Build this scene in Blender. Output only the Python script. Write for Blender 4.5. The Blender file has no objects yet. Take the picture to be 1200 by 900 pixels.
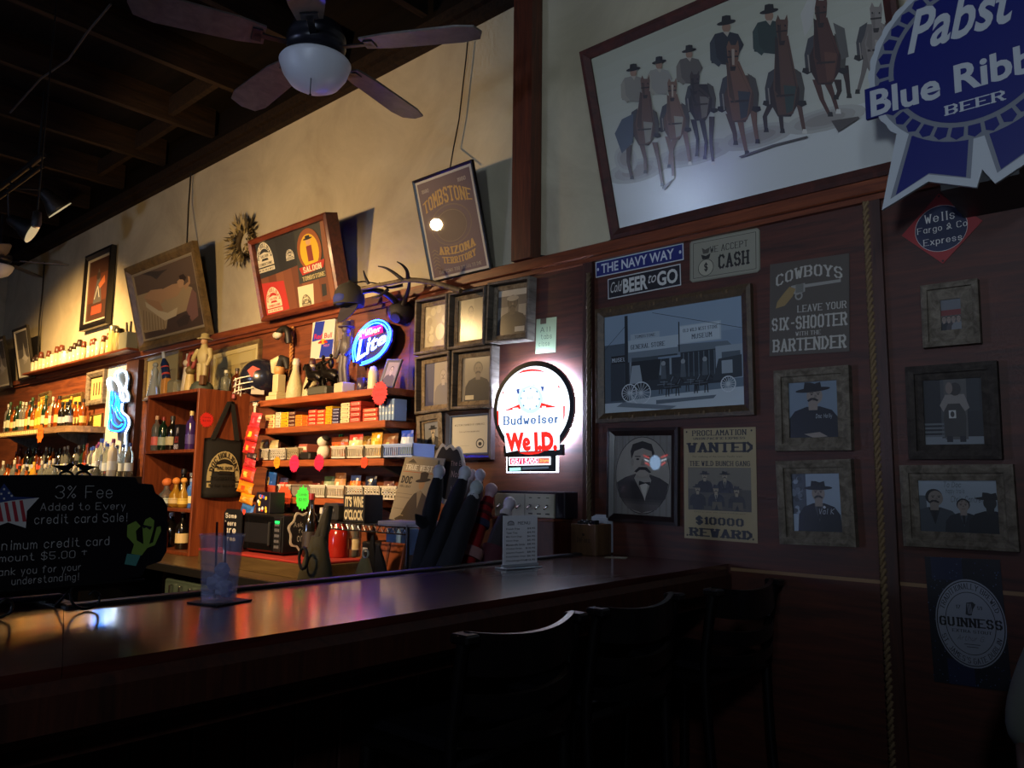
import bpy, math, random
import numpy as np
from mathutils import Matrix, Vector
random.seed(7)
SC = bpy.context.scene
COL = SC.collection
R = math.radians
# ------------------------------------------------------------------ camera
FPX, PITCH, ROLL, YAW = 910.0, 0.126174, 0.011105, 0.723957
EYE = Vector((0.0, -2.8416, 1.3704))
_a = Vector((-math.sin(YAW) * math.cos(PITCH), math.cos(YAW) * math.cos(PITCH), math.sin(PITCH)))
_r = Vector((math.cos(YAW), math.sin(YAW), 0.0))
_u = _r.cross(_a)
_c, _s = math.cos(ROLL), math.sin(ROLL)
CR, CU, CA = _c * _r + _s * _u, -_s * _r + _c * _u, _a
cam_data = bpy.data.cameras.new('camera')
cam_data.sensor_fit = 'HORIZONTAL'
cam_data.sensor_width = 36.0
cam_data.lens = FPX * 36.0 / 1200.0
cam_data.clip_start = 0.02
cam = bpy.data.objects.new('camera', cam_data)
COL.objects.link(cam)
M = Matrix((CR, CU, -CA)).transposed().to_4x4()
M.translation = EYE
cam.matrix_world = M
SC.camera = cam
# ------------------------------------------------------------------ exposure, world
SC.view_settings.view_transform = 'Standard'
SC.view_settings.look = 'None'
SC.view_settings.exposure = 0.0
SC.view_settings.gamma = 1.0
SC.view_settings.use_curve_mapping = False
SC.cycles.use_denoising = True
SC.cycles.max_bounces = 6
SC.cycles.sample_clamp_indirect = 4.0
SC.cycles.caustics_reflective = False
SC.cycles.caustics_refractive = False
W_ = bpy.data.worlds.new('dim_room'); SC.world = W_
W_.use_nodes = True
W_.node_tree.nodes['Background'].inputs[0].default_value = (0.50, 0.62, 1.0, 1)
W_.node_tree.nodes['Background'].inputs[1].default_value = 0.035


def lamp(name, kind, loc, energy, color, size=0.05, target=None, spot=None, blend=0.5):
    l = bpy.data.lights.new(name, kind)
    l.energy = energy; l.color = color
    if kind == 'AREA': l.size = size
    else: l.shadow_soft_size = size
    if spot: l.spot_size = R(spot); l.spot_blend = blend
    o = bpy.data.objects.new(name, l); COL.objects.link(o); o.location = loc
    if target is not None:
        o.rotation_euler = (Vector(target) - Vector(loc)).to_track_quat('-Z', 'Y').to_euler()
    return o


WARM = (1.0, 0.64, 0.28)
BAR_LAMP = (-4.38, -1.58, 2.57)
lamp('bar_pendant_light', 'SPOT', BAR_LAMP, 102, WARM, 0.045, (-4.70, 0.0, 2.50), 136, 0.25)
lamp('back_bar_spot_light', 'SPOT', (-7.3, -1.75, 3.5), 1300, (1.0, 0.60, 0.22), 0.05, (-8.2, -0.1, 1.6), 96, 1.0)
lamp('shelf_fill_spot', 'SPOT', (-3.1, -2.7, 2.45), 620, (1.0, 0.64, 0.30), 0.06, (-4.1, 0.0, 1.40), 66, 1.0)  # added spot without a fixture, brightens the snack shelves from the front
lamp('painting_fill_spot', 'SPOT', (0.2, -5.6, 1.9), 250, (0.70, 0.84, 1.0), 0.25, (-1.25, 0.0, 2.9), 46, 1.0)  # added cool fill aimed at the cowboy painting, no lamp stands here
lamp('room_fill', 'POINT', (0.9, -4.5, 3.1), 74, (0.66, 0.80, 1.0), 0.2)  # added ambient fill behind the camera, without a fixture


# ------------------------------------------------------------------ photo frame to place
def ray(px, py):
    return CA + CR * ((px - 600.0) / FPX) - CU * ((py - 450.0) / FPX)


def onY(px, py, d=0.0):
    q = ray(px, py); return EYE + q * ((-d - EYE.y) / q.y)


def onX(px, py, x):
    q = ray(px, py); return EYE + q * ((x - EYE.x) / q.x)


def onZ(px, py, z):
    q = ray(px, py); return EYE + q * ((z - EYE.z) / q.z)


def onM(px, py, m):                                   # point on the local z=0 plane of a frame, in its own coordinates
    n = m.col[2].to_3d(); o = m.translation; q = ray(px, py)
    p = EYE + q * ((o - EYE).dot(n) / q.dot(n))
    return m.inverted() @ p


def wallM(x, z, d=0.0, roll=0.0):                     # x right, y up, z out of the wall
    m = Matrix(((1, 0, 0, x), (0, 0, -1, -d), (0, 1, 0, z), (0, 0, 0, 1)))
    return m @ Matrix.Rotation(roll, 4, 'Z')


def sideM(x, y, z, rz=0.0, lean=0.0):                 # faces +X: local x runs along +Y, y up, z out
    m = Matrix(((0, 0, 1, x), (1, 0, 0, y), (0, 1, 0, z), (0, 0, 0, 1)))
    return m @ Matrix.Rotation(rz, 4, 'Y') @ Matrix.Rotation(lean, 4, 'X')


def standM(p, rz=0.0):
    m = Matrix.Rotation(rz, 4, 'Z'); m.translation = Vector(p); return m


def rectM(tl, tr, br, bl, d=0.0):                     # rectangle hanging flat on the wall: frame at its lower left, width, height
    a, b, c, e = onY(*tl, d), onY(*tr, d), onY(*br, d), onY(*bl, d)
    x0, x1 = (a.x + e.x) / 2, (b.x + c.x) / 2
    roll = math.atan2((c.z - e.z) + (b.z - a.z), 2 * (x1 - x0))
    w = (x1 - x0) / math.cos(roll)
    h = ((a.z - e.z) + (b.z - c.z)) / 2
    m = wallM(x0, (e.z + c.z) / 2 - math.sin(roll) * w / 2, d, roll)
    return m, w, h


def leanM(tl, tr, br, bl, db):                        # rectangle standing on the ledge and leaning out at the top
    BL, BR = onY(*bl, db), onY(*br, db)
    best = None
    for i in range(0, 240):
        dt = i * 0.0025
        TL, TR = onY(*tl, dt), onY(*tr, dt)
        e = (TL.x - BL.x) ** 2 + (TR.x - BR.x) ** 2
        if best is None or e < best[0]: best = (e, dt, TL, TR)
    _, dt, TL, TR = best
    zb = (BL.z + BR.z) / 2; zt = (TL.z + TR.z) / 2
    x0 = (BL.x + TL.x) / 2; x1 = (BR.x + TR.x) / 2
    up = Vector((0, -(dt - db), zt - zb)); h = up.length; up.normalize()
    rx = Vector((1, 0, 0)); n = rx.cross(up)
    m = Matrix((rx, up, n)).transposed().to_4x4(); m.translation = Vector((x0, -db, zb))
    return m, x1 - x0, h


# ------------------------------------------------------------------ materials
_mc = {}


def lin(h):
    if isinstance(h, str):
        h = h.lstrip('#'); c = [int(h[i:i + 2], 16) / 255 for i in (0, 2, 4)]
        return tuple(((v + 0.055) / 1.055) ** 2.4 if v > 0.04045 else v / 12.92 for v in c)
    return tuple(h)


def C(col, rough=0.55, metal=0.0, emit=0.0, coat=0.0, trans=0.0, spec=0.5, bump=0.0, alpha=1.0):
    k = (col, rough, metal, emit, coat, trans, spec, bump, alpha)
    if k in _mc: return _mc[k]
    m = bpy.data.materials.new('finish_%03d' % len(_mc)); m.use_nodes = True
    n = m.node_tree.nodes; b = n['Principled BSDF']; c = lin(col)
    b.inputs['Base Color'].default_value = (*c, 1)
    b.inputs['Roughness'].default_value = rough
    b.inputs['Metallic'].default_value = metal
    b.inputs['Specular IOR Level'].default_value = spec
    if coat: b.inputs['Coat Weight'].default_value = coat; b.inputs['Coat Roughness'].default_value = 0.02 if coat >= .8 else 0.2
    if trans: b.inputs['Transmission Weight'].default_value = trans; b.inputs['IOR'].default_value = 1.3
    if alpha < 1: b.inputs['Alpha'].default_value = alpha
    if emit: b.inputs['Emission Color'].default_value = (*c, 1); b.inputs['Emission Strength'].default_value = emit
    if bump:
        t = n.new('ShaderNodeTexNoise'); t.inputs['Scale'].default_value = 90; t.inputs['Detail'].default_value = 4
        p = n.new('ShaderNodeBump'); p.inputs['Strength'].default_value = bump; p.inputs['Distance'].default_value = 0.004
        g = n.new('ShaderNodeTexCoord')
        m.node_tree.links.new(g.outputs['Object'], t.inputs['Vector'])
        m.node_tree.links.new(t.outputs[0], p.inputs['Height'])
        m.node_tree.links.new(p.outputs[0], b.inputs['Normal'])
    _mc[k] = m
    return m


def wood(name, dark, light, rough=0.45, scale=(1, 1, 1), coat=0.0, bump=0.15, grain=6.0, spec=0.5):
    if name in _mc: return _mc[name]
    m = bpy.data.materials.new(name); m.use_nodes = True
    nt = m.node_tree; n = nt.nodes; L = nt.links; b = n['Principled BSDF']
    g = n.new('ShaderNodeTexCoord'); mp = n.new('ShaderNodeMapping'); mp.inputs['Scale'].default_value = scale
    L.new(g.outputs['Object'], mp.inputs[0])
    t = n.new('ShaderNodeTexNoise'); t.inputs['Scale'].default_value = grain; t.inputs['Detail'].default_value = 8
    t.inputs['Roughness'].default_value = 0.65; t.inputs['Distortion'].default_value = 0.8
    L.new(mp.outputs[0], t.inputs['Vector'])
    cr = n.new('ShaderNodeValToRGB')
    cr.color_ramp.elements[0].color = (*lin(dark), 1); cr.color_ramp.elements[0].position = 0.32
    cr.color_ramp.elements[1].color = (*lin(light), 1); cr.color_ramp.elements[1].position = 0.70
    L.new(t.outputs[0], cr.inputs[0]); L.new(cr.outputs[0], b.inputs['Base Color'])
    b.inputs['Roughness'].default_value = rough
    b.inputs['Specular IOR Level'].default_value = spec
    if coat: b.inputs['Coat Weight'].default_value = coat; b.inputs['Coat Roughness'].default_value = 0.12
    if bump:
        p = n.new('ShaderNodeBump'); p.inputs['Strength'].default_value = bump; p.inputs['Distance'].default_value = 0.004
        L.new(t.outputs[0], p.inputs['Height']); L.new(p.outputs[0], b.inputs['Normal'])
    _mc[name] = m
    return m


def plaster(name, c1, c2):
    if name in _mc: return _mc[name]
    m = wood(name, c1, c2, 0.85, (1, 1, 1), 0, 0.25, 1.6, 0.25)
    return m


# ------------------------------------------------------------------ mesh builder
class MB:
    def __init__(s):
        s.v = []; s.f = []; s.mi = []; s.mats = []; s.sm = []; s.M = Matrix.Identity(4)

    def slot(s, m):
        if m not in s.mats: s.mats.append(m)
        return s.mats.index(m)

    def add(s, vs, fs, m, smooth=False):
        o = len(s.v); i = s.slot(m)
        for p in vs: s.v.append(tuple(s.M @ Vector(p)))
        for f in fs:
            s.f.append(tuple(o + k for k in f)); s.mi.append(i); s.sm.append(smooth)

    def box(s, lo, hi, m, rot=None, bevel=0.0):
        (x0, y0, z0), (x1, y1, z1) = lo, hi
        if bevel > 0:
            b = min(bevel, (x1 - x0) / 2.01, (y1 - y0) / 2.01, (z1 - z0) / 2.01)
            vs = []; idx = {}
            for i, (x, sx) in enumerate(((x0, 1), (x1, -1))):
                for j, (y, sy) in enumerate(((y0, 1), (y1, -1))):
                    for k, (z, sz) in enumerate(((z0, 1), (z1, -1))):
                        for ax in range(3):
                            q = [x + sx * b, y + sy * b, z + sz * b]
                            q[ax] = (x, y, z)[ax]
                            idx[(i, j, k, ax)] = len(vs); vs.append(q)
            fs = []
            for ax in range(3):
                o1, o2 = [(1, 2), (0, 2), (0, 1)][ax]
                for e in (0, 1):
                    loop = []
                    for (p, q) in ((0, 0), (1, 0), (1, 1), (0, 1)):
                        t = [0, 0, 0]; t[ax] = e; t[o1] = p; t[o2] = q
                        loop.append(idx[(*t, ax)])
                    fs.append(loop)
            for ax in range(3):
                o1, o2 = [(1, 2), (0, 2), (0, 1)][ax]
                for p in (0, 1):
                    for q in (0, 1):
                        a = [0, 0, 0]; a[o1] = p; a[o2] = q; c = list(a); c[ax] = 1
                        fs.append([idx[(*a, o1)], idx[(*c, o1)], idx[(*c, o2)], idx[(*a, o2)]])
            for i in (0, 1):
                for j in (0, 1):
                    for k in (0, 1): fs.append([idx[(i, j, k, 0)], idx[(i, j, k, 1)], idx[(i, j, k, 2)]])
        else:
            vs = [(x, y, z) for x in (x0, x1) for y in (y0, y1) for z in (z0, z1)]
            fs = [(0, 1, 3, 2), (4, 6, 7, 5), (0, 4, 5, 1), (2, 3, 7, 6), (0, 2, 6, 4), (1, 5, 7, 3)]
        if rot is not None: vs = [rot @ Vector(p) for p in vs]
        s.add(vs, fs, m)

    def prism(s, pts, z0, z1, m, smooth=False):        # outline in local xy, extruded along z
        n = len(pts)
        vs = [(x, y, z0) for x, y in pts] + [(x, y, z1) for x, y in pts]
        fs = [tuple(range(n))[::-1], tuple(range(n, 2 * n))] + [(i, (i + 1) % n, n + (i + 1) % n, n + i) for i in range(n)]
        s.add(vs, fs, m, smooth)

    def face(s, pts, m): s.add(pts, [tuple(range(len(pts)))], m)

    def cyl(s, p0, p1, r0, r1=None, m=None, n=12, caps=True):
        r1 = r0 if r1 is None else r1
        s.tube([p0, p1], [r0, r1], m, n, caps)

    def tube(s, pts, r, m, n=8, caps=True, closed=False):
        pts = [Vector(p) for p in pts]; k = len(pts)
        rs = r if isinstance(r, (list, tuple)) else [r] * k
        vs = []; ref = None
        for i, p in enumerate(pts):
            a = pts[(i - 1) % k] if (closed or i > 0) else p; b = pts[(i + 1) % k] if (closed or i < k - 1) else p
            t = (b - a)
            t = t.normalized() if t.length > 1e-9 else Vector((0, 0, 1))
            if ref is None: ref = Vector((0, 0, 1)) if abs(t.z) < 0.9 else Vector((1, 0, 0))
            e1 = t.cross(ref)
            if e1.length < 1e-6: e1 = t.cross(Vector((0, 1, 0)))
            e1.normalize(); e2 = t.cross(e1).normalized(); ref = -t.cross(e1).cross(t) if False else ref
            for j in range(n):
                w = 2 * math.pi * j / n
                vs.append(p + (e1 * math.cos(w) + e2 * math.sin(w)) * rs[i])
        fs = []
        for i in range(k if closed else k - 1):
            for j in range(n):
                a = i * n + j; b = i * n + (j + 1) % n; o = ((i + 1) % k) * n
                fs.append((a, b, o + (j + 1) % n, o + j))
        s.add(vs, fs, m, True)
        if caps and not closed:
            s.add(vs[:n], [tuple(range(n))[::-1]], m); s.add(vs[-n:], [tuple(range(n))], m)

    def lathe(s, prof, m, n=20, c=(0, 0, 0), sx=1.0, sy=1.0, ms=None):   # profile (radius, z); ms = material per segment
        vs = []
        for r, z in prof:
            for j in range(n):
                w = 2 * math.pi * j / n
                vs.append((c[0] + r * sx * math.cos(w), c[1] + r * sy * math.sin(w), c[2] + z))
        for i in range(len(prof) - 1):
            fs = [(i * n + j, i * n + (j + 1) % n, (i + 1) * n + (j + 1) % n, (i + 1) * n + j) for j in range(n)]
            if ms is None:
                if i == 0: allf = []
                allf += fs
            else: s.add(vs[i * n:(i + 2) * n], [tuple(q - i * n for q in f) for f in fs], ms[i], True)
        if ms is None: s.add(vs, allf, m, True)
        k = len(prof)
        if prof[0][0] > 1e-5: s.add(vs[:n], [tuple(range(n))[::-1]], m if ms is None else ms[0])
        if prof[-1][0] > 1e-5: s.add(vs[-n:], [tuple(range(n))], m if ms is None else ms[-1])

    def ball(s, c, r, m, n=16, k=10, sc=(1, 1, 1)):
        prof = [(max(r * math.sin(math.pi * i / k), 1e-6), -r * math.cos(math.pi * i / k)) for i in range(k + 1)]
        vs = []
        for q, z in prof:
            for j in range(n):
                w = 2 * math.pi * j / n
                vs.append((c[0] + q * math.cos(w) * sc[0], c[1] + q * math.sin(w) * sc[1], c[2] + z * sc[2]))
        fs = [(i * n + j, i * n + (j + 1) % n, (i + 1) * n + (j + 1) % n, (i + 1) * n + j) for i in range(k) for j in range(n)]
        s.add(vs, fs, m, True)

    def build(s, name, parent=None, kind=None, label=None):
        me = bpy.data.meshes.new(name)
        me.from_pydata(s.v, [], s.f)
        for m in s.mats: me.materials.append(m)
        me.polygons.foreach_set('material_index', s.mi)
        me.polygons.foreach_set('use_smooth', s.sm)
        me.update()
        o = bpy.data.objects.new(name, me); COL.objects.link(o)
        if parent is not None: o.parent = parent
        if kind: o['kind'] = kind
        if label: o['label'] = label
        return o


def T(name, label, cat, m=None, group=None):          # a thing: an empty that carries its parts
    o = bpy.data.objects.new(name, None); COL.objects.link(o)
    o.empty_display_size = 0.05
    if m is not None: o.matrix_world = m
    o['label'] = label; o['category'] = cat
    if group: o['group'] = group
    return o


def solo(mb, name, label, cat, m=None, group=None):   # a thing that is one mesh
    o = mb.build(name); o['label'] = label; o['category'] = cat
    if m is not None: o.matrix_world = m
    if group: o['group'] = group
    return o


def dup(root, m, label=None, group=None):
    r = root.copy(); COL.objects.link(r); r.matrix_world = m
    if label: r['label'] = label
    if group: r['group'] = group
    for ch in root.children:
        c = ch.copy(); COL.objects.link(c); c.parent = r; c.matrix_parent_inverse = ch.matrix_parent_inverse
        for g in ch.children:
            d = g.copy(); COL.objects.link(d); d.parent = c
    return r


# ------------------------------------------------------------------ lettering
GL = {
 'A': '022842;1434', 'B': '02083847463505;3544433202', 'C': '4738180703123243', 'D': '02082846442202', 'E': '48080242;0535', 'F': '480802;0535',
 'G': '47381807031232434525', 'H': '0802;4842;0545', 'I': '1812', 'J': '3833221203', 'K': '0802;480542', 'L': '080242', 'M': '0208254842',
 'N': '02084248', 'O': '180703123243473818', 'P': '02083847463505', 'Q': '180703123243473818;2442', 'R': '02083847463505;2542',
 'S': '473818070615354443321203', 'T': '0848;2822', 'U': '080312324348', 'V': '082248', 'W': '0812263248', 'X': '0248;0842', 'Y': '082548;2522', 'Z': '08480242',
 '0': '180703123243473818', '1': '071812', '2': '07183847460242', '3': '07183847463544433212 03;2535'.replace(' ', ''), '4': '32380444', '5': '480805354443321203',
 '6': '4738180703123243443505', '7': '084812', '8': '1506071838474635150403123243443515', '9': '45150607183847433212',
 '%': '0248;0718271607;3443322334', '$': '473818070615354443321203;2921', '!': '1814;1312', '.': '1312', ',': '1312', '-': '1535', "'": '1817', '&': '420617283635030212 34'.replace(' ', ''), '*': '2824;0727;4717',
 'a': '352616050312 2233;3632'.replace(' ', ''), 'b': '0802;0516263533221203', 'c': '3526160503122233', 'd': '3832;3526160503122233', 'e': '043435261605031222 33'.replace(' ', ''),
 'f': '37281712;0626', 'g': '363120 1001;3526160503122233'.replace(' ', ''), 'h': '0802;0516263532', 'i': '1612;1817', 'j': '1611;1817', 'k': '0802;360432', 'l': '1812',
 'm': '0602;05162522;25364542', 'n': '0602;0516263532', 'o': '160503122233352616', 'p': '0600;0516263533221203', 'q': '3630;3526160503122233', 'r': '0602;041626',
 's': '35261605142433221203', 't': '18132232;0626', 'u': '0603122233;3632', 'v': '062246', 'w': '0612243246', 'x': '0236;0632', 'y': '0613;3610', 'z': '06360232',
}


def stroke_text(txt, t=0.5, slab=False):              # list of quads (each 4 points), unit grid
    out = []; x = 0.0
    for ch in txt:
        if ch == ' ': x += 3.2; continue
        g = GL.get(ch) or GL.get(ch.upper())
        if not g: x += 3; continue
        mx = 0
        for pl in g.split(';'):
            ps = [(int(pl[i]), int(pl[i + 1])) for i in range(0, len(pl) - 1, 2)]
            mx = max(mx, max(p[0] for p in ps))
            for (ax, ay), (bx, by) in zip(ps, ps[1:]):
                dx, dy = bx - ax, by - ay; l = math.hypot(dx, dy) or 1; dx /= l; dy /= l
                e = t * 0.38; wd = t / 2
                if slab: wd = t / 2 * (0.55 + 0.6 * abs(dy))
                nx, ny = -dy * wd, dx * wd
                a = (x + ax - dx * e, ay - dy * e); b = (x + bx + dx * e, by + dy * e)
                out.append([(a[0] - nx, a[1] - ny), (b[0] - nx, b[1] - ny), (b[0] + nx, b[1] + ny), (a[0] + nx, a[1] + ny)])
            if slab:
                for i, p in enumerate(ps):
                    end = i in (0, len(ps) - 1)
                    if p[1] in (2, 8) and (end or p[0] == 0) and ch not in 'OCSGUJQ0235689$':
                        hw, hh = t * 0.95, t * 0.28
                        out.append([(x + p[0] - hw, p[1] - hh), (x + p[0] + hw, p[1] - hh), (x + p[0] + hw, p[1] + hh), (x + p[0] - hw, p[1] + hh)])
        x += mx + 1.4 + t * 0.9
    return out


_fc = {}


def font_text(txt, bold=0.0, shear=0.0):
    k = (txt, bold, shear)
    if k in _fc: return _fc[k]
    cu = bpy.data.curves.new('lettering', 'FONT'); cu.body = txt; cu.offset = bold; cu.shear = shear; cu.resolution_u = 3
    o = bpy.data.objects.new('lettering', cu); COL.objects.link(o)
    dg = bpy.context.evaluated_depsgraph_get(); dg.update()
    me = bpy.data.meshes.new_from_object(o.evaluated_get(dg))
    vs = [(v.co.x, v.co.y) for v in me.vertices]; fs = [tuple(p.vertices) for p in me.polygons]
    bpy.data.objects.remove(o); bpy.data.curves.remove(cu); bpy.data.meshes.remove(me)
    _fc[k] = (vs, fs)
    return _fc[k]


class Art(MB):
    """flat printed matter in a w x h rectangle (unit coordinates 0..1) on the frame m"""
    def __init__(s, m, w, h, z=0.0, coat=0.0, rough=0.6, emit=0.0):
        super().__init__(); s.m = m; s.w = w; s.h = h; s.z = z; s.coat = coat; s.rough = rough; s.emit = emit; s.step = 0.00004

    def mat(s, c): return C(c, s.rough, 0, s.emit, s.coat) if not isinstance(c, bpy.types.Material) else c

    def raw(s, vs, fs, c):
        s.z += s.step
        s.add([(x, y, s.z) for x, y in vs], fs, s.mat(c))

    def poly(s, pts, c): s.raw([(x * s.w, y * s.h) for x, y in pts], [tuple(range(len(pts)))], c)

    def bg(s, c): s.poly([(0, 0), (1, 0), (1, 1), (0, 1)], c)

    def rect(s, x0, y0, x1, y1, c): s.poly([(x0, y0), (x1, y0), (x1, y1), (x0, y1)], c)

    def ell(s, cx, cy, rx, ry, c, n=24, rot=0.0, a0=0, a1=360):
        pts = []
        for i in range(n + (a1 - a0 < 360)):
            w = R(a0 + (a1 - a0) * i / n); x = rx * math.cos(w) * s.w; y = ry * math.sin(w) * s.h
            pts.append((cx + (x * math.cos(rot) - y * math.sin(rot)) / s.w, cy + (x * math.sin(rot) + y * math.cos(rot)) / s.h))
        s.poly(pts, c)

    def ring(s, cx, cy, rx, ry, t, c, n=40, a0=0, a1=360):
        vs = []; fs = []; k = n + 1
        for i in range(k):
            w = R(a0 + (a1 - a0) * i / n); cw, sw = math.cos(w), math.sin(w)
            vs += [((cx + rx * cw) * s.w, (cy + ry * sw) * s.h), ((cx + (rx - t / s.w) * cw) * s.w, (cy + (ry - t / s.h) * sw) * s.h)]
        for i in range(n): fs.append((2 * i, 2 * i + 1, 2 * i + 3, 2 * i + 2))
        s.raw(vs, fs, c)

    def line(s, pts, t, c):
        for a, b in zip(pts, pts[1:]):
            ax, ay, bx, by = a[0] * s.w, a[1] * s.h, b[0] * s.w, b[1] * s.h
            l = math.hypot(bx - ax, by - ay) or 1e-6; nx, ny = -(by - ay) / l * t / 2, (bx - ax) / l * t / 2
            s.raw([(ax - nx, ay - ny), (bx - nx, by - ny), (bx + nx, by + ny), (ax + nx, ay + ny)], [(0, 1, 2, 3)], c)

    def px(s, pts, c):                                 # outline given where it shows in the photograph, carried onto this plane
        q = [onM(x, y, s.m) for x, y in pts]
        s.raw([(p.x, p.y) for p in q], [tuple(range(len(q)))], c)

    def U(s, x, y):
        p = onM(x, y, s.m); return p.x / s.w, p.y / s.h

    def text(s, txt, x0, y0, x1, y1, c, style='sans', bold=0.0, shear=0.0, arc=None, t=0.9, warp=None):
        if style == 'sans': vs, fs = font_text(txt, bold, shear)
        else:
            qs = stroke_text(txt, t, style == 'slab'); vs = [p for q in qs for p in q]; fs = [tuple(range(4 * i, 4 * i + 4)) for i in range(len(qs))]
            if shear: vs = [(x + shear * y, y) for x, y in vs]
        if not vs: return
        xs = [p[0] for p in vs]; ys = [p[1] for p in vs]
        a, b, d, e = min(xs), max(xs), min(ys), max(ys)
        out = []
        for x, y in vs:
            u = (x - a) / ((b - a) or 1); v = (y - d) / ((e - d) or 1)
            if arc:                                    # (cx, cy, r, ang0, ang1, height) in metres / degrees, angle from left to right
                cx, cy, r, A0, A1, hh = arc
                w = R(A0 + (A1 - A0) * u); rr = r + hh * (v if A0 > A1 else 1 - v)
                out.append((cx + rr * math.cos(w), cy + rr * math.sin(w)))
            elif warp: out.append(tuple(q * k for q, k in zip(warp(u, v), (s.w, s.h))))
            else: out.append(((x0 + (x1 - x0) * u) * s.w, (y0 + (y1 - y0) * v) * s.h))
        if style == 'sans': s.raw(out, fs, c); return
        s.z += s.step                                  # every stroke a hair above the one before, so crossings do not coincide
        s.add([(x, y, s.z + (i // 4) * 2e-6) for i, (x, y) in enumerate(out)], fs, s.mat(c)); s.z += len(fs) * 2e-6
# ------------------------------------------------------------------ the room
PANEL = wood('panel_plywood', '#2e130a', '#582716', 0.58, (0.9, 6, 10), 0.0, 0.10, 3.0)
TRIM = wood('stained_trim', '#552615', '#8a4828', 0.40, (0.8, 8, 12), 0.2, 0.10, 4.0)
POST = wood('timber_post', '#3c1c12', '#6a3420', 0.5, (12, 12, 0.9), 0.1, 0.15, 4.0)
BATTEN = wood('dark_batten', '#2a130c', '#4d281a', 0.5, (12, 12, 0.8), 0.1, 0.12, 4.0)
PLAST = plaster('cream_plaster', '#a99d84', '#c4b99c')
JOIST = wood('old_joist', '#120b07', '#2e2014', 0.8, (9, 0.7, 9), 0, 0.2, 4.0, 0.2)
DECK = wood('ceiling_deck', '#0b0806', '#16100c', 0.9, (0.6, 6, 6), 0, 0.1, 3.0, 0.1)
BARW = wood('lacquered_bar_wood', '#30120e', '#55231a', 0.3, (9, 0.8, 9), 1.0, 0.05, 3.5, 0.6)
BARF = wood('bar_front_boards', '#2a130c', '#4a2416', 0.5, (10, 10, 0.7), 0.0, 0.1, 3.5)
CAB = wood('cabinet_wood', '#5a2814', '#8a4524', 0.45, (10, 10, 0.8), 0.15, 0.08, 3.0)
SHELFW = wood('shelf_edge_wood', '#7a3a1c', '#a95a2e', 0.45, (0.9, 9, 9), 0.1, 0.08, 4.0)
GREYW = wood('weathered_wood', '#4a4238', '#83786a', 0.8, (6, 6, 1.2), 0, 0.25, 5.0, 0.2)
BLACK = C('#0c0c0e', 0.5); IRON = C('#0b0b0d', 0.42, 0.3); CHROME = C('#c8c8cc', 0.22, 1.0)
WHITE = C('#d8d6d0', 0.5)
LEFT, RIGHT, CEIL = -10.8, 3.4, 4.02


def struct(mb, name, parent=None): return mb.build(name, parent, 'structure')


m = MB(); m.box((LEFT, 0.02, 2.30), (RIGHT, 0.16, 4.3), PLAST); wall_back = struct(m, 'wall_back')
PANEL_LIT = wood('panel_plywood_lit', '#4c2313', '#824524', 0.55, (0.9, 6, 10), 0.0, 0.10, 3.0)  # lighter copy of the plywood, with the warm lamplight put into its colour
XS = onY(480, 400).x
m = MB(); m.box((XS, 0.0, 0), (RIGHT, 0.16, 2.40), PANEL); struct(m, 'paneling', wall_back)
m = MB(); m.box((LEFT, 0.0, 0), (XS - .001, 0.16, 2.40), PANEL_LIT); struct(m, 'paneling', wall_back)
m = MB(); m.box((LEFT - 0.14, -6.5, 2.30), (LEFT - 0.01, 0.16, 4.3), PLAST); m.box((LEFT - 0.14, -6.5, 0), (LEFT, 0.16, 2.30), PANEL); struct(m, 'wall_left')
FLOORM = wood('floor_boards', '#150d09', '#2c1c13', 0.55, (0.8, 8, 8), 0, 0.1, 3.0)
m = MB(); m.box((LEFT - 0.14, -6.5, -0.1), (RIGHT, 0.16, 0), FLOORM); struct(m, 'floor')
m = MB(); m.box((LEFT - 0.14, -6.5, 4.24), (RIGHT, 0.16, 4.36), DECK); ceiling = struct(m, 'ceiling')
xs = [-10.55, -9.73, -8.91, -8.09, -7.27, -6.44, -5.60, -4.80, -3.97, -3.15, -2.33, -1.5, -0.68, 0.14]
for x in xs:
    m = MB(); m.box((x - 0.024, -6.4, CEIL), (x + 0.024, -0.07, 4.24), JOIST); struct(m, 'joist', ceiling)
for x, y in ((-5.2, -0.42), (-6.02, -0.32), (-6.85, -0.30)):
    m = MB(); m.box((x - 0.372, y - 0.02, 4.06), (x + 0.372, y + 0.02, 4.20), JOIST); struct(m, 'blocking', ceiling)
m = MB(); m.box((LEFT, -0.06, 3.93), (RIGHT, 0.0, 3.995), JOIST); m.box((LEFT, -0.02, 3.995), (RIGHT, 0.019, 4.24), DECK); m.box((LEFT, -0.03, 3.87), (RIGHT, 0.019, 3.94), JOIST); struct(m, 'trim_crown')
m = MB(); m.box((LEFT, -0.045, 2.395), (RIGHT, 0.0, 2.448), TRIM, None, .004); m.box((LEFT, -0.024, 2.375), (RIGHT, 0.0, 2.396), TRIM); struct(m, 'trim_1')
m = MB(); m.box((-2.47, -0.065, 2.45), (-2.347, 0.015, 3.93), POST); struct(m, 'trim_post')
m = MB(); m.box((onY(686, 400).x, -0.022, 0), (onY(697, 400).x, 0.001, 2.375), BATTEN); struct(m, 'trim_2')
m = MB(); m.box((onY(1024, 400).x, -0.022, 0), (onY(1041, 400).x, 0.001, 2.375), BATTEN); struct(m, 'trim_3')
m = MB(); m.box((onY(151, 490).x, -0.05, 0.85), (onY(165, 490).x, 0.001, 2.375), BATTEN); struct(m, 'trim_4')
z_ = onY(1090, 687).z
m = MB(); m.box((-1.38, -0.004, z_ - 0.006), (0.6, 0.001, z_ + 0.006), C('#8a6a48', 0.6)); struct(m, 'trim_5')
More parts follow.
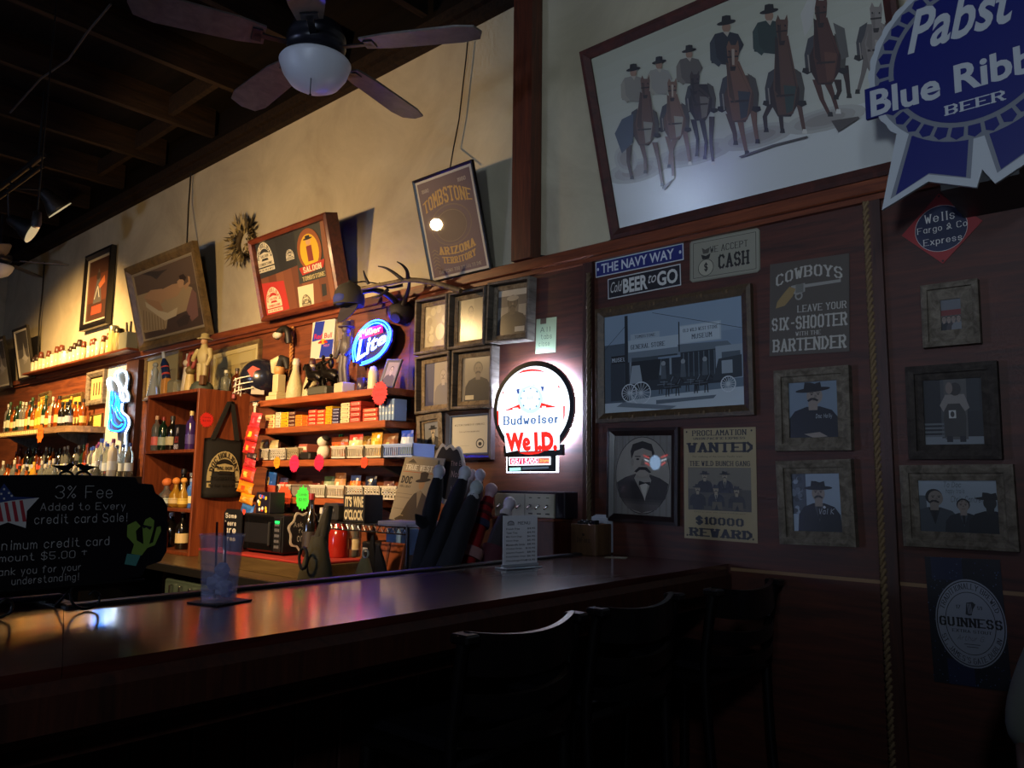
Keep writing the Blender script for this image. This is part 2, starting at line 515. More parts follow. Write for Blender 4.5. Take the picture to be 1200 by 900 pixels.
m = MB(); m.box((LEFT, -0.02, 0), (RIGHT, 0.001, 0.12), BATTEN); struct(m, 'baseboard_back')


def rope(name, label, p, q, r=0.013, col='#7a6448', n=None):
    p, q = Vector(p), Vector(q); L = (q - p).length; t = (q - p).normalized()
    e1 = t.cross(Vector((0, 1, 0))).normalized(); e2 = t.cross(e1)
    mb = MB(); mt = C(col, 0.85, 0, 0, 0, 0, 0.2)
    k = int(L / 0.012)
    for s in range(3):
        pts = []
        for i in range(k + 1):
            w = 2 * math.pi * (i * 0.012 / 0.075 + s / 3)
            pts.append(p + t * (L * i / k) + (e1 * math.cos(w) + e2 * math.sin(w)) * r * 0.55)
        mb.tube(pts, r * 0.56, mt, 5)
    return solo(mb, name, label, 'rope')


a, b = onY(1015, 236, 0.015), onY(1051, 900, 0.015)
rope('wall_rope', 'twisted tan rope running down the dark panel beside the six-shooter sign', (a.x, -0.016, a.z), (a.x, -0.016, 0.14), 0.014)
a = onY(688, 308, 0.03); rope('wall_rope', 'twisted rope edging the panel left of the general store photo', (onY(690, 450, 0.036).x, -0.036, 2.32), (onY(690, 450, 0.036).x, -0.036, 1.1), 0.011, '#5c4c38')
a = onY(342, 380, 0.03); rope('wall_rope', 'orange-lit twisted rope hanging on the wall behind the snack shelf figurines', (onY(341, 420, .02).x, -0.018, 2.375), (onY(341, 420, .02).x, -0.018, 1.84), 0.016, '#b07a40')

# ------------------------------------------------------------------ the bar
bar = T('bar_counter', 'long dark lacquered wooden bar turning a corner in the foreground', 'bar counter', standM((-1.69, -1.2, 0)))
bar_inv = bar.matrix_world.inverted()


def barpart(mb, name):
    mb.v = [tuple(bar_inv @ Vector(p)) for p in mb.v]; return mb.build(name, bar)


sp = onZ(74, 752, 1.07); sk = (sp.y + 2.144) / (sp.x + 1.98); ye = -2.144 + sk * 0.59
m = MB(); m.prism([(-1.98, -2.1445), (-1.39, ye + .0005), (-1.39, -0.002), (-1.98, -0.002)], 1.03, 1.07, BARW); barpart(m, 'bar_top')
m = MB(); m.prism([(-1.98, -2.146), (-9.0, -2.146), (-9.0, -2.74), (-1.39, -2.74), (-1.39, ye - .0005)], 1.03, 1.07, BARW); barpart(m, 'bar_top')
m = MB(); m.box((-1.43, -2.74, 0.955), (-1.372, -0.002, 1.052), BARF, None, 0.02); m.box((-1.50, -2.70, 0.915), (-1.43, -0.002, 1.03), BARF); barpart(m, 'edge_moulding')
m = MB(); m.box((-2.02, -2.14, 1.0), (-1.98, -0.002, 1.079), BLACK, None, 0.004); m.box((-9.0, -2.146, 1.0), (-2.02, -2.106, 1.079), BLACK, None, 0.004); barpart(m, 'black_rail')
m = MB()
y = -2.62
while y < -0.01:
    y1 = min(y + 0.128, -0.004); m.box((-1.70, y + 0.002, 0.02), (-1.665, y1 - 0.002, 1.028), BARF, None, 0.004); y = y1
m.box((-1.72, -2.62, 0.02), (-1.698, -0.004, 1.028), BLACK); barpart(m, 'front_boards')
m = MB(); m.box((-1.96, -2.12, 0.02), (-1.93, -0.004, 1.03), BARF); m.box((-9.0, -2.68, 0.02), (-1.72, -2.64, 1.03), BARF); m.box((-9.0, -2.2, 0.02), (-1.96, -2.17, 1.03), BARF); barpart(m, 'carcass')

# ------------------------------------------------------------------ back counter, coolers, cabinet, shelves
CZ = 0.87; CY = -0.66
CTOP = wood('counter_top', '#40321f', '#5c4a2e', 0.4, (0.8, 8, 8), 0.2, 0.05, 3.0)
t = T('back_counter', 'long tan back counter with a black front edge under the shelves', 'counter', standM((-5.5, -0.33, 0)))
m = MB(); m.box((-4.0, CY + .33, CZ - 0.012), (2.90, 0.328, CZ), CTOP); m.build('counter_top', t)
m = MB(); m.box((-4.0, CY + .31, CZ - 0.045), (2.90, CY + .33, CZ - 0.003), BLACK); m.build('counter_edge', t)
m = MB()
for x in (-4.0, -2.2, -0.6, 2.0, 2.85):
    m = MB(); m.box((x, CY + .38, 0), (x + 0.05, 0.3, CZ - 0.02), BLACK); m.build('support', t)


def cooler(x0, x1, lab, col):
    t = T('bottle_cooler', lab, 'cooler', standM(((x0 + x1) / 2, CY + 0.26, 0)))
    w = (x1 - x0) / 2 - 0.012
    m = MB(); m.box((-w, -0.2, 0.03), (w, 0.2, 0.79), BLACK); m.build('body', t)
    m = MB(); m.box((-w + .01, -0.245, 0.08), (w - .01, -0.202, 0.78), C(col, 0.28, 0.5), None, 0.008); d = m.build('door', t)
    for i in range(4):
        m = MB(); x = -w + 0.12 + i * (2 * w - 0.2) / 3.6
        m.box((x - 0.008, -0.27, 0.69), (x + 0.008, -0.246, 0.755), CHROME, None, 0.004); m.ball((x, -0.262, 0.685), 0.009, CHROME, 8, 6); m.build('bottle_opener', d)
    m = MB(); x = -w + 0.12 + 3.4 * (2 * w - 0.2) / 3.6; m.box((x - 0.03, -0.254, 0.58), (x + 0.03, -0.246, 0.73), C('#c9b28a', .5), None, 0.003); m.box((x - 0.02, -0.256, 0.60), (x + 0.02, -0.2541, 0.68), C('#8a3a2a', .5)); m.build('badge', d)


XA = onZ(191, 660, CZ).x
cooler(XA - 0.03, XA + 0.62, 'grey-green bottle cooler with openers below the wooden cabinet', '#56665c')
cooler(XA + 0.64, XA + 1.2, 'black bottle cooler with openers below the microwave', '#1a1a1c')

CX0, CX1, CD, CTOPZ = -5.745, -4.965, 0.37, 1.972
cab = T('liquor_cabinet', 'open reddish wooden cabinet of bottles with a tote bag on its side', 'cabinet', standM(((CX0 + CX1) / 2, -CD / 2, CZ)))
hx, hy, hz = (CX1 - CX0) / 2, CD / 2, CTOPZ - CZ
m = MB(); m.box((hx - 0.022, -hy, 0), (hx, hy, hz), CAB, None, 0.002); m.build('side_panel', cab)
m = MB(); m.box((-hx, -hy, 0), (-hx + 0.022, hy, hz), CAB, None, 0.002); m.build('side_panel', cab)
m = MB(); m.box((-hx + .022, hy - 0.01, 0), (hx - .022, hy, hz), CAB); m.build('back_panel', cab)
m = MB(); m.box((-hx + .022, -hy, hz - 0.022), (hx - .022, hy - .01, hz), CAB, None, 0.002); m.build('top_panel', cab)
CABZ = []
for py in (526, 597, 655):
    z = onY(228 - (py - 526) * 0.03, py, CD).z - CZ if py != 655 else 0.022
    CABZ.append(z + CZ)
    m = MB(); m.box((-hx + .022, -hy + 0.002, z - 0.022), (hx - .022, hy - .01, z), CAB, None, 0.002); m.build('shelf', cab)

SX0, SX1, SD = -4.53, -3.21, 0.22
SZ = [onY(400, 459, SD).z, onY(400, 495.6, SD).z, onY(400, 538, SD).z, onY(380, 584, SD).z]
for i, z in enumerate(SZ):
    lab = ['topmost wooden wall shelf, holding bottles, helmet and figurines', 'wooden wall shelf stacked with boxed candy', 'wooden wall shelf with white baskets and chip bags', 'lowest wooden wall shelf with white snack baskets, above the microwave'][i]
    t = T('wall_shelf', lab, 'shelf', standM(((SX0 + SX1) / 2, -SD / 2, z)))
    w = (SX1 - SX0) / 2
    m = MB(); m.box((-w, -SD / 2, -0.038), (w, SD / 2, 0), SHELFW, None, 0.003); m.build('board', t)
    for x in (-w + 0.12, w - 0.06):
        m = MB(); m.prism([(SD / 2, -0.038), (-SD / 2 + 0.03, -0.038), (-SD / 2 + 0.06, -0.05), (SD / 2 - 0.03, -0.10), (SD / 2, -0.115)], -0.01, 0.01, BLACK)
        m.v = [(x + v[2], v[0], v[1]) for v in m.v]; m.build('bracket', t)

# back bar shelf at the far left, with a rounded end
BZ = 1.83; BD = 0.30
t = T('back_bar_shelf', 'heavy wooden bottle shelf with a curved end at the far left', 'shelf', standM((-8.4, -0.15, BZ)))
pts = [(-1.15, 0.148), (-1.15, -0.15), (0.72, -0.15)]
for i in range(7):
    w = R(-90 + 15 * i); pts.append((0.78 + 0.22 * math.cos(w), 0.07 + 0.22 * math.sin(w)))
pts.append((1.0, 0.148))
GBW = wood('shelf_rough', '#5d4632', '#8f7050', 0.6, (0.8, 8, 8), 0, 0.15, 4)
m = MB(); m.prism(pts, -0.055, 0, GBW); m.build('board', t)
m = MB()
for k in range(22):
    m.box((-1.1 + k * 0.062, -0.153, -0.045), (-1.06 + k * 0.062, -0.150, -0.012), C('#d8c88a', .6))
m.build('label_strip', t)
for x in (-0.8, 0.55):
    m = MB(); m.prism([(0.148, -0.055), (-0.12, -0.055), (-0.05, -0.10), (0.10, -0.16), (0.148, -0.26)], -0.02, 0.02, GREYW)
    m.v = [(x + v[2], v[0], v[1]) for v in m.v]; m.build('corbel', t)
# ledge for cans and glasses
t = MB(); t.box((-9.36, -0.15, 2.448), (-6.72, -0.0, 2.468), TRIM, None, 0.003)
solo(t, 'ledge_shelf', 'narrow wooden ledge along the paneling top holding a row of shot glasses', 'ledge')
# raised wooden step with red mat, under the microwave
MX0, MX1 = -4.55, -3.36
t = T('counter_riser', 'low tan wooden riser with a red mat under the microwave', 'riser', standM(((MX0 + MX1) / 2, -0.27, CZ)))
w = (MX1 - MX0) / 2
m = MB(); m.box((-w, -0.25, 0), (w, 0.08, 0.075), CTOP, None, 0.003); m.build('box', t)
m = MB(); m.box((-w, -0.252, 0.0752), (w - 0.02, 0.075, 0.088), C('#8e1f18', 0.7), None, 0.003); m.build('mat', t)
RZ = CZ + 0.0885
# ------------------------------------------------------------------ framed pictures and signs on the wall
def bars(mb, x0, y0, x1, y1, fw, z0, z1, mt, drop=0.6):
    o = [(x0, y0), (x1, y0), (x1, y1), (x0, y1)]; i = [(x0 + fw, y0 + fw), (x1 - fw, y0 + fw), (x1 - fw, y1 - fw), (x0 + fw, y1 - fw)]
    zi = z0 + (z1 - z0) * drop
    md = [(a[0] * .6 + b[0] * .4, a[1] * .6 + b[1] * .4) for a, b in zip(o, i)]
    for k in range(4):
        j = (k + 1) % 4
        vs = [(*o[k], z0), (*o[j], z0), (*o[j], z1 * .9 + z0 * .1), (*o[k], z1 * .9 + z0 * .1), (*md[k], z1), (*md[j], z1), (*i[k], zi), (*i[j], zi), (*i[k], z0), (*i[j], z0)]
        mb.add(vs, [(0, 1, 2, 3), (3, 2, 5, 4), (4, 5, 7, 6), (6, 7, 9, 8), (8, 9, 1, 0)], mt)


def framed(name, label, cat, m, w, h, fw, dep, fm, art, iw=0.0, im=None, gap=0.0, group=None, coat=0.0, rec=0.012, printname='photo', drop=0.6, extra=None, ofs=None):
    t = T(name, label, cat, m, group)
    mb = MB(); bars(mb, 0, 0, w, h, fw, 0.001, dep, fm, drop); mb.build('frame', t)
    mb = MB(); mb.box((fw * .5, fw * .5, 0.0012), (w - fw * .5, h - fw * .5, min(rec * .6, dep * .4)), C('#1a1614', .8)); mb.build('backing', t)
    q = fw + gap
    if iw:
        mb = MB(); bars(mb, q, q, w - q, h - q, iw, min(rec * .6, dep * .4), rec + 0.012, im, .7); mb.build('liner', t); q += iw
    if ofs: x0, y0, pw, ph = ofs
    else: x0, y0, pw, ph = q - 0.001, q - 0.001, w - 2 * q + .002, h - 2 * q + .002
    A = Art(m @ Matrix.Translation((x0, y0, rec)), pw, ph, rec, coat)
    art(A)
    A.v = [(x + x0, y + y0, z) for x, y, z in A.v]
    A.build(printname, t)
    if extra: extra(t, w, h)
    return t


def wallrect(tl, tr, br, bl, dep):
    m, w, h = rectM(tl, tr, br, bl, dep)
    return m @ Matrix.Translation((0, 0, -dep)), w, h


def sheet(name, label, cat, m, w, h, art, base='#222222', th=0.004, coat=0.0, rough=0.5, group=None, pts=None, emit=0.0):
    t = T(name, label, cat, m, group)
    mb = MB()
    if pts: mb.prism(pts, 0.0006, th, C(base, rough))
    else: mb.box((0, 0, 0.0006), (w, h, th), C(base, rough), None, 0.001)
    mb.build('plate', t)
    A = Art(m, w, h, th, coat, rough, emit); art(A); A.build('printing', t)
    return t


def person(A, cx, y0, s, skin='#8a8078', coat='#17171a', hat=None, shirt=None, hair='#1c1816', must=False, wide=1.0, face=True, tilt=0.0):
    """half-length figure: y0 bottom of torso, s height of the head in units of the print's height"""
    k = A.h / A.w
    X = lambda x: cx + x * s * k * wide
    Y = lambda y: y0 + y * s
    A.poly([(X(-1.25), Y(0)), (X(1.25), Y(0)), (X(1.15), Y(1.15)), (X(.85), Y(1.62)), (X(.3), Y(1.85)), (X(-.3), Y(1.85)), (X(-.85), Y(1.62)), (X(-1.15), Y(1.15))], coat)
    if shirt:
        A.poly([(X(0), Y(.7)), (X(.28), Y(1.8)), (X(-.28), Y(1.8))], shirt)
        A.poly([(X(-.06), Y(.9)), (X(.06), Y(.9)), (X(.09), Y(1.7)), (X(-.09), Y(1.7))], '#141416')
    A.poly([(X(-.2), Y(1.65)), (X(.2), Y(1.65)), (X(.22), Y(2.1)), (X(-.22), Y(2.1))], skin)
    if not hat: A.ell(X(0), Y(2.55), .42 * s * k * wide, .52 * s, hair)
    A.ell(X(tilt * .2), Y(2.45), .36 * s * k * wide, .5 * s, skin)
    if face:
        for e in (-.15, .15):
            A.ell(X(e + tilt * .25), Y(2.52), .06 * s * k, .035 * s, '#1a1614', 10)
            A.line([(X(e - .09 + tilt * .25), Y(2.6)), (X(e + .09 + tilt * .25), Y(2.61))], .035 * s * A.h, hair)
        A.poly([(X(-.03 + tilt * .3), Y(2.5)), (X(.05 + tilt * .3), Y(2.5)), (X(.08 + tilt * .3), Y(2.35)), (X(-.06 + tilt * .3), Y(2.35))], '#6b615a' if skin != '#6b615a' else '#544b45')
        A.line([(X(-.12 + tilt * .25), Y(2.2)), (X(.12 + tilt * .25), Y(2.2))], .035 * s * A.h, '#4a3a36')
    if must: A.poly([(X(-.26), Y(2.2)), (X(-.1), Y(2.33)), (X(.1), Y(2.33)), (X(.26), Y(2.2)), (X(.2), Y(2.12)), (X(0), Y(2.24)), (X(-.2), Y(2.12))], hair)
    if hat:
        A.ell(X(0), Y(2.78), .8 * s * k * wide, .13 * s, hat, 20, tilt * .15)
        A.poly([(X(-.42), Y(2.78)), (X(.42), Y(2.78)), (X(.36), Y(3.2)), (X(.1), Y(3.12)), (X(-.1), Y(3.2)), (X(-.36), Y(3.22))], hat)


# --- big painting of riders, leaning out above the paneling
BROWN = wood('painting_frame', '#2e120c', '#52241a', 0.7, (3, 3, 3), 0.0, 0.1, 5)
m, w, h = leanM((680, 55), (1036, -88), (1078, 192), (716, 284), 0.05)
m = m @ Matrix.Translation((0, 0, -0.03))


def riders(A):
    A.bg('#b5b3a4')
    A.rect(0, 0, 1, .3, '#c2c3bd')
    for i in range(10): A.rect(0, .3 + i * .07, 1, .37 + i * .07, (0.46 - .012 * i, 0.455 - .012 * i, 0.385 - .014 * i))
    Z = lambda pts: [(680 + x / 3.0, y / 3.0) for x, y in pts]
    P = lambda pts, c: A.px(Z(pts), c)

    def el(cx, cy, rx, ry, c, n=18, rot=0):
        P([(cx + rx * math.cos(t) * math.cos(rot) - ry * math.sin(t) * math.sin(rot), cy + rx * math.cos(t) * math.sin(rot) + ry * math.sin(t) * math.cos(rot)) for t in [2 * math.pi * i / n for i in range(n)]], c)

    def haze(cx, cy, rx, ry):
        for i, c in enumerate(('#a5a299', '#98948b', '#8a847c')): el(cx, cy, rx * (1 - .25 * i), ry * (1 - .25 * i), c, 16, -.25)
    for a in ((200, 600, 110, 40), (400, 540, 150, 40), (620, 480, 140, 40), (860, 420, 150, 40), (160, 560, 40, 50)): haze(*a)

    def leg(x, y, x1, y1, x2, y2, w, c, sock=None):
        P([(x - w, y), (x + w, y), (x1 + w * .62, y1), (x2 + w * .45, y2), (x2 - w * .45, y2), (x1 - w * .62, y1)], c)
        if sock: P([(x2 - w * .5, y2 - w * 1.2), (x2 + w * .5, y2 - w * 1.2), (x2 + w * .7, y2), (x2 - w * .7, y2)], sock)

    def rider(x, y, k, hx, hy, horse, dark, shirt, hat, light, legs, blaze=None, skin='#8a6a55'):
        # legs, barrel, rider, neck, head
        for (lx, ly, kx, ky, fx, fy, s) in legs: leg(lx, ly, kx, ky, fx, fy, 13 * k, dark if s < 0 else horse, '#c9c4b8' if s == 2 else '#1d1815')
        P([(x - 52 * k, y + 110 * k), (x - 58 * k, y + 40 * k), (x - 40 * k, y - 5 * k), (x + 44 * k, y - 5 * k), (x + 58 * k, y + 45 * k), (x + 50 * k, y + 110 * k), (x + 22 * k, y + 160 * k), (x - 24 * k, y + 160 * k)], dark)
        P([(x - 30 * k, y - 12 * k), (x - 58 * k, y + 6 * k), (x - 70 * k, y + 60 * k), (x - 66 * k, y + 112 * k), (x - 50 * k, y + 112 * k), (x - 52 * k, y + 62 * k), (x - 40 * k, y + 34 * k)], '#3b3a3c'); P([(x - 74 * k, y + 104 * k), (x - 48 * k, y + 104 * k), (x - 44 * k, y + 118 * k), (x - 60 * k, y + 126 * k), (x - 78 * k, y + 118 * k)], '#1c1816'); P([(x - 60 * k, y + 60 * k), (x - 56 * k, y + 60 * k), (x - 50 * k, y + 116 * k), (x - 54 * k, y + 118 * k)], '#8a8074')
        P([(x + 30 * k, y - 12 * k), (x + 58 * k, y + 6 * k), (x + 70 * k, y + 60 * k), (x + 66 * k, y + 112 * k), (x + 50 * k, y + 112 * k), (x + 52 * k, y + 62 * k), (x + 40 * k, y + 34 * k)], '#454038'); P([(x + 74 * k, y + 104 * k), (x + 48 * k, y + 104 * k), (x + 44 * k, y + 118 * k), (x + 60 * k, y + 126 * k), (x + 78 * k, y + 118 * k)], '#1c1816')
        rx = hx if hat is None else hat[0]
        if hat:
            a, b = hat
            P([(a - 52 * k, b + 150 * k), (a - 58 * k, b + 80 * k), (a - 40 * k, b + 48 * k), (a, b + 38 * k), (a + 42 * k, b + 48 * k), (a + 62 * k, b + 86 * k), (a + 48 * k, b + 110 * k), (a + 34 * k, b + 160 * k)], shirt)
            P([(a - 58 * k, b + 80 * k), (a - 42 * k, b + 60 * k), (a - 34 * k, b + 130 * k), (a - 16 * k, b + 150 * k), (a - 26 * k, b + 164 * k), (a - 56 * k, b + 140 * k)], light)
            el(a, b + 24 * k, 15 * k, 20 * k, skin)
            P([(a - 12 * k, b + 40 * k), (a + 12 * k, b + 40 * k), (a + 4 * k, b + 58 * k)], '#a09684')
            el(a, b + 8 * k, 34 * k, 8 * k, '#16130f', 16, -.22); P([(a - 17 * k, b + 8 * k), (a - 15 * k, b - 14 * k), (a, b - 18 * k), (a + 15 * k, b - 17 * k), (a + 17 * k, b + 2 * k)], '#16130f')
        P([(x - 40 * k, y + 60 * k), (hx - 22 * k, hy + 30 * k), (hx + 22 * k, hy + 20 * k), (x + 46 * k, y + 50 * k), (x + 30 * k, y + 150 * k), (x - 22 * k, y + 155 * k)], horse)
        P([(x - 4 * k, y + 50 * k), (x + 40 * k, y + 54 * k), (x + 28 * k, y + 140 * k), (x + 6 * k, y + 150 * k)], light if light != shirt else dark)
        P([(hx - 22 * k, hy - 30 * k), (hx - 14 * k, hy - 52 * k), (hx - 6 * k, hy - 36 * k), (hx + 10 * k, hy - 36 * k), (hx + 18 * k, hy - 54 * k), (hx + 22 * k, hy - 28 * k), (hx + 20 * k, hy + 10 * k), (hx + 12 * k, hy + 52 * k), (hx - 8 * k, hy + 54 * k), (hx - 18 * k, hy + 12 * k)], horse)
        P([(hx - 16 * k, hy - 8 * k), (hx - 4 * k, hy - 20 * k), (hx - 2 * k, hy + 46 * k), (hx - 9 * k, hy + 50 * k)], dark)
        P([(x - 30 * k, y + 84 * k), (x + 34 * k, y + 80 * k), (x + 33 * k, y + 87 * k), (x - 29 * k, y + 92 * k)], '#2a201a'); P([(hx - 20 * k, hy + 4 * k), (hx + 20 * k, hy), (hx + 19 * k, hy + 6 * k), (hx - 19 * k, hy + 10 * k)], '#231a15'); P([(x - 34 * k, y + 70 * k), (hx - 24 * k, hy + 24 * k), (hx - 14 * k, hy + 30 * k), (x - 12 * k, y + 96 * k)], dark)
        for e in (-13, 12): el(hx + e * k, hy - 14 * k, 3 * k, 4 * k, '#0e0b0a', 8)
        if blaze: P([(hx - 4 * k, hy - 22 * k), (hx + 6 * k, hy - 22 * k), (hx + 6 * k, hy + 34 * k), (hx - 2 * k, hy + 34 * k)], blaze)
        P([(hx - 10 * k, hy + 40 * k), (hx + 12 * k, hy + 38 * k), (hx + 8 * k, hy + 54 * k), (hx - 8 * k, hy + 55 * k)], '#221a16')
        A.px(Z([(hx + 16 * k, hy + 30 * k), (x + 40 * k, y + 60 * k), (x + 44 * k, y + 66 * k), (hx + 18 * k, hy + 38 * k)]), '#231c18')
    rider(1040, 90, 1.0, 1040, 60, '#7a7068', '#6a615a', '#8d857a', None, '#958c80', [(1010, 190, 995, 260, 975, 330, -1)], None)
    rider(862, 130, 1.05, 846, 40, '#4a2a20', '#2e1a15', '#3a3836', None, '#5c382a', [(830, 280, 850, 350, 880, 410, 1), (870, 290, 890, 340, 908, 400, 2), (930, 230, 940, 290, 946, 345, -1), (905, 280, 912, 320, 900, 350, -1)], None)
    P([(775, 50), (800, 0), (830, 0), (815, 90), (790, 130)], '#b0aca2'); P([(890, 80), (930, 100), (945, 200), (920, 210)], '#55524c')
    rider(720, 250, 1.0, 710, 105, '#54392c', '#2f211b', '#27342f', (665, 32), '#303f39', [(680, 350, 650, 410, 655, 465, -1), (705, 360, 706, 410, 712, 468, -1), (760, 320, 775, 390, 790, 470, 2)], None)
    rider(560, 270, 1.0, 538, 195, '#6b4a38', '#4a3428', '#24262a', (515, 72), '#33363a', [(525, 400, 545, 470, 548, 510, -1), (560, 400, 572, 470, 588, 545, 1), (610, 380, 615, 440, 625, 505, 1)], '#9c8a78')
    rider(425, 300, .78, 405, 290, '#3b2f2a', '#26201d', '#59524a', (385, 172), '#70675c', [(400, 420, 415, 490, 412, 550, -1), (430, 420, 445, 500, 440, 560, -1), (465, 410, 462, 500, 470, 580, 2)], None)
    rider(335, 370, .76, 326, 315, '#735645', '#5b4436', '#8a857a', (280, 212), '#97917f', [(310, 480, 325, 550, 330, 630, 2), (370, 460, 380, 520, 388, 580, 2), (335, 490, 320, 540, 315, 590, 1)], '#a89884')
    rider(228, 390, .76, 232, 305, '#5f463a', '#45332b', '#7d776b', (190, 238), '#8a8475', [(175, 510, 172, 570, 185, 630, -1), (218, 500, 232, 560, 232, 610, 1), (265, 500, 278, 560, 292, 655, 1)], None)
    P([(125, 470), (150, 420), (190, 400), (190, 500), (150, 540)], '#4a515c')
    for q in ([(560, 550), (680, 508), (800, 478), (805, 484), (690, 514), (570, 556)], [(290, 660), (330, 628), (300, 668)], [(885, 425), (980, 410), (985, 416), (910, 465)]): P(q, '#4c4540')


t = framed('cowboy_painting', 'huge painting of galloping cowboys leaning out above the paneling, right of the post', 'painting', m, w, h, 0.042, 0.04, BROWN, riders, coat=0.75, rec=0.015, printname='canvas')

# --- round blue ribbon beer sign in front of it
PAB = 0.33
pm = wallM(0, 0, PAB)
c0 = onM(1136, 62, pm); rl = abs(c0.x - onM(1047, 85, pm).x)
pm = wallM(c0.x - 1.6 * rl, c0.y - 2.1 * rl, PAB); PW, PH = 3.2 * rl, 3.6 * rl
t = T('ribbon_sign', 'big round blue and grey ribbon beer sign overlapping the cowboy painting at upper right', 'sign', pm)
cx, cy = 1.6 * rl, 2.1 * rl
out = []
for i in range(144):
    w_ = 2 * math.pi * i / 144; rr = rl * (1.34 + 0.028 * abs(math.sin(w_ * 17)))
    out.append((cx + rr * math.cos(w_), cy + rr * math.sin(w_)))
tail = [(-.98, -.8), (-1.26, -2.02), (-.62, -1.74), (-.02, -1.98), (.06, -1.74), (.20, -1.98), (.74, -1.70), (1.30, -1.98), (1.0, -.8)]
SG = C('#a9adb0', .5); NAVY = C('#0d1560', .4); GREY = C('#6c7078', .5)
mb = MB(); mb.prism(out, -0.012, 0, SG); mb.prism([(cx + x * rl, cy + y * rl) for x, y in tail], -0.0125, -0.0005, SG)
bx0, bx1 = onM(1014, 120, pm).x, 2 * cx - onM(1014, 120, pm).x
by0, by1 = onM(1014, 141, pm).y, onM(1014, 105, pm).y
mb.box((bx0, by0, -0.0118), (bx1, by1, -0.0002), NAVY, None, .002); mb.build('plate', t)
mb = MB(); mb.box((cx - .1, cy - rl * 1.9, -PAB + 0.0), (cx + .1, cy - rl * 1.62, -0.0125), BLACK); mb.build('bracket', t)
A = Art(pm, PW, PH, 0.0)
U = lambda x, y: ((cx + x * rl) / PW, (cy + y * rl) / PH)
for tl_ in ([(-.80, -1.0), (-1.06, -1.84), (-.60, -1.62), (-.14, -1.80), (-.05, -1.0)], [(.12, -1.0), (.28, -1.80), (.72, -1.55), (1.1, -1.78), (.85, -1.0)]):
    q = [U(*p) for p in tl_]; mx = sum(p[0] for p in q) / 5; my = sum(p[1] for p in q) / 5
    A.poly([(mx + (x - mx) * 1.14, my + (y - my) * 1.10) for x, y in q], GREY); A.poly(q, NAVY)
A.ell(*U(0, 0), 1.27 * rl / PW, 1.27 * rl / PH, GREY, 60)
for i in range(34):
    w0, w1 = 2 * math.pi * (i + .12) / 34, 2 * math.pi * (i + .88) / 34
    A.poly([U(1.07 * math.cos(w0), 1.07 * math.sin(w0)), U(1.2 * math.cos(w0), 1.2 * math.sin(w0)), U(1.25 * math.cos((w0 + w1) / 2), 1.25 * math.sin((w0 + w1) / 2)), U(1.2 * math.cos(w1), 1.2 * math.sin(w1)), U(1.07 * math.cos(w1), 1.07 * math.sin(w1))], NAVY)
A.ell(*U(0, 0), 1.0 * rl / PW, 1.0 * rl / PH, NAVY, 60)
A.rect(bx0 / PW, by0 / PH, bx1 / PW, by1 / PH, NAVY)
a = A.U(1021, 138); b = A.U(1247, 68)
A.text('Blue Ribbon', a[0], a[1], 1 - a[0] , a[1] + (by1 - by0) * .86 / PH, SG, 'sans', .028)
a = A.U(1065, 85); b = A.U(1192, 12)
A.text('Pabst', a[0], U(0, .26)[1], b[0], U(0, .92)[1], SG, 'sans', .022, .35)
A.text('BEER', *U(-.36, -.84), *U(.40, -.68), SG, 'slab', t=1.2)
A.build('printing', t)

# --- small signs
m, w, h = wallrect((698, 307), (801, 285), (801, 304), (698, 326), .004)
sheet('street_sign', 'blue THE NAVY WAY street sign above the cold beer sign', 'sign', m, w, h, lambda A: (A.bg('#c8ccd0'), A.rect(.01, .06, .99, .94, '#16206a'), A.text('THE NAVY WAY', .07, .2, .90, .8, '#c8ccd0', 'sans', .02), A.ell(.03, .5, .012, .1, '#c8ccd0'), A.ell(.965, .5, .012, .1, '#c8ccd0')), '#16206a')
m, w, h = wallrect((712, 327), (798, 309), (798, 334), (713, 351), .004)
sheet('beer_sign', 'black and white COLD BEER TO GO sign above the framed street photo', 'sign', m, w, h, lambda A: (A.bg('#c2c2be'), A.rect(.012, .05, .988, .95, '#17151a'), A.text('Cold', .04, .28, .21, .80, '#c9c7c0', 'sans', .0, .4), A.text('BEER', .22, .14, .56, .84, '#c9c7c0', 'sans', .035), A.text('to', .57, .38, .68, .78, '#c9c7c0', 'sans', .0, .4), A.text('GO', .69, .16, .96, .84, '#c9c7c0', 'sans', .03)), '#17151a')
m, w, h = wallrect((808, 282), (890, 267), (890, 318), (808, 332), .004)
rp = [(w * .04, 0), (w * .96, 0), (w, h * .06), (w, h * .94), (w * .96, h), (w * .04, h), (0, h * .94), (0, h * .06)]


def cash(A):
    A.rect(.02, .03, .98, .97, '#8c8877'); A.rect(.05, .08, .95, .92, '#2a2622'); A.rect(.057, .09, .943, .91, '#8c8877')
    A.text('WE ACCEPT', .30, .62, .84, .78, '#1b1815', 'slab', t=.8); A.text('CASH', .42, .2, .86, .56, '#1b1815', 'slab', t=1.5)
    A.ell(.24, .30, .115, .2, '#1b1815'); A.ell(.24, .30, .107, .186, '#a09b87'); A.poly([(.19, .5), (.29, .5), (.31, .62), (.24, .57), (.17, .62)], '#1b1815'); A.poly([(.2, .63), (.28, .63), (.30, .76), (.23, .72), (.18, .78)], '#4a453c')
    A.text('$', .215, .2, .27, .42, '#1b1815', 'slab', t=1.3)


sheet('cash_sign', 'tan WE ACCEPT CASH tin sign with a money bag', 'sign', m, w, h, cash, '#7d7a69', pts=rp)
m, w, h = wallrect((899, 310), (991, 298), (995, 411), (901, 418), .004)


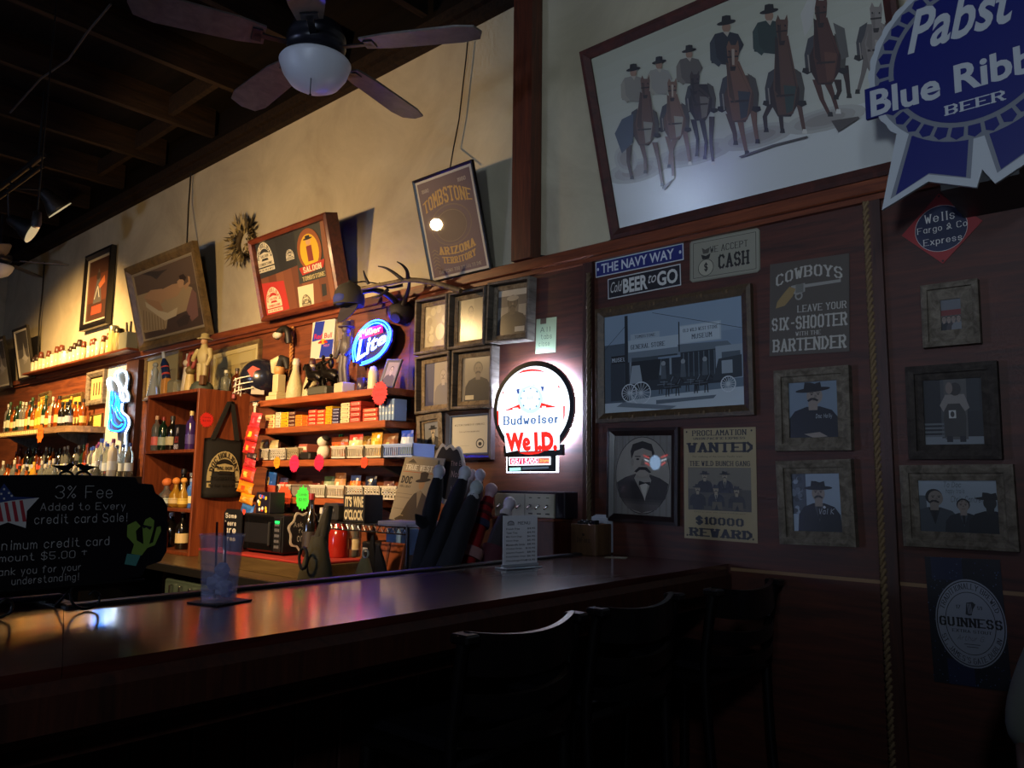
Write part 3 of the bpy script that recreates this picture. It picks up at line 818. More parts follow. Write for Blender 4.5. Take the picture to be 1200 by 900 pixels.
def sixsh(A):
    A.bg('#4d453c'); ink = '#a9a498'
    A.text('COWBOYS', 0, 0, 0, 0, ink, 'slab', t=1.2, warp=lambda u, v: (.08 + .84 * u, .74 + .13 * v + .07 * math.sin(math.pi * u)))
    A.poly([(.43, .70), (.90, .715), (.90, .745), (.43, .735)], '#8f8b82'); A.poly([(.28, .735), (.46, .75), (.46, .66), (.36, .63), (.28, .66)], '#8b877e')
    A.poly([(.26, .73), (.34, .70), (.30, .62), (.20, .53), (.08, .51), (.10, .58), (.18, .66)], '#8a7245'); A.ring(.38, .62, .05, .045, .006, '#8b877e')
    A.rect(.34, .655, .44, .745, '#6a675f')
    A.text('LEAVE YOUR', .36, .44, .97, .52, ink, 'slab', t=1.0); A.text('SIX-SHOOTER', .03, .26, .98, .41, ink, 'slab', t=1.4)
    A.text('WITH THE', .34, .195, .66, .24, ink, 'slab', t=1.0); A.text('BARTENDER', .04, .03, .97, .18, ink, 'slab', t=1.4)


sheet('cowboys_sign', 'brown COWBOYS LEAVE YOUR SIX-SHOOTER WITH THE BARTENDER tin sign', 'sign', m, w, h, sixsh, '#3d362f')
a, b, c, d = onY(1103, 227, .005), onY(1153, 262, .005), onY(1104, 308, .005), onY(1055, 271, .005)
cx_, cz_ = (b.x + d.x) / 2, (a.z + c.z) / 2; hw, hh = (b.x - d.x) / 2, (a.z - c.z) / 2; hw = hh = (hw + hh) / 2
m = wallM(cx_ - hw, cz_ - hh)


def wells(A):
    A.poly([(.5, .0), (1, .5), (.5, 1), (0, .5)], '#8f1f20')
    A.ell(.5, .5, .325, .325, '#c9c6c0', 40); A.ell(.5, .5, .32, .32, '#131c3e', 40)
    A.text('Wells', .30, .60, .68, .73, '#cfccc4', 'slab', t=.7); A.text('Fargo & Co', .20, .44, .82, .56, '#cfccc4', 'slab', t=.7); A.text('Express', .27, .26, .75, .38, '#cfccc4', 'slab', t=.7)
    A.ell(.5, .04, .015, .015, '#26150f'); A.ell(.5, .96, .015, .015, '#26150f')


sheet('express_sign', 'red diamond WELLS FARGO & CO EXPRESS sign on the dark panel at right', 'sign', m, 2 * hw, 2 * hh, wells, '#8f1f20', pts=[(hw, 0), (2 * hw, hh), (hw, 2 * hh), (0, hh)])

# --- framed street photograph
m, w, h = wallrect((697, 364), (880, 329), (882, 488), (697, 494), .03)
GOLD = wood('carved_frame', '#3b2c1c', '#5c4830', 0.45, (3, 3, 3), 0.1, 0.5, 14)


def street(A):
    A.bg('#5d6d7a'); A.rect(0, .42, 1, 1, '#76889a'); A.rect(0, .7, 1, 1, '#8092a2')
    A.poly([(0, 0), (1, 0), (1, .17), (.55, .15), (0, .10)], '#aeb8bd')
    A.rect(0, .1, .2, .70, '#44505a'); A.rect(.05, .12, .16, .5, '#2a323a'); A.rect(.055, .50, .20, .58, '#10151a'); A.text('MUSEUM', .06, .515, .195, .56, '#aab4ba', 'slab', t=1.2)
    A.rect(.19, .6, .58, .72, '#a3afb6'); A.rect(.21, .72, .43, .78, '#98a4ac'); A.text('GENERAL STORE', .21, .625, .47, .675, '#28323a', 'slab', t=1.2); A.text('TOMBSTONE', .24, .735, .40, .765, '#28323a', 'slab', t=1.0)
    A.poly([(.19, .6), (.58, .6), (.6, .52), (.17, .5)], '#6b7780'); A.rect(.18, .2, .58, .5, '#222a31')
    for i in range(5): A.rect(.2 + i * .075, .3, .215 + i * .075, .5, '#7b868d')
    A.rect(.57, .62, .86, .80, '#9ca8af'); A.rect(.58, .63, .85, .79, '#aeb9bf'); A.text('OLD WILD WEST STORE', .60, .73, .84, .765, '#28323a', 'slab', t=1.1); A.text('MUSEUM', .66, .655, .80, .705, '#39434b', 'slab', t=1.1)
    A.poly([(.56, .62), (.9, .6), (.95, .52), (.57, .54)], '#5d6870'); A.rect(.58, .22, .90, .54, '#1f272e'); A.rect(.82, .25, 1, .56, '#8b979f'); A.rect(.86, .28, .98, .5, '#4a555d')
    A.rect(.165, .12, .19, .98, '#161c22'); A.line([(.19, .9), (0, .65)], .002, '#1b2228'); A.line([(.38, .97), (1, .70)], .002, '#1b2228'); A.rect(.568, .55, .576, .84, '#161c22')

    def wheel(x, y, r):
        A.ring(x, y, r, r * A.w / A.h, .004, '#c8cfd2', 24)
        for i in range(8):
            q = math.pi * i / 8; A.line([(x - r * math.cos(q), y - r * math.sin(q) * A.w / A.h), (x + r * math.cos(q), y + r * math.sin(q) * A.w / A.h)], .0025, '#b5bdc1')
    A.poly([(.2, .3), (.42, .3), (.44, .5), (.22, .52)], '#151b20'); A.poly([(.2, .28), (.3, .28), (.28, .46), (.22, .46)], '#8e989e')
    A.rect(.42, .26, .82, .34, '#2a3238')
    def horse(x, y, s, c, hl):
        k = A.w / A.h; X = lambda a, b: (x + a * s, y + b * s * k)
        for lx, bx in ((-.42, -.46), (-.30, -.26), (.28, .24), (.40, .46)): A.poly([X(lx - .05, 0), X(lx + .05, 0), X(bx + .03, -.62), X(bx - .03, -.62)], c)
        A.poly([X(-.52, .02), X(-.5, .22), X(-.2, .2), X(.2, .18), X(.42, .3), X(.5, .1), X(.42, -.12), X(.0, -.16), X(-.42, -.14)], c)
        A.poly([X(.26, .14), X(.46, .0), X(.66, .42), X(.56, .56), X(.44, .44)], c); A.poly([X(.5, .54), X(.60, .58), X(.84, .30), X(.78, .22), X(.62, .34)], c)
        A.poly([X(-.4, .17), X(.18, .14), X(.16, .10), X(-.38, .12)], hl); A.poly([X(.40, .1), X(.58, .42), X(.55, .46), X(.36, .14)], hl); A.line([X(-.1, .2), X(-.12, -.14)], .0022, hl); A.line([X(-.6, -.02), X(.45, .02)], .0022, hl)
    A.poly([(.40, .06), (.80, .08), (.82, .11), (.40, .10)], '#59646c')
    horse(.47, .25, .10, '#20272d', '#6d777e'); horse(.52, .22, .10, '#12171b', '#59636a'); horse(.66, .25, .095, '#262d33', '#6d777e'); horse(.72, .23, .10, '#14191d', '#5d676e')
    for i in range(7): A.rect(.60 + .035 * i, .30, .606 + .035 * i, .53, '#59646c')
    A.rect(.30, .52, .56, .535, '#2a3238'); A.poly([(.22, .50), (.42, .50), (.42, .53), (.22, .54)], '#39434a')
    A.poly([(.80, .24), (.99, .26), (.99, .46), (.84, .44)], '#2b3339'); A.rect(.86, .3, .93, .42, '#8d979d')
    wheel(.20, .19, .06); wheel(.29, .18, .075); wheel(.90, .2, .05)
    for x in (.46, .6, .75): A.ell(x, .45, .015, .025, '#8a8f90'); A.poly([(x - .02, .3), (x + .02, .3), (x + .015, .43), (x - .015, .43)], '#4c545a')
    A.poly([(.1, .06), (.5, .0), (.55, .03), (.15, .10)], '#6b767d')


def carve(t, w, h):
    mb = MB(); mt = C('#6e583a', .6)
    for i in range(6):
        x = w * (.12 + .15 * i)
        for y in (.019, h - .019):
            for s in (-1, 1): mb.box((x - .012 + s * .007, y - .007, .03), (x - .009 + s * .012, y + .007, .0325), mt)
            mb.ball((x, y, .03), .004, mt, 8, 5)
    mb.build('carving', t)


framed('street_photo', 'large carved-framed old photo of a stagecoach by a general store', 'picture', m, w, h, .042, .03, GOLD, street, coat=.2, rec=.012, extra=carve)

# --- oval portrait
m, w, h = wallrect((709, 501), (792, 501), (793, 616), (710, 611), .025)
DKF = wood('dark_walnut_frame', '#160d0c', '#2b1a17', 0.4, (3, 3, 3), 0.25, 0.05, 5)


def oval(A):
    A.bg('#77736c')
    for i in range(9): A.rect(.02 + .11 * i, 0, .05 + .11 * i, 1, '#6c6861')
    A.ell(.5, .5, .475, .485, '#211d1a', 48); A.ell(.5, .5, .465, .475, '#8d877c', 48)
    A.poly([(.05, .40), (.2, .47), (.40, .52), (.6, .52), (.8, .47), (.95, .40), (.9, .22), (.75, .10), (.5, .03), (.25, .10), (.1, .22)], '#2e2a28')
    for i, c in enumerate(('#3b3634', '#484340', '#57514c')): A.poly([(.14 + .03 * i, .2 - .03 * i), (.86 - .03 * i, .2 - .03 * i), (.75, .10 - .012 * i), (.5, .045 - .004 * i), (.25, .10 - .012 * i)], c)
    A.poly([(.36, .46), (.40, .52), (.60, .52), (.66, .44), (.55, .2)], '#8f897e'); A.poly([(.46, .38), (.60, .40), (.55, .18)], '#b9b3a6'); A.poly([(.44, .37), (.56, .40), (.64, .37), (.64, .42), (.54, .41), (.45, .43)], '#151211')
    A.poly([(.40, .46), (.62, .46), (.64, .55), (.38, .55)], '#8a8175')
    A.ell(.5, .68, .185, .2, '#948b7e'); A.ell(.325, .66, .03, .045, '#857c70')
    A.poly([(.31, .70), (.29, .80), (.33, .89), (.5, .93), (.66, .89), (.71, .78), (.68, .72), (.66, .80), (.5, .84), (.36, .80)], '#1d1816')
    for x in (.42, .59): A.ell(x, .70, .03, .012, '#1c1715'); A.line([(x - .05, .735), (x + .05, .735)], .004, '#1f1916')
    A.poly([(.49, .70), (.53, .70), (.55, .62), (.47, .62)], '#7a7166')
    A.poly([(.36, .545), (.44, .60), (.5, .605), (.58, .60), (.66, .535), (.62, .53), (.55, .565), (.46, .565), (.40, .53)], '#191413')


framed('oval_portrait', 'dark-framed oval portrait of a man with a heavy moustache', 'picture', m, w, h, .034, .025, DKF, oval, coat=1.0, rec=.012)

# --- wanted poster
m, w, h = wallrect((800, 503), (885, 500), (887, 637), (802, 630), .003)


def wanted(A):
    A.bg('#9c8a62'); ink = '#15151c'
    A.text('PROCLAMATION', .12, .93, .88, .985, ink, 'slab', t=1.2); A.text('UNION PACIFIC EXPRESS', .14, .895, .86, .918, ink, 'slab', t=1.3); A.text('WANTED', .04, .775, .96, .875, ink, 'slab', t=1.7)
    A.text('For robbing of the Union Pacific train', .13, .73, .82, .752, '#4a4332', 'sans'); A.text('THE WILD BUNCH GANG', .08, .655, .92, .705, ink, 'slab', t=1.3)
    A.rect(.06, .26, .93, .645, '#4a443a'); A.rect(.06, .45, .93, .645, '#6b6352')
    k = [(.30, .42, '#1d1b1e'), (.58, .42, '#26242a'), (.20, .3, '#201e20'), (.46, .3, '#26262c'), (.74, .29, '#2d2a28')]
    for i, (x, y, c) in enumerate(k):
        person(A, x, y, .06, '#8f8168', c, c if i != 1 else '#1b191a', '#8a826e' if i in (1, 3) else None, '#241f1c', True, 1.1)
    for x in (.20, .46, .74):
        A.poly([(x - .07, .30), (x + .07, .30), (x + .09, .28), (x + .06, .265), (x - .06, .265)], '#1b191a'); A.poly([(x - .05, .34), (x + .08, .34), (x + .09, .27), (x + .03, .27), (x + .01, .32), (x - .02, .27), (x - .06, .27)], '#5b5240' if x != .2 else '#1f1d1e')
    A.text('Dead or alive  this reward will be paid', .15, .235, .85, .25, '#4a4332', 'sans'); A.text('$10000', .17, .125, .83, .21, ink, 'slab', t=1.7); A.text('REWARD', .07, .02, .94, .105, ink, 'slab', t=1.8)
    for x in (.05, .95):
        for y in (.03, .97): A.ell(x, y, .012, .009, '#221d14')


sheet('wanted_poster', 'WANTED wild bunch gang $10000 REWARD poster', 'poster', m, w, h, wanted, '#6d6146', .003)

# --- grey wood framed photographs
def p1(A):
    A.bg('#6d7a88'); A.rect(0, .0, 1, .35, '#56616f'); person(A, .50, -.04, .32, '#85776c', '#15161d', '#120f10', None, '#1a1513', True, 1.2, True, .4); A.poly([(.3, .07), (.62, .1), (.78, .02), (.5, .0)], '#8a7d72'); A.text('Doc Holly', .55, .32, .88, .42, '#b9bcc0', 'chalk', t=.5, shear=.2)


def p2(A):
    A.bg('#8793a0'); A.rect(0, .3, .3, 1, '#3b4048')
    for i in range(26): A.ell(random.uniform(0, .3), random.uniform(.3, 1), .05, .04, random.choice(('#59626b', '#2a2f35', '#7d8791')), 8)
    person(A, .55, -.03, .28, '#84776d', '#121319', '#0e0d0f', '#3b3b40', '#15110f', True, 1.1); A.ell(.66, .42, .03, .025, '#b9bcc0', 6); A.text('Val K', .55, .30, .86, .40, '#b9bcc0', 'chalk', t=.5, shear=.2)


def p3(A):
    A.bg('#54504c'); A.rect(0, .62, 1, 1, '#5f6064'); A.rect(0, .48, 1, .66, '#6a2a28')
    for i, x in enumerate((.15, .38, .6, .84)): person(A, x, -.05, .17, '#7f6f64', ('#22242a', '#1a1a1e', '#3b3436', '#6a6a6c')[i], None, None, '#1a1513')


def p4(A):
    A.bg('#16161a'); A.rect(0, .0, 1, .12, '#6e7276'); A.rect(.3, .1, .38, 1, '#3a3a3c'); A.rect(.7, .5, .95, 1, '#202226'); A.rect(.36, .08, .74, 1, '#4a4744')
    A.poly([(.36, .12), (.7, .12), (.72, .40), (.68, .62), (.38, .62), (.34, .4)], '#2f2b28'); A.poly([(.28, .6), (.38, .76), (.7, .76), (.78, .55), (.7, .5), (.62, .62), (.42, .62), (.34, .5)], '#77706a'); A.ell(.55, .84, .1, .1, '#2b2523')
    A.ell(.45, .86, .06, .09, '#6d6058'); A.rect(.43, .40, .55, .52, '#a9a7a2'); A.ell(.49, .46, .035, .045, '#33302d')
    for i in range(4): A.rect(0, .12 + i * .06, .34, .15 + i * .06, '#55585a')
    A.rect(.38, .04, .48, .13, '#17151a'); A.rect(.6, .04, .7, .13, '#17151a')


def p5(A):
    A.bg('#8b949b'); A.rect(0, 0, 1, .15, '#9fa6aa'); A.rect(0, .1, .1, .7, '#4c5358')
    person(A, .20, -.06, .29, '#7b7066', '#3a3f44', None, '#1c1f22', '#1f1b18', True, 1.25, True, .4); person(A, .57, -.04, .225, '#877a70', '#202328', None, '#3b4045', '#16130f', False, 1.2); person(A, .9, -.05, .255, '#20201f', '#15171a', '#121214', None, '#111', False, 1.2, False)
    A.text('To Doc', .34, .86, .56, .97, '#22262a', 'chalk', t=.5, shear=.2); A.text('happy trails', .36, .72, .60, .84, '#22262a', 'chalk', t=.5, shear=.2); A.text('Chris Cantrell', .42, .58, .84, .70, '#22262a', 'chalk', t=.5, shear=.25)


def grey(tl, tr, br, bl, name, lab, art, fw=.026, iw=.022, dep=.04, fm=None, im=None, gap=0.0, grp=None, ofs=None, coat=.3):
    m, w, h = wallrect(tl, tr, br, bl, dep)
    return framed(name, lab, 'picture', m, w, h, fw, dep, fm or GREYW, art, iw, im or GREYW, gap, grp, coat, .014, 'photo', .9, None, ofs)


grey((905, 434), (993, 428), (997, 527), (908, 529), 'framed_photo', 'weathered-framed signed photo of a man in black hat, arms folded, below the six-shooter sign', p1)
grey((910, 541), (999, 537), (1002, 642), (913, 637), 'framed_photo', 'weathered-framed signed photo of a black-hatted lawman with trees behind', p2)
grey((1078, 335), (1145, 325), (1148, 402), (1080, 407), 'framed_photo', 'small weathered-framed colour photo of people below the diamond sign', p3, .018, .036)
grey((1059, 430), (1167, 422), (1173, 538), (1064, 538), 'framed_photo', 'square dark-framed photo of a couple embracing in a doorway', p4, .026, .022, fm=wood('dim_frame_wood', '#2a2522', '#4a423c', .8, (6, 6, 1.2), 0, .2, 5, .2), im=wood('dim_frame_wood', '', ''))
grey((1053, 545), (1187, 544), (1194, 647), (1059, 640), 'framed_photo', 'wide weathered-framed signed photo of three people, lowest on the right wall', p5, .026, .024)

# --- stout sign
m, w, h = wallrect((1088, 652), (1180, 657), (1182, 810), (1094, 799), .004)


def stout(A):
    A.bg('#080b18'); A.rect(.08, .82, .5, 1, '#111a3a'); A.rect(.2, 0, .55, .2, '#121c3c')
    rr = random.Random(3)
    for i in range(150):
        x, y = rr.random(), rr.random()
        if (x - .55) ** 2 / .2 + (y - .5) ** 2 / .12 > 1: A.ell(x, y, .008, .005, '#2b3a66' if rr.random() < .6 else '#4a5878', 6)
    A.ell(.55, .49, .46, .345, '#8b909c', 48); A.ring(.55, .49, .445, .333, .003, '#15171d', 48); A.ring(.55, .49, .33, .245, .002, '#15171d', 48)
    c = (.55 * A.w, .49 * A.h); r = .375 * A.w
    f = A.h * .345 / (A.w * .46)

    def warp(top):
        def g(u, v):
            w_ = R(160 - 140 * u) if top else R(200 + 140 * u)
            rr_ = .355 + .065 * v if top else .355 + .065 * (1 - v)
            return .55 + rr_ * math.cos(w_), .49 + rr_ * .75 * math.sin(w_)
        return g
    A.text('TRADITIONALLY BREWED', 0, 0, 0, 0, '#15171d', 'slab', t=.9, warp=warp(True)); A.text("ST. JAMES'S GATE DUBLIN", 0, 0, 0, 0, '#15171d', 'slab', t=.9, warp=warp(False))
    A.text('GUINNESS', .14, .455, .96, .535, '#101217', 'slab', t=1.5); A.text('EXTRA STOUT', .30, .415, .82, .44, '#101217', 'slab', t=1.0)
    A.poly([(.50, .56), (.52, .65), (.60, .66), (.64, .64), (.60, .60), (.58, .555), (.54, .55)], '#2a2d34')
    for i in range(4): A.line([(.53 + .015 * i, .645), (.54 + .015 * i, .565)], .0015, '#8b909c')
    A.text('17', .38, .60, .44, .63, '#15171d', 'slab', t=1.2); A.text('59', .66, .60, .72, .63, '#15171d', 'slab', t=1.2)
    A.text('Arthur G', .36, .355, .72, .395, '#33363d', 'chalk', t=.4, shear=.4); A.rect(.45, .325, .66, .33, '#33363d'); A.rect(.48, .305, .63, .31, '#33363d')


sheet('stout_sign', 'dark blue GUINNESS EXTRA STOUT tin sign, lowest on the right wall', 'sign', m, w, h, stout, '#070912', .004, .3)

# --- note
m, w, h = wallrect((627, 374), (650, 372), (652, 412), (628, 415), .002)
sheet('paper_note', 'pale green handwritten paper note pinned above the oval beer sign', 'note', m, w, h, lambda A: (A.bg('#9fb08a'), A.text('All', .2, .6, .7, .75, '#3b4436', 'chalk', t=.5), A.text('tabs', .25, .4, .8, .55, '#3b4436', 'chalk', t=.5), A.text('close', .15, .2, .7, .35, '#3b4436', 'chalk', t=.5), A.rect(.2, .84, .5, 1, '#5d4a38')), '#9fb08a', .0015)
# ------------------------------------------------------------------ leaning pictures on the ledge, neon signs, grouped photographs
def zq(ox, oy, k): return lambda *ps: [(ox + x * k, oy + y * k) for x, y in ps]


BLK = C('#0e0b0c', 0.35, coat=.3)
m, w, h = leanM((482, 214), (552, 185), (575, 318), (505, 332), 0.045)
m = m @ Matrix.Translation((0, 0, -.022))


def tomb(A):
    A.bg('#b9b3a6'); A.rect(.03, .025, .97, .975, '#5c4850'); tan = '#b38c4a'
    A.text('1880', .09, .87, .22, .91, '#a79a8c', 'slab', t=1.2); A.text('1880', .74, .87, .88, .91, '#a79a8c', 'slab', t=1.2)
    A.text('TOMBSTONE', 0, 0, 0, 0, tan, 'slab', t=1.45, warp=lambda u, v: (.07 + .86 * u, .66 + .05 * math.sin(math.pi * u) + v * (.12 + .05 * math.sin(math.pi * u))))
    A.ring(.5, .5, .36, .2, .006, '#6d5a4c'); A.ell(.5, .49, .28, .165, '#5c4a44'); A.ring(.5, .49, .27, .155, .003, '#7d6a58')
    A.text('ARIZONA', 0, 0, 0, 0, tan, 'slab', t=1.9, warp=lambda u, v: (.2 + .66 * u, .235 - .03 * math.sin(math.pi * u) + v * .09)); A.text('TERRITORY', 0, 0, 0, 0, tan, 'slab', t=1.9, warp=lambda u, v: (.24 + .6 * u, .145 - .03 * math.sin(math.pi * u) + v * .075))
    A.text('"THE TOWN TOO TOUGH TO DIE"', .14, .05, .9, .085, '#a79a8c', 'slab', t=1.1)
    for i in range(6): A.line([(.08, .28 - .035 * i), (.13, .30 - .035 * i), (.19, .27 - .035 * i)], .005, '#7d6a52')


framed('tombstone_poster', 'black-framed TOMBSTONE ARIZONA TERRITORY poster leaning out left of the timber post', 'poster', m, w, h, .016, .022, BLK, tomb, coat=1.0, rec=.014, printname='print')


def logo(A, x, y, w, h, col, ink, seal=True):
    n = 14
    pts = [(x + w * (.5 - .5 * math.cos(math.pi * i / n)), y + h * (.30 + .70 * math.sin(math.pi * i / n))) for i in range(n + 1)]
    A.poly(pts + [(x + w, y + h * .18), (x, y + h * .18)], col)
    A.poly([(x + w * (.5 - .3 * math.cos(math.pi * i / n)), y + h * (.52 + .26 * math.sin(math.pi * i / n))) for i in range(n + 1)], ink)
    A.poly([(x + w * .2, y + h * .44), (x + w * .8, y + h * .44), (x + w * .8, y + h * .60), (x + w * .5, y + h * .66), (x + w * .2, y + h * .60)], col)
    A.poly([(x + w * .28, y + h * .37), (x + w * .72, y + h * .37), (x + w * .66, y + h * .45), (x + w * .34, y + h * .45)], ink)

    def arcw(u, v):
        q = math.pi * (1 - u) * .86 + math.pi * .07; r_ = .36 + .11 * v
        return x + w * (.5 + r_ * math.cos(q)), y + h * (.30 + (r_ + .01) * 1.4 * math.sin(q))
    A.text('DOC HOLLIDAY', 0, 0, 0, 0, ink, 'slab', t=1.5, warp=arcw)
    A.text('SALOON', x + w * .26, y + h * .48, x + w * .74, y + h * .58, ink, 'slab', t=1.4)
    A.text('TOMBSTONE', x + w * .08, y + h * .21, x + w * .92, y + h * .31, ink, 'slab', t=1.5)
    A.rect(x, y, x + w, y + h * .13, col); A.text('IN THE WILD WEST', x + w * .05, y + h * .03, x + w * .95, y + h * .1, ink, 'slab', t=1.5)


m, w, h = leanM((290, 283), (377, 248), (400, 353), (303, 380), 0.125)
m = m @ Matrix.Translation((0, 0, -.1))
zz = zq(240, 230, 190 / 1069)


def shirts(A):
    A.bg('#6a3a22')
    for i in range(9): A.rect(i / 9 + .004, 0, (i + 1) / 9, 1, ('#74422a', '#643620', '#7d4a2e')[i % 3])
    A.px(zz((300, 320), (452, 262), (500, 500), (355, 552)), '#26282a'); A.px(zz((452, 262), (590, 215), (612, 455), (500, 500)), '#1e1f21')
    A.px(zz((585, 215), (755, 150), (800, 530), (625, 580)), '#2f302c'); A.px(zz((360, 580), (520, 555), (560, 740), (385, 800)), '#b5302a'); A.px(zz((612, 600), (715, 575), (722, 730), (628, 752)), '#d5c9a5'); A.px(zz((770, 580), (800, 575), (806, 650), (776, 662)), '#1e2022')

    def lg(cx, cy, w_, h_, col, ink):
        a = A.U(240 + cx * .1777, 230 + cy * .1777); logo(A, a[0] - w_ / 2, a[1] - h_ / 2, w_, h_, col, ink)
    lg(395, 400, .24, .40, '#cfc8b0', '#26282a'); lg(455, 680, .22, .34, '#d8cfae', '#b5302a'); lg(562, 385, .11, .14, '#c8c2ae', '#1e1f21'); lg(672, 690, .12, .17, '#4a4636', '#d5c9a5')
    a = A.U(240 + 692 * .1777, 230 + 350 * .1777)
    A.ell(a[0], a[1], .155, .27, '#8a4a1e'); A.ell(a[0], a[1] - .02, .12, .22, '#d8a91e'); A.rect(a[0] - .035, a[1] - .15, a[0] + .035, a[1] + .05, '#7a2a20'); A.ell(a[0], a[1] + .1, .03, .045, '#c89a6a'); A.ell(a[0], a[1] + .14, .06, .014, '#1c1614'); A.rect(a[0] - .03, a[1] + .14, a[0] + .03, a[1] + .18, '#1c1614')
    A.poly([(a[0] - .17, a[1] - .2), (a[0] + .17, a[1] - .17), (a[0] + .14, a[1] - .27), (a[0] - .14, a[1] - .3)], '#a8281c'); A.text('SALOON', a[0] - .12, a[1] - .28, a[0] + .12, a[1] - .2, '#e0d8b8', 'slab', t=1.4); A.text('TOMBSTONE', a[0] - .15, a[1] - .38, a[0] + .15, a[1] - .32, '#b5a878', 'slab', t=1.4)


REDW = wood('red_case_wood', '#4a1f12', '#7d3a22', 0.4, (1.5, 5, 5), .2, .08, 4)
framed('shirt_display_case', 'deep wooden glass case of saloon T-shirts leaning out above the snack shelves', 'display case', m, w, h, .035, .1, REDW, shirts, coat=.8, rec=.06, printname='shirts', drop=.9)

m, w, h = leanM((144, 312), (225, 285), (243, 393), (163, 412), 0.08)
m = m @ Matrix.Translation((0, 0, -.05))
zn = zq(70, 270, 190 / 1140)


def recl(A):
    A.bg('#5a4a3a'); A.rect(0, .0, 1, .25, '#4a3a30'); A.rect(0, .6, 1, 1, '#625040')
    A.px(zn((585, 310), (620, 290), (700, 285), (760, 270), (720, 300), (680, 345), (640, 320)), '#3c332c')
    A.px(zn((545, 460), (640, 430), (740, 420), (860, 380), (930, 400), (950, 470), (900, 560), (760, 620), (750, 690), (600, 720), (570, 690)), '#a58f68')
    for i in range(8): A.px(zn((585 + 20 * i, 560 + 8 * i), (592 + 20 * i, 560 + 8 * i), (600 + 20 * i, 700), (592 + 20 * i, 702)), '#8a744f')
    A.px(zn((930, 410), (960, 440), (975, 600), (930, 640), (890, 560)), '#7d5a50')
    sk = '#b08a62'
    A.px(zn((590, 470), (640, 420), (720, 410), (745, 450), (740, 500), (700, 520), (620, 500)), sk); A.px(zn((600, 480), (700, 500), (730, 560), (700, 580), (640, 540)), '#a57f58')
    A.px(zn((720, 415), (790, 380), (840, 370), (865, 400), (830, 460), (750, 490)), sk); A.px(zn((825, 360), (850, 335), (875, 350), (870, 395), (840, 405)), '#b9936a'); A.px(zn((838, 320), (870, 305), (890, 330), (880, 360), (865, 345), (845, 345)), '#33251c')
    A.px(zn((870, 390), (905, 360), (900, 320), (915, 325), (918, 370), (885, 420)), sk); A.px(zn((680, 560), (760, 580), (830, 540), (820, 600), (740, 635), (690, 600)), '#c2b28c'); A.px(zn((600, 500), (690, 560), (740, 630), (690, 600), (610, 540)), '#c2b28c')
    A.px(zn((820, 640), (880, 590), (920, 600), (900, 660), (840, 680)), '#3a2e28')


GILT = wood('gilt_frame', '#4a3a24', '#7d6640', 0.4, (3, 3, 3), .1, .15, 5)
framed('reclining_painting', 'gilt-framed painting of a reclining figure on draped cloth leaning on the ledge', 'painting', m, w, h, .07, .05, GILT, recl, .02, C('#8d8068', .6), 0, None, .25, .015, 'canvas', .35)

a, b, c, d = onY(90, 301, .1), onY(119, 286, .1), onY(121, 377, .1), onY(88, 386, .1)
m, w, h = wallrect((90, 301), (119, 286), (121, 377), (88, 386), .1)


def darkart(A):
    A.bg('#3a1c0e'); A.rect(0, .3, 1, .75, '#55270f')
    A.poly([(.3, .28), (.42, .62), (.5, .85), (.62, .62), (.72, .28)], '#4a4644'); A.ell(.5, .72, .1, .06, '#2c1f1a'); A.line([(.36, .35), (.5, .55), (.6, .36)], .012, '#b5aea4'); A.poly([(.52, .58), (.8, .7), (.85, .58), (.6, .5)], '#a5582e'); A.rect(.25, .1, .75, .24, '#9c3a20')


framed('dark_picture', 'tall black-framed dark orange picture high on the far plaster wall', 'picture', m, w, h, .06, .05, BLK, darkart, .02, C('#a8a08c', .6), 0, None, .5, .02, 'print', .7)
for q, lab, tone in ((((13, 388), (31, 379), (38, 441), (21, 449)), 'small dark-framed grey picture leaning on the far ledge, left of the shot glasses', '#55504a'), (((-14, 401), (3, 392), (12, 452), (-5, 460)), 'dark-framed pale picture cut off by the left edge on the far ledge', '#6a665c')):
    m, w, h = leanM(*q, .08); m = m @ Matrix.Translation((0, 0, -.03))
    framed('small_picture', lab, 'picture', m, w, h, .03, .03, BLK, lambda A, tone=tone: (A.bg(tone), A.rect(0, 0, 1, .4, '#8d8778'), A.rect(0, .6, 1, 1, '#3a3632'), A.poly([(.4, .25), (.55, .75), (.72, .3)], '#a29c90'), A.poly([(.3, .4), (.6, .48), (.85, .36), (.6, .32)], '#b5b0a4')), .02, C('#b5b0a2', .6), 0, 'small pictures on the far ledge', .4, .012)

# hanging wires and cables on the plaster
def cord(name, lab, pts, r, col='#17130f', cat='cord'):
    mb = MB(); mb.tube(pts, r, C(col, .7), 6); return solo(mb, name, lab, cat)


cord('picture_wire', 'dark cord running up the wall from the reclining painting', [onY(219, 288, .15), onY(221, 240, .04), onY(224, 200, .012), onY(225, 198, .01)], .006)
cord('wall_cable', 'thin cable hanging down the plaster left of the timber post', [onY(551, 18, .01), onY(546, 70, .01), onY(538, 140, .01), onY(531, 176, .012), onY(527, 200, .1)], .004)
cord('wall_cable', 'thin dark cable down the far end of the plaster wall', [onY(52, 307, .012), onY(50, 340, .012), onY(46, 377, .012), onY(44, 440, .012)], .008)
cord('wall_cable', 'black cable looping from the timber post to the cowboy painting', [onY(634, 300, .02), onY(655, 303, .03), onY(680, 295, .03), onY(704, 288, .03), onY(716, 282, .03)], .006)
cord('ceiling_cable', 'loose cable slung beneath the ceiling joists', [onZ(130, 5, 4.0), onZ(103, 37, 3.98), onZ(80, 70, 3.96), onZ(48, 92, 3.98), onZ(12, 132, 3.97)], .007, '#33302e')

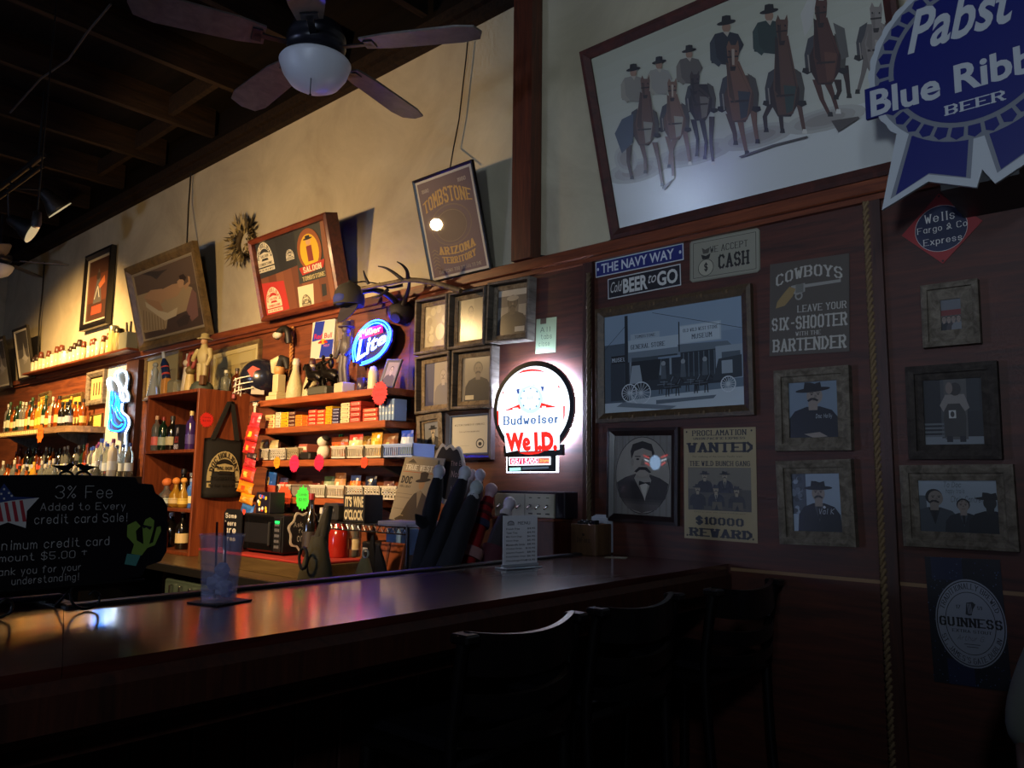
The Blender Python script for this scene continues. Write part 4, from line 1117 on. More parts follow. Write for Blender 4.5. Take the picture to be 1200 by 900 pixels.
# --- dried wreath
m = wallM(onY(287, 284, .0).x, onY(287, 284, .0).z, .0)
t = T('dried_wreath', 'dried twig wreath hung on the plaster behind the shirt case', 'wreath', m)
mb = MB(); mb.tube([(.10 * math.cos(R(i * 20)), .10 * math.sin(R(i * 20)), 0) for i in range(18)], .02, C('#4a3c22', .8), 6, closed=True); mb.build('ring', t)
mb = MB(); rr = random.Random(5)
LC = [C(c, .6) for c in ('#6b5a34', '#8d7a4a', '#4a3f28', '#a8966a', '#3a3428')]
for i in range(230):
    w_ = rr.uniform(0, 2 * math.pi); ro = .10 + rr.uniform(-.03, .03); ln = rr.uniform(.05, .12)
    if R(300) < w_ or w_ < R(30): ln *= .6
    p = Vector((ro * math.cos(w_), ro * math.sin(w_), rr.uniform(0, .05))); a_ = w_ + rr.uniform(-.9, .9)
    dr = Vector((math.cos(a_), math.sin(a_), rr.uniform(-.1, .5))).normalized(); sd = dr.cross(Vector((rr.random(), rr.random(), 1))).normalized() * rr.uniform(.006, .013)
    mb.add([p, p + dr * ln * .5 + sd, p + dr * ln, p + dr * ln * .5 - sd], [(0, 1, 2, 3)], rr.choice(LC))
mb.build('dried_leaves', t)

# --- six grey shadow-box photographs and a certificate
def mono(kind):
    def f(A):
        if kind == 0:
            A.bg('#a09478')
            for i in range(14): A.ell(random.uniform(.1, .9), random.uniform(.1, .9), .12, .10, random.choice(('#8d8064', '#b8ad8c', '#978a70')), 10)
            A.ell(.7, .35, .2, .2, '#c8bd96', 14)  # pale disc is lamp glare painted into the print
        elif kind == 1: A.bg('#9a9072'); A.rect(.6, .2, 1, 1, '#877d62'); person(A, .48, .0, .27, '#8a7e66', '#6d6350', None, '#a89c80', '#2c261f', False, .8)
        elif kind == 2: A.bg('#55504a'); A.rect(0, .86, 1, 1, '#a8a294'); A.rect(0, .35, .35, .62, '#7d766a'); A.rect(.7, .4, 1, .65, '#8d8676'); person(A, .5, -.05, .30, '#3a332e', '#201f20', None, None, '#14110f', True, 1.2); A.rect(.6, .06, .92, .17, '#a8a294'); A.ell(.5, .80, .2, .06, '#8d8676')
        elif kind == 3: A.bg('#3c3f5e'); A.poly([(.35, 0), (.4, 1), (1, 1), (1, 0)], '#8d867e'); person(A, .75, .0, .27, '#a0978c', '#6d6a6c', None, None, '#857d74', True, .9)
        elif kind == 4: A.bg('#7d776a'); person(A, .55, .0, .29, '#6a6056', '#232225', None, None, '#1a1613', True, 1.15); A.rect(.12, .04, .42, .14, '#b5ad94')
        elif kind == 5: A.bg('#70747a'); person(A, .55, -.05, .29, '#a89c88', '#1c1d22', '#141417', '#b9b3a4', '#1a1613', True, 1.0)
    return f


GL_ = [
    (((485, 351), (522.5, 344), (522.5, 410.5), (484, 416.5)), 'weathered shadow-box photo, top left of the group by the antlers, painted glare over it', 0),
    (((523.5, 344), (567, 334), (567, 404.5), (523.5, 409.5)), 'weathered shadow-box photo of a long-haired woman, top middle of the group', 1),
    (((568, 331.5), (617.5, 323.5), (617.5, 397.5), (568, 403)), 'weathered shadow-box photo of a person in dark top, top right of the group', 2),
    (((485.5, 417.5), (526, 411), (526.5, 480), (486, 486)), 'weathered shadow-box photo with a blue half, second row left of the group', 3),
    (((527, 410.5), (575, 404.5), (575, 477), (528, 480)), 'weathered shadow-box photo of a dark-coated man, second row right of the group', 4),
    (((489, 487.5), (519, 482.5), (519, 533), (489, 538)), 'narrow framed portrait of a man in bowler hat, bottom left of the group', 5)]
for q, lab, k in GL_:
    m, w, h = wallrect(*q, .06 if k < 5 else .04)
    framed('framed_photo', lab, 'picture', m, w, h, .014 if k < 5 else .03, .06 if k < 5 else .04, GREYW, mono(k), .022 if k < 5 else .012, wood('liner_wood', '#5a4c3a', '#94836a', .7, (6, 6, 1.5), 0, .2, 5, .2), .006 if k < 5 else 0, 'group of wall photos by the beer sign', .5, .014, 'photo', .95)
m, w, h = wallrect((520.5, 481), (575, 477), (575, 538), (520.5, 540), .035)
framed('framed_certificate', 'dark-framed paper certificate with a round seal, beside the oval beer sign', 'certificate', m, w, h, .028, .035, DKF, lambda A: (A.bg('#b5b3a6'), A.text('WESTERN CHAMBER OF COMMERCE', .08, .74, .9, .79, '#55554e', 'slab', t=.9), A.text('This certifies membership', .2, .55, .76, .6, '#55554e', 'slab', t=.8), A.rect(.12, .2, .3, .205, '#77776e'), A.rect(.3, .2, .5, .205, '#77776e'), A.ring(.78, .25, .11, .13, .006, '#3a3a3c'), A.ell(.78, .24, .045, .05, '#2a2a2e')), .008, C('#4a5a78', .5), 0, None, .5, .012, 'paper', .6)

# --- oval beer sign (lit)
LIT = 1.8
sm = wallM(0, 0, .05)
zb = zq(560, 400, 140 / 788)
P0 = lambda x, y: onM(*zb((x, y))[0], sm)
c = P0(357, 440); rx = (P0(622, 440).x - P0(92, 440).x) / 2; rz = (P0(357, 128).y - P0(357, 752).y) / 2
sm = wallM(c.x - rx, c.y - rz * 1.4, .05); SW, SH = 2 * rx, 2.4 * rz
t = T('lit_beer_sign', 'lit oval BUDWEISER WE I.D. sign glowing white on the panel', 'lit sign', sm)
cx, cy = rx, 1.4 * rz


def ovalp(k, n=56): return [(cx + rx * k * math.cos(2 * math.pi * i / n), cy + (rz - rx * (1 - k)) * math.sin(2 * math.pi * i / n)) for i in range(n)]


DKB = C('#11161c', .3, coat=.4); HALO = C('#c4d8ff', .5, 0, 130.0)
base = [(cx - .72 * rx, cy - .78 * rz), (cx + .74 * rx, cy - .78 * rz), (cx + .74 * rx, cy - 1.0 * rz), (cx - .70 * rx, cy - 1.01 * rz)]
foot = [(cx - .62 * rx, cy - 1.0 * rz), (cx + .58 * rx, cy - 1.0 * rz), (cx + .58 * rx, cy - 1.33 * rz), (cx - .62 * rx, cy - 1.335 * rz)]
mb = MB(); mb.prism(ovalp(1.0), -.016, 0, DKB); mb.prism(base, -.016, -.0004, DKB); mb.prism(foot, -.016, -.0008, DKB); mb.build('housing', t)
mb = MB(); mb.prism(ovalp(.97), -.028, -.0165, HALO); mb.prism([(cx + (x - cx) * 1.045, cy + (y - cy) * 1.012) for x, y in foot], -.014, -.0035, C('#dce8ff', .5, 0, 7.0)); mb.build('back_light', t, None, 'white glowing rim light')
mb = MB(); mb.box((cx - .1, cy - .1, -.0499), (cx + .1, cy + .1, -.0285), DKB); mb.build('mount', t)
A = Art(sm, SW, SH, 0.0005, 0, .5, LIT)
V = lambda x, y: (P0(x, y).x, P0(x, y).y)
UU = lambda x, y: ((V(x, y)[0]) / SW, (V(x, y)[1]) / SH)
A.raw(ovalp(.90), [tuple(range(56))], '#e6f2ff')
L = lambda pts, col: A.raw([V(x, y) for x, y in pts], [tuple(range(len(pts)))], col)
RD = '#c41e14'
L([(250, 218), (300, 190), (357, 182), (410, 188), (450, 205), (400, 198), (357, 196), (300, 204)], RD)
L([(170, 322), (158, 345), (170, 345)], RD); L([(530, 285), (545, 310), (530, 305)], RD)
for i in range(9): L([(185 + 18 * i, 350 - 6 * i), (345, 292 - i), (345, 294 - i), (186 + 18 * i, 353 - 6 * i)], '#9fc4d8'); L([(550 - 18 * i, 330 - 4 * i), (360, 290 - i), (360, 292 - i), (550 - 18 * i, 333 - 4 * i)], '#9fc4d8')
e_ = lambda x, y, rx_, ry_, col: L([(x + rx_ * math.cos(2 * math.pi * i / 24), y + ry_ * math.sin(2 * math.pi * i / 24)) for i in range(24)], col)
L([(255, 318), (275, 310), (275, 350), (262, 345)], '#2a3f7a'); L([(415, 298), (437, 298), (430, 340)], '#2a3f7a')
e_(347, 385, 84, 92, '#a8d4de'); e_(347, 378, 62, 72, '#dff0fa'); L([(347, 300), (392, 375), (347, 450), (300, 375)], '#f0f8ff')
for a_ in range(8): L([(347 + 66 * math.cos(a_ * .785), 378 + 74 * math.sin(a_ * .785)), (347 + 58 * math.cos(a_ * .785 + .22), 378 + 66 * math.sin(a_ * .785 + .22)), (347 + 54 * math.cos(a_ * .785 - .1), 378 + 62 * math.sin(a_ * .785 - .1))], '#2f5a78')
A.text('88', *UU(328, 388), *UU(362, 356), '#5a6a7a', 'slab', t=1.2)
L([(170, 460), (275, 415), (285, 445)], RD); L([(408, 440), (420, 405), (530, 435)], RD); L([(232, 440), (268, 438), (268, 448), (232, 450)], '#f0f8ff'); L([(425, 428), (450, 428), (450, 438), (425, 438)], '#f0f8ff')
L([(128, 460), (140, 455), (140, 540), (134, 560)], RD); L([(565, 425), (576, 425), (575, 490), (566, 530)], RD)


def bil(q):
    q = [UU(*p) for p in q]
    return lambda u, v: tuple((q[0][i] * (1 - u) + q[1][i] * u) * (1 - v) + (q[3][i] * (1 - u) + q[2][i] * u) * v for i in (0, 1))


A.text('Budweiser', 0, 0, 0, 0, '#34507a', 'slab', t=1.2, warp=bil([(168, 557), (535, 540), (535, 480), (168, 492)]))
A.text('KING OF BEERS', 0, 0, 0, 0, '#d8a8a8', 'slab', t=1.0, warp=bil([(245, 578), (440, 570), (440, 562), (245, 570)]))
L([(270, 735), (440, 725), (400, 742), (350, 748), (310, 745)], RD)
L([(175, 600), (275, 592), (275, 718), (190, 735)], '#e6f2ff'); L([(280, 590), (540, 585), (540, 715), (280, 728)], '#e6f2ff')
for d_, col in (((0, 0), RD),): A.text('We I.D.', 0, 0, 0, 0, col, 'sans', bold=.07, warp=bil([(190, 728), (527, 722), (523, 594), (184, 604)]))
L([(205, 765), (482, 760), (482, 815), (208, 820)], '#f4f4ff'); L([(212, 772), (400, 768), (400, 808), (215, 813)], '#d0204a'); L([(402, 770), (474, 768), (474, 806), (402, 808)], '#b05a50')
A.text('05/15/05', 0, 0, 0, 0, '#f4ecff', 'sans', bold=.02, warp=bil([(222, 810), (395, 806), (395, 772), (222, 776)])); A.text('21yrs', 0, 0, 0, 0, '#e8b050', 'sans', bold=.02, warp=bil([(412, 802), (470, 800), (470, 775), (412, 777)]))
L([(210, 835), (285, 832), (285, 852), (212, 856)], '#8fc8c0'); L([(295, 832), (470, 826), (470, 838), (295, 846)], '#3a4450')
A.build('lit_face', t, None, 'white glowing face with red and blue lettering')

# --- lite neon sign
ln = wallM(0, 0, .11)
zl = zq(395, 360, .1)
o_ = onM(436, 401, ln); ln = wallM(o_.x - .25, o_.y - .25, .11)
t = T('neon_beer_sign', 'blue oval MILLER LITE neon sign above the figurine shelf', 'neon sign', ln)
ringp = [(200, 640), (190, 520), (215, 400), (280, 280), (380, 185), (480, 152), (570, 180), (628, 270), (620, 390), (565, 500), (480, 590), (380, 645), (280, 680)]
lp = lambda x, y: onM(*zl((x, y))[0], ln)
mid = (410, 430)
mb = MB(); pp = [lp(mid[0] + (x - mid[0]) * 1.03, mid[1] + (y - mid[1]) * 1.03) for x, y in ringp]; mb.prism([(p.x, p.y) for p in pp], -.03, -.012, C('#0a0c26', .4)); mb.build('backing', t)
mb = MB(); mb.box((.2, .18, -.109), (.3, .3, -.03), BLACK); mb.build('mount', t)


def cat(ps, n=5):
    out = []
    for i in range(len(ps) - 1):
        p0, p1, p2, p3 = ps[max(i - 1, 0)], ps[i], ps[i + 1], ps[min(i + 2, len(ps) - 1)]
        for k in range(n):
            u = k / n
            out.append(tuple(.5 * (2 * p1[j] + (p2[j] - p0[j]) * u + (2 * p0[j] - 5 * p1[j] + 4 * p2[j] - p3[j]) * u * u + (3 * p1[j] - p0[j] - 3 * p2[j] + p3[j]) * u ** 3) for j in range(len(p1))))
    return out + [ps[-1]]


NBLUE = C('#0c34ff', .3, 0, 90.0); NWHITE = C('#9fd4ff', .3, 0, 4.0); NRED = C('#ff2a2a', .3, 0, 5.0); NYEL = C('#ffc040', .3, 0, 4.0)
for k, nm in ((1.0, NBLUE), (.88, NBLUE)):
    mb = MB(); pts = cat([(lambda p: (p.x, p.y, 0.004))(lp(mid[0] + (x - mid[0]) * k, mid[1] + (y - mid[1]) * k)) for x, y in ringp]); mb.tube(pts, .0036, nm, 8); mb.build('neon_tube', t, None, 'glowing blue neon tube')
A = Art(ln, 1, 1, -.0115, 0, .4, 5.0)


def bl2(q):
    q = [lp(*p) for p in q]
    return lambda u, v: tuple((q[0][i] * (1 - u) + q[1][i] * u) * (1 - v) + (q[3][i] * (1 - u) + q[2][i] * u) * v for i in (0, 1))


w_ = bl2([(235, 385), (520, 290), (510, 200), (230, 270)]); A.raw([w_(0, 0), w_(1, 0), w_(1, 1), w_(0, 1)], [(0, 1, 2, 3)], '#b01030')
A.text('Miller', 0, 0, 0, 0, '#ffd070', 'sans', .0, warp=bl2([(258, 350), (500, 275), (490, 210), (252, 275)]))
A.text('Lite', 0, 0, 0, 0, '#0a2acc', 'sans', .04, warp=bl2([(195, 650), (560, 405), (580, 255), (238, 372)])); A.text('Lite', 0, 0, 0, 0, '#b8e0ff', 'sans', .02, warp=bl2([(205, 638), (552, 402), (572, 266), (246, 382)]))
A.build('neon_lettering', t, None, 'glowing red and white neon lettering')

# --- cowboy boot neon
bm = wallM(0, 0, .09)
zt = zq(90, 420, 80 / 514)
o_ = onM(*zt((230, 800))[0], bm); bm = wallM(o_.x, o_.y, .09)
bp = lambda x, y, z=0.0: (lambda p: (p.x, p.y, z))(onM(*zt((x, y))[0], bm))
t = T('boot_neon_sign', 'neon sign of a blue cowboy boot wearing a white hat, far left', 'neon sign', bm)
WN = C('#d8ecff', .3, 0, 14.0); BN = C('#1080ff', .3, 0, 9.0)
sil = [(285, 100), (330, 84), (372, 95), (388, 150), (372, 232), (394, 280), (388, 328), (345, 340), (342, 400), (386, 440), (396, 500), (372, 556), (372, 790), (330, 790), (325, 560), (240, 550), (236, 420), (248, 250), (228, 190), (235, 150), (275, 140)]
mb = MB(); mb.prism([bp(*p)[:2] for p in sil], -.02, -.008, C('#3d4854', .3)); mb.build('backing', t)
mb = MB(); a = bp(320, 420); mb.box((a[0] - .03, a[1] - .05, -.0775), (a[0] + .03, a[1] + .05, -.02), BLACK); mb.build('mount', t)
for nm, ps, mt in (('hat_tube', [(250, 240), (236, 200), (236, 160), (265, 148), (292, 165), (290, 120), (322, 92), (362, 98), (380, 145), (372, 205), (345, 238)], WN), ('hat_tube', [(292, 165), (318, 205), (328, 262), (336, 300), (356, 322), (384, 300), (380, 262), (352, 232)], WN),
                   ('outline_tube', [(345, 340), (344, 400), (388, 442), (396, 500), (372, 556), (366, 600), (366, 780)], WN),
                   ('boot_tube', [(262, 245), (254, 330), (256, 420), (242, 500), (252, 536), (310, 548), (358, 520), (368, 470), (330, 420), (322, 370), (320, 300)], BN), ('boot_tube', [(262, 420), (270, 480), (310, 516), (346, 494)], BN), ('boot_tube', [(272, 250), (276, 300), (268, 350), (290, 400)], BN), ('boot_tube', [(292, 262), (300, 320), (292, 370), (310, 440), (340, 470)], BN), ('boot_tube', [(308, 282), (304, 350), (314, 400)], BN)):
    mb = MB(); mb.tube(cat([bp(x, y, .004) for x, y in ps]), .0065 if mt is WN else .0055, mt, 6); mb.build(nm, t)
# white panel behind the boot
m, w, h = wallrect((124, 428), (151, 421), (149, 553), (121, 552), .012)
solo((lambda mb: (mb.box((0, 0, .001), (w, h, .012), C('#b9bcc0', .6), None, .002), mb)[1])(MB()), 'white_panel', 'white painted board behind the neon boot sign', 'panel', m)

# --- small wall pictures at far left
m, w, h = wallrect((100, 437), (122, 432), (119, 472), (99, 476), .05)
framed('framed_display', 'grey-framed display of cartridges beside the neon boot', 'picture', m, w, h, .05, .05, GREYW, lambda A: (A.bg('#c8b070'), [A.rect(.15 + .2 * i, .2, .25 + .2 * i, .75, '#5a4a30') for i in range(4)]), coat=.4)
m, w, h = wallrect((104, 487), (119, 484), (118, 503), (104, 506), .02)
framed('framed_note', 'small framed yellow paper just left of the neon boot', 'picture', m, w, h, .012, .02, GILT, lambda A: (A.bg('#d8b85a'), [A.rect(.2, .2 + .15 * i, .8, .23 + .15 * i, '#8a7030') for i in range(4)]))
m, w, h = wallrect((61, 466), (92, 458), (88, 503), (66, 505), .06)
framed('framed_menu', 'yellow paper in a thin gold frame on the wall above the bottle shelf', 'picture', m, w, h, .03, .03, GILT, lambda A: (A.bg('#d9b04a'), [A.rect(.12, .1 + .08 * i, .85, .12 + .08 * i, '#b08a34') for i in range(10)]))
m, w, h = wallrect((43, 462), (57, 457), (54, 482), (42, 485), .04)
framed('framed_menu', 'smaller gold-framed yellow paper left of the larger one', 'picture', m, w, h, .03, .03, GILT, lambda A: (A.bg('#c9a03e'), [A.rect(.15, .15 + .16 * i, .8, .2 + .16 * i, '#6a5a2a') for i in range(5)]))
m, w, h = wallrect((168, 420), (212, 408), (206, 462), (168, 470), .03)
zc = zq(160, 380, 160 / 1200)
MAPF = C('#6a5d3e', .5)


def oldmap(A):
    A.bg('#a89a66'); A.rect(.08, .08, .92, .92, '#98895a'); rr = random.Random(2)
    for i in range(24): A.ell(rr.uniform(.15, .85), rr.uniform(.15, .8), rr.uniform(.03, .1), rr.uniform(.02, .08), rr.choice(('#7d7048', '#867a52', '#6b5f40', '#a39668')), 9)
    A.rect(.08, .62, .92, .92, '#a89b6a')


framed('framed_print', 'pale framed print on the wall left of the cowboy figurine', 'picture', m, w, h, .03, .03, GILT, oldmap, coat=.3)
m, w, h = wallrect((246, 412), (306, 396), (300, 452), (246, 462), .03)
framed('framed_print', 'pale framed landscape print behind the cabinet top, beside the football helmet', 'picture', m, w, h, .03, .03, GILT, oldmap, .03, C('#b5a878', .6), 0, None, .3)
m, w, h = wallrect((365.4, 377), (391.7, 374), (390, 418.7), (363.5, 421.5), .02)


def rbull(A):
    A.bg('#c4c0ae'); bl = '#1a2f9a'
    A.poly([(.02, .46), (.12, .98), (.55, .98), (.45, .5)], bl); A.poly([(.48, .48), (.98, .48), (.95, .02), (.4, .02)], bl)
    A.text('Red Bull', .12, .52, .9, .66, '#b8202a', 'sans', .02); A.ell(.52, .44, .12, .07, '#e0a020'); A.poly([(.30, .42), (.42, .48), (.5, .44), (.46, .40), (.34, .39)], '#a8201c'); A.poly([(.74, .42), (.62, .48), (.54, .44), (.58, .40), (.70, .39)], '#a8201c'); A.text('ENERGY', .56, .3, .82, .36, '#c46a8a', 'sans', .01)


sheet('energy_drink_sign', 'blue and silver RED BULL sign on the wall beside the neon sign', 'sign', m, w, h, rbull, '#b9b6a8', .02)
m, w, h = wallrect((395.5, 379), (412, 374), (411, 420), (394, 425), .03)
framed('framed_photo', 'tan-framed pin-up print between the energy drink sign and the neon', 'picture', m, w, h, .045, .03, wood('liner_wood', '', ''), lambda A: (A.bg('#cfc09a'), person(A, .55, .0, .27, '#c49a72', '#a8483a', None, None, '#3a2a1c', False, .8)))

# --- antlers, cap, hanging skull
t = T('antler_mount', 'long antlers with curved tines mounted on the panel above the shadow-box photos', 'antlers', wallM(onY(505, 338, .1).x, onY(505, 338, .1).z))
im = t.matrix_world.inverted()
BONE = wood('antler_bone', '#3a2a1c', '#8a7450', .6, (4, 4, 4), 0, .2, 5)


def an(pts, r, nm='tine', mt=BONE):
    mb = MB(); mb.tube(cat([tuple(im @ onY(x, y, d)) for x, y, d in pts], 4), 0.01, mt, 8)
    n = 8; k = len(mb.v) // n
    mb = MB(); ps = cat([tuple(im @ onY(x, y, d)) for x, y, d in pts], 4); N = len(ps); mb.tube(ps, [r[0] + (r[1] - r[0]) * i / (N - 1) for i in range(N)], mt, 8); mb.build(nm, t)


DKBONE = C('#1a120e', .5)
an([(540, 341, .10), (510, 332, .14), (480, 328, .2), (455, 332, .25), (424, 338, .3)], (.015, .011), 'beam')
an([(432, 333, .28), (428, 324, .3), (426, 317, .32)], (.010, .003), 'tine', DKBONE); an([(472, 328, .22), (462, 320, .25), (452, 314, .28), (443, 312, .3)], (.012, .003), 'tine', DKBONE); an([(478, 328, .2), (477, 318, .24), (472, 311, .27), (465, 306.5, .3)], (.013, .003), 'tine', DKBONE)
an([(470, 366, .04), (462, 352, .1), (450, 343, .18), (438, 340, .22), (424, 342, .28)], (.022, .012), 'beam', DKBONE); an([(470, 368, .05), (475, 350, .08), (479, 338, .12), (480, 325, .16)], (.018, .006), 'beam', DKBONE); an([(472, 334, .15), (455, 337, .2), (444, 331, .24)], (.010, .003), 'tine', DKBONE); an([(455, 339, .2), (444, 347, .24), (436, 349, .26)], (.010, .003), 'tine', DKBONE)
mb = MB(); p = im @ onY(470, 366, .04); mb.ball(p, .075, C('#17100f', .7), 14, 10, (1, .9, 1.0)); p2 = im @ onY(463, 373, .1); mb.tube([p, p2], [.055, .03], C('#17100f', .7), 10); mb.build('skull', t)
capm = wallM(onY(409, 352, .24).x, onY(409, 352, .24).z, .24)
t = T('baseball_cap', 'dark baseball cap with blue front hung at the antler tip', 'cap', capm)
CK = C('#2a2722', .85); CBL = C('#22307a', .8)
mb = MB(); vs = []; n = 20
mb.lathe([(.085, -.03), (.088, .0), (.082, .045), (.062, .08), (.03, .098), (.0001, .102)], CK, 20, (0, 0, 0)); mb.v = [(x, z + .0, y) for x, y, z in mb.v]; mb.build('crown', t)
mb = MB(); mb.v = []; mb.ball((0, 0, 0), .012, CK, 8, 6); mb.v = [(x, y + .104, z) for x, y, z in mb.v]; mb.build('button', t)
mb = MB(); pts = []
for i in range(13):
    a_ = R(15 * i); pts.append((.08 * math.cos(a_), -.03 - .105 * math.sin(a_)))
mb.prism(pts[::-1], .02, .026, C('#241f2a', .8)); mb.v = [(x, y, z - 4.5 * x * x + .3 * (-.03 - y)) for x, y, z in mb.v]; mb.build('brim', t)
A = MB(); A.ball((0, .0, .06), .05, CBL, 14, 8, (1.1, .8, .62)); A.build('front_patch', t)
mb = MB(); mb.tube([(0, .1, 0), (0, .13, -.1), (0, .14, -.24)], .004, IRON, 6); mb.build('hook', t)
sk = wallM(onY(336, 388, .06).x, onY(336, 388, .06).z, .06)
t = T('horn_mount', 'black and white animal horn hanging below the shirt case', 'horn', sk @ Matrix.Scale(.72, 4))
mb = MB(); mb.tube(cat([(-.13, -.05, .02), (-.07, .0, .03), (0, .02, .02), (.05, -.02, .02), (.06, -.12, .01)]), [.03 + .0 * i for i in range(21)], C('#17140f', .5), 10); mb.build('horn', t)
mb = MB(); mb.ball((-.1, -.03, .03), .045, C('#c8bfa6', .6), 12, 8, (1.4, .8, .8)); mb.build('white_tip', t)
mb = MB(); mb.tube([(0, .02, 0), (0, .0, -.059)], .012, IRON, 6); mb.build('hook', t)
# ------------------------------------------------------------------ bottles
GC = {'amber': C('#9a4c10', .08, trans=.45, coat=.5), 'gold': C('#cf9a30', .08, trans=.5, coat=.5), 'dark': C('#12100d', .12, coat=.5), 'green': C('#12261a', .1, coat=.5), 'clear': C('#d0d8d4', .05, trans=.88, coat=.4), 'brown': C('#4a1f0c', .12, coat=.5), 'red': C('#8a1c14', .15, coat=.4), 'blue': C('#3a6ab8', .15, coat=.4), 'purple': C('#3a2660', .15, coat=.4), 'white': C('#cfccc4', .25, coat=.3)}
SHAPE = {'whiskey': [(.9, 0), (1, .02), (1, .58), (.9, .66), (.42, .74), (.36, .80), (.36, .93)], 'tall': [(.9, 0), (1, .02), (1, .64), (.86, .72), (.38, .80), (.34, .94)], 'squat': [(.8, 0), (1.2, .04), (1.3, .25), (1.15, .42), (.6, .56), (.4, .64), (.4, .80)], 'wine': [(.9, 0), (1, .02), (1, .52), (.8, .62), (.38, .72), (.35, .95)], 'jug': [(1.2, 0), (1.3, .03), (1.3, .5), (1.0, .64), (.5, .74), (.42, .82), (.42, .92)]}


def bottle(name, label, glass, shape, h, r, lab, cap, group=None, cat='bottle', square=False, cork=False):
    t = T(name, label, cat, None, group); n = 14
    prof = [(a * r, b * h) for a, b in SHAPE[shape]]
    mb = MB(); mb.lathe(prof, GC[glass], 4 if False else n); mb.build('body', t)
    mb = MB(); z0 = prof[-1][1]; cr = prof[-1][0]
    if cork: mb.ball((0, 0, z0 + h * .06), cr * 1.9, C(cap, .6), 12, 8, (1, 1, .9)); mb.build('cork', t)
    else: mb.lathe([(cr * 1.15, z0 - h * .05), (cr * 1.2, z0), (cr * 1.1, h)], C(cap, .4), n); mb.build('cap', t)
    if lab:
        mb = MB(); k = r * 1.012 * (1.28 if shape in ('squat', 'jug') else 1); l0, l1 = (.10, .38) if shape in ('squat',) else (.14, .48)
        mb.lathe([(k, h * (l0 + .02)), (k, h * (l1 - .08))], C(lab, .5), n)
        s = len(mb.f); mb.build('label', t)
    return t


def put(t, p, rz=0.0, first=[False]):
    m = Matrix.Rotation(rz, 4, 'Z'); m.translation = Vector(p); t.matrix_world = m; return t


def row(protos, spots, jitter=.012, seed=1):
    """first use of a prototype moves it, later uses copy it"""
    rr = random.Random(seed); used = set()
    for i, (k, p) in enumerate(spots):
        m = Matrix.Rotation(rr.uniform(-.6, .6), 4, 'Z'); m.translation = Vector((p[0] + rr.uniform(-jitter, jitter), p[1] + rr.uniform(-jitter, jitter) * .6, p[2])); m = m @ Matrix.Scale(rr.uniform(.84, 1.08), 4)
        if k in used: dup(protos[k], m)
        else: protos[k].matrix_world = m; used.add(k)


KINDS = [('amber whiskey bottle with a cream label', 'amber', 'whiskey', .28, .040, '#c4ac6a', '#1a1614'), ('golden spirit bottle with a yellow label', 'gold', 'tall', .30, .036, '#d0a840', '#b89030'), ('clear spirit bottle with a pale label', 'clear', 'tall', .31, .037, '#b8b8a4', '#a8a498'),
         ('dark bottle with a grey label', 'dark', 'whiskey', .27, .044, '#9aa0b0', '#141416'), ('brown bottle with a red label', 'brown', 'tall', .29, .037, '#a8402a', '#6a1c14'), ('clear bottle with a black label', 'clear', 'whiskey', .29, .040, '#1c1c20', '#1c1c20'), ('green bottle with a white label', 'green', 'wine', .31, .037, '#a8a88c', '#2a4a2c'), ('orange liqueur bottle with an orange cap', 'amber', 'jug', .26, .033, '#e09a40', '#d06a1c')]


def bank(where, group, spots, seed):
    ks = sorted(set(k for k, _ in spots)); pr = {}
    for k in ks:
        a = KINDS[k]; pr[k] = bottle('liquor_bottle', a[0] + ' ' + where, a[1], a[2], a[3], a[4] * .85, a[5], a[6], a[0] + ' ' + group)
    row(pr, spots, .010, seed)


rr = random.Random(11)
sp = []
for i in range(20):
    x = -9.45 + i * .092
    sp.append((rr.choice([0, 1, 5, 2, 0, 4, 6]) if i < 17 else 3, (x, -.22, BZ + .0005)))
for i in range(19): sp.append((rr.choice([0, 1, 2, 6, 1]), (-9.41 + i * .095, -.11, BZ + .0005)))
bank('on the curved far-left wall shelf', 'on the far-left shelf', sp, 3)
# stepped bottle rack under it
t = T('bottle_riser', 'stepped black bottle rack on the back counter below the curved shelf', 'bottle rack', standM((-8.0, -.27, CZ)))
S1, S2 = 1.385, 1.20
for y0, y1, z in ((-.02, .22, S1 - CZ), (-.25, -.02, S2 - CZ)):
    mb = MB(); mb.box((-1.5, y0 + .001, 0), (1.52, y1, z), BLACK, None, .003); mb.build('step', t)
sp = []
for i in range(30):
    x = -9.4 + i * .096
    if x < -7.42 and abs(x + 9.2) > .07 and abs(x + 7.85) > .07: sp.append((rr.choice([0, 3, 5, 4, 2, 6, 2, 3]), (x, -.12, S1 + .0005)))
bank('on the rack step under the curved shelf', 'on the upper step', sp, 4)
sp = []
for i in range(30):
    x = -9.35 + i * .096
    if x < -7.42: sp.append((rr.choice([0, 1, 0, 2, 5, 2]), (x, -.40, S2 + .0005)))
bank('on the rack step behind the chalkboard', 'on the lower step', sp, 5)
# pale bottles in the white glow of the boot sign
wr = [('clear', 'tall', '#c9d8e8', '#2a4aa0', 'clear bottle with blue cap'), ('clear', 'whiskey', '#1a1a1e', '#141416', 'clear bottle with square black label'), ('clear', 'tall', '#c05048', '#c9c9cf', 'clear bottle with red label'), ('white', 'tall', '#d8e2ea', '#7a3a6a', 'white bottle with purple cap')]
pr = {}
for i, a in enumerate(wr): pr[i] = bottle('liquor_bottle', a[4] + ' in the white glow below the neon boot', a[0], a[1], .29, .036, a[2], a[3], a[4] + ' below the neon boot')
sp = []
for i in range(7): sp.append(((i * 3 + i // 3) % 4, (-7.35 + .125 * i, -.12, S1 + .0005)))
for i in range(8): sp.append(((1, 2, 1, 1, 0, 1, 2, 2)[i], (-7.38 + .118 * i, -.37, S2 + .0005)))
for i in range(5): sp.append(((0, 3, 0, 0, 3)[i], (-7.12 + .11 * i, -.22, S1 + .0005)))
row(pr, sp, .008, 6)

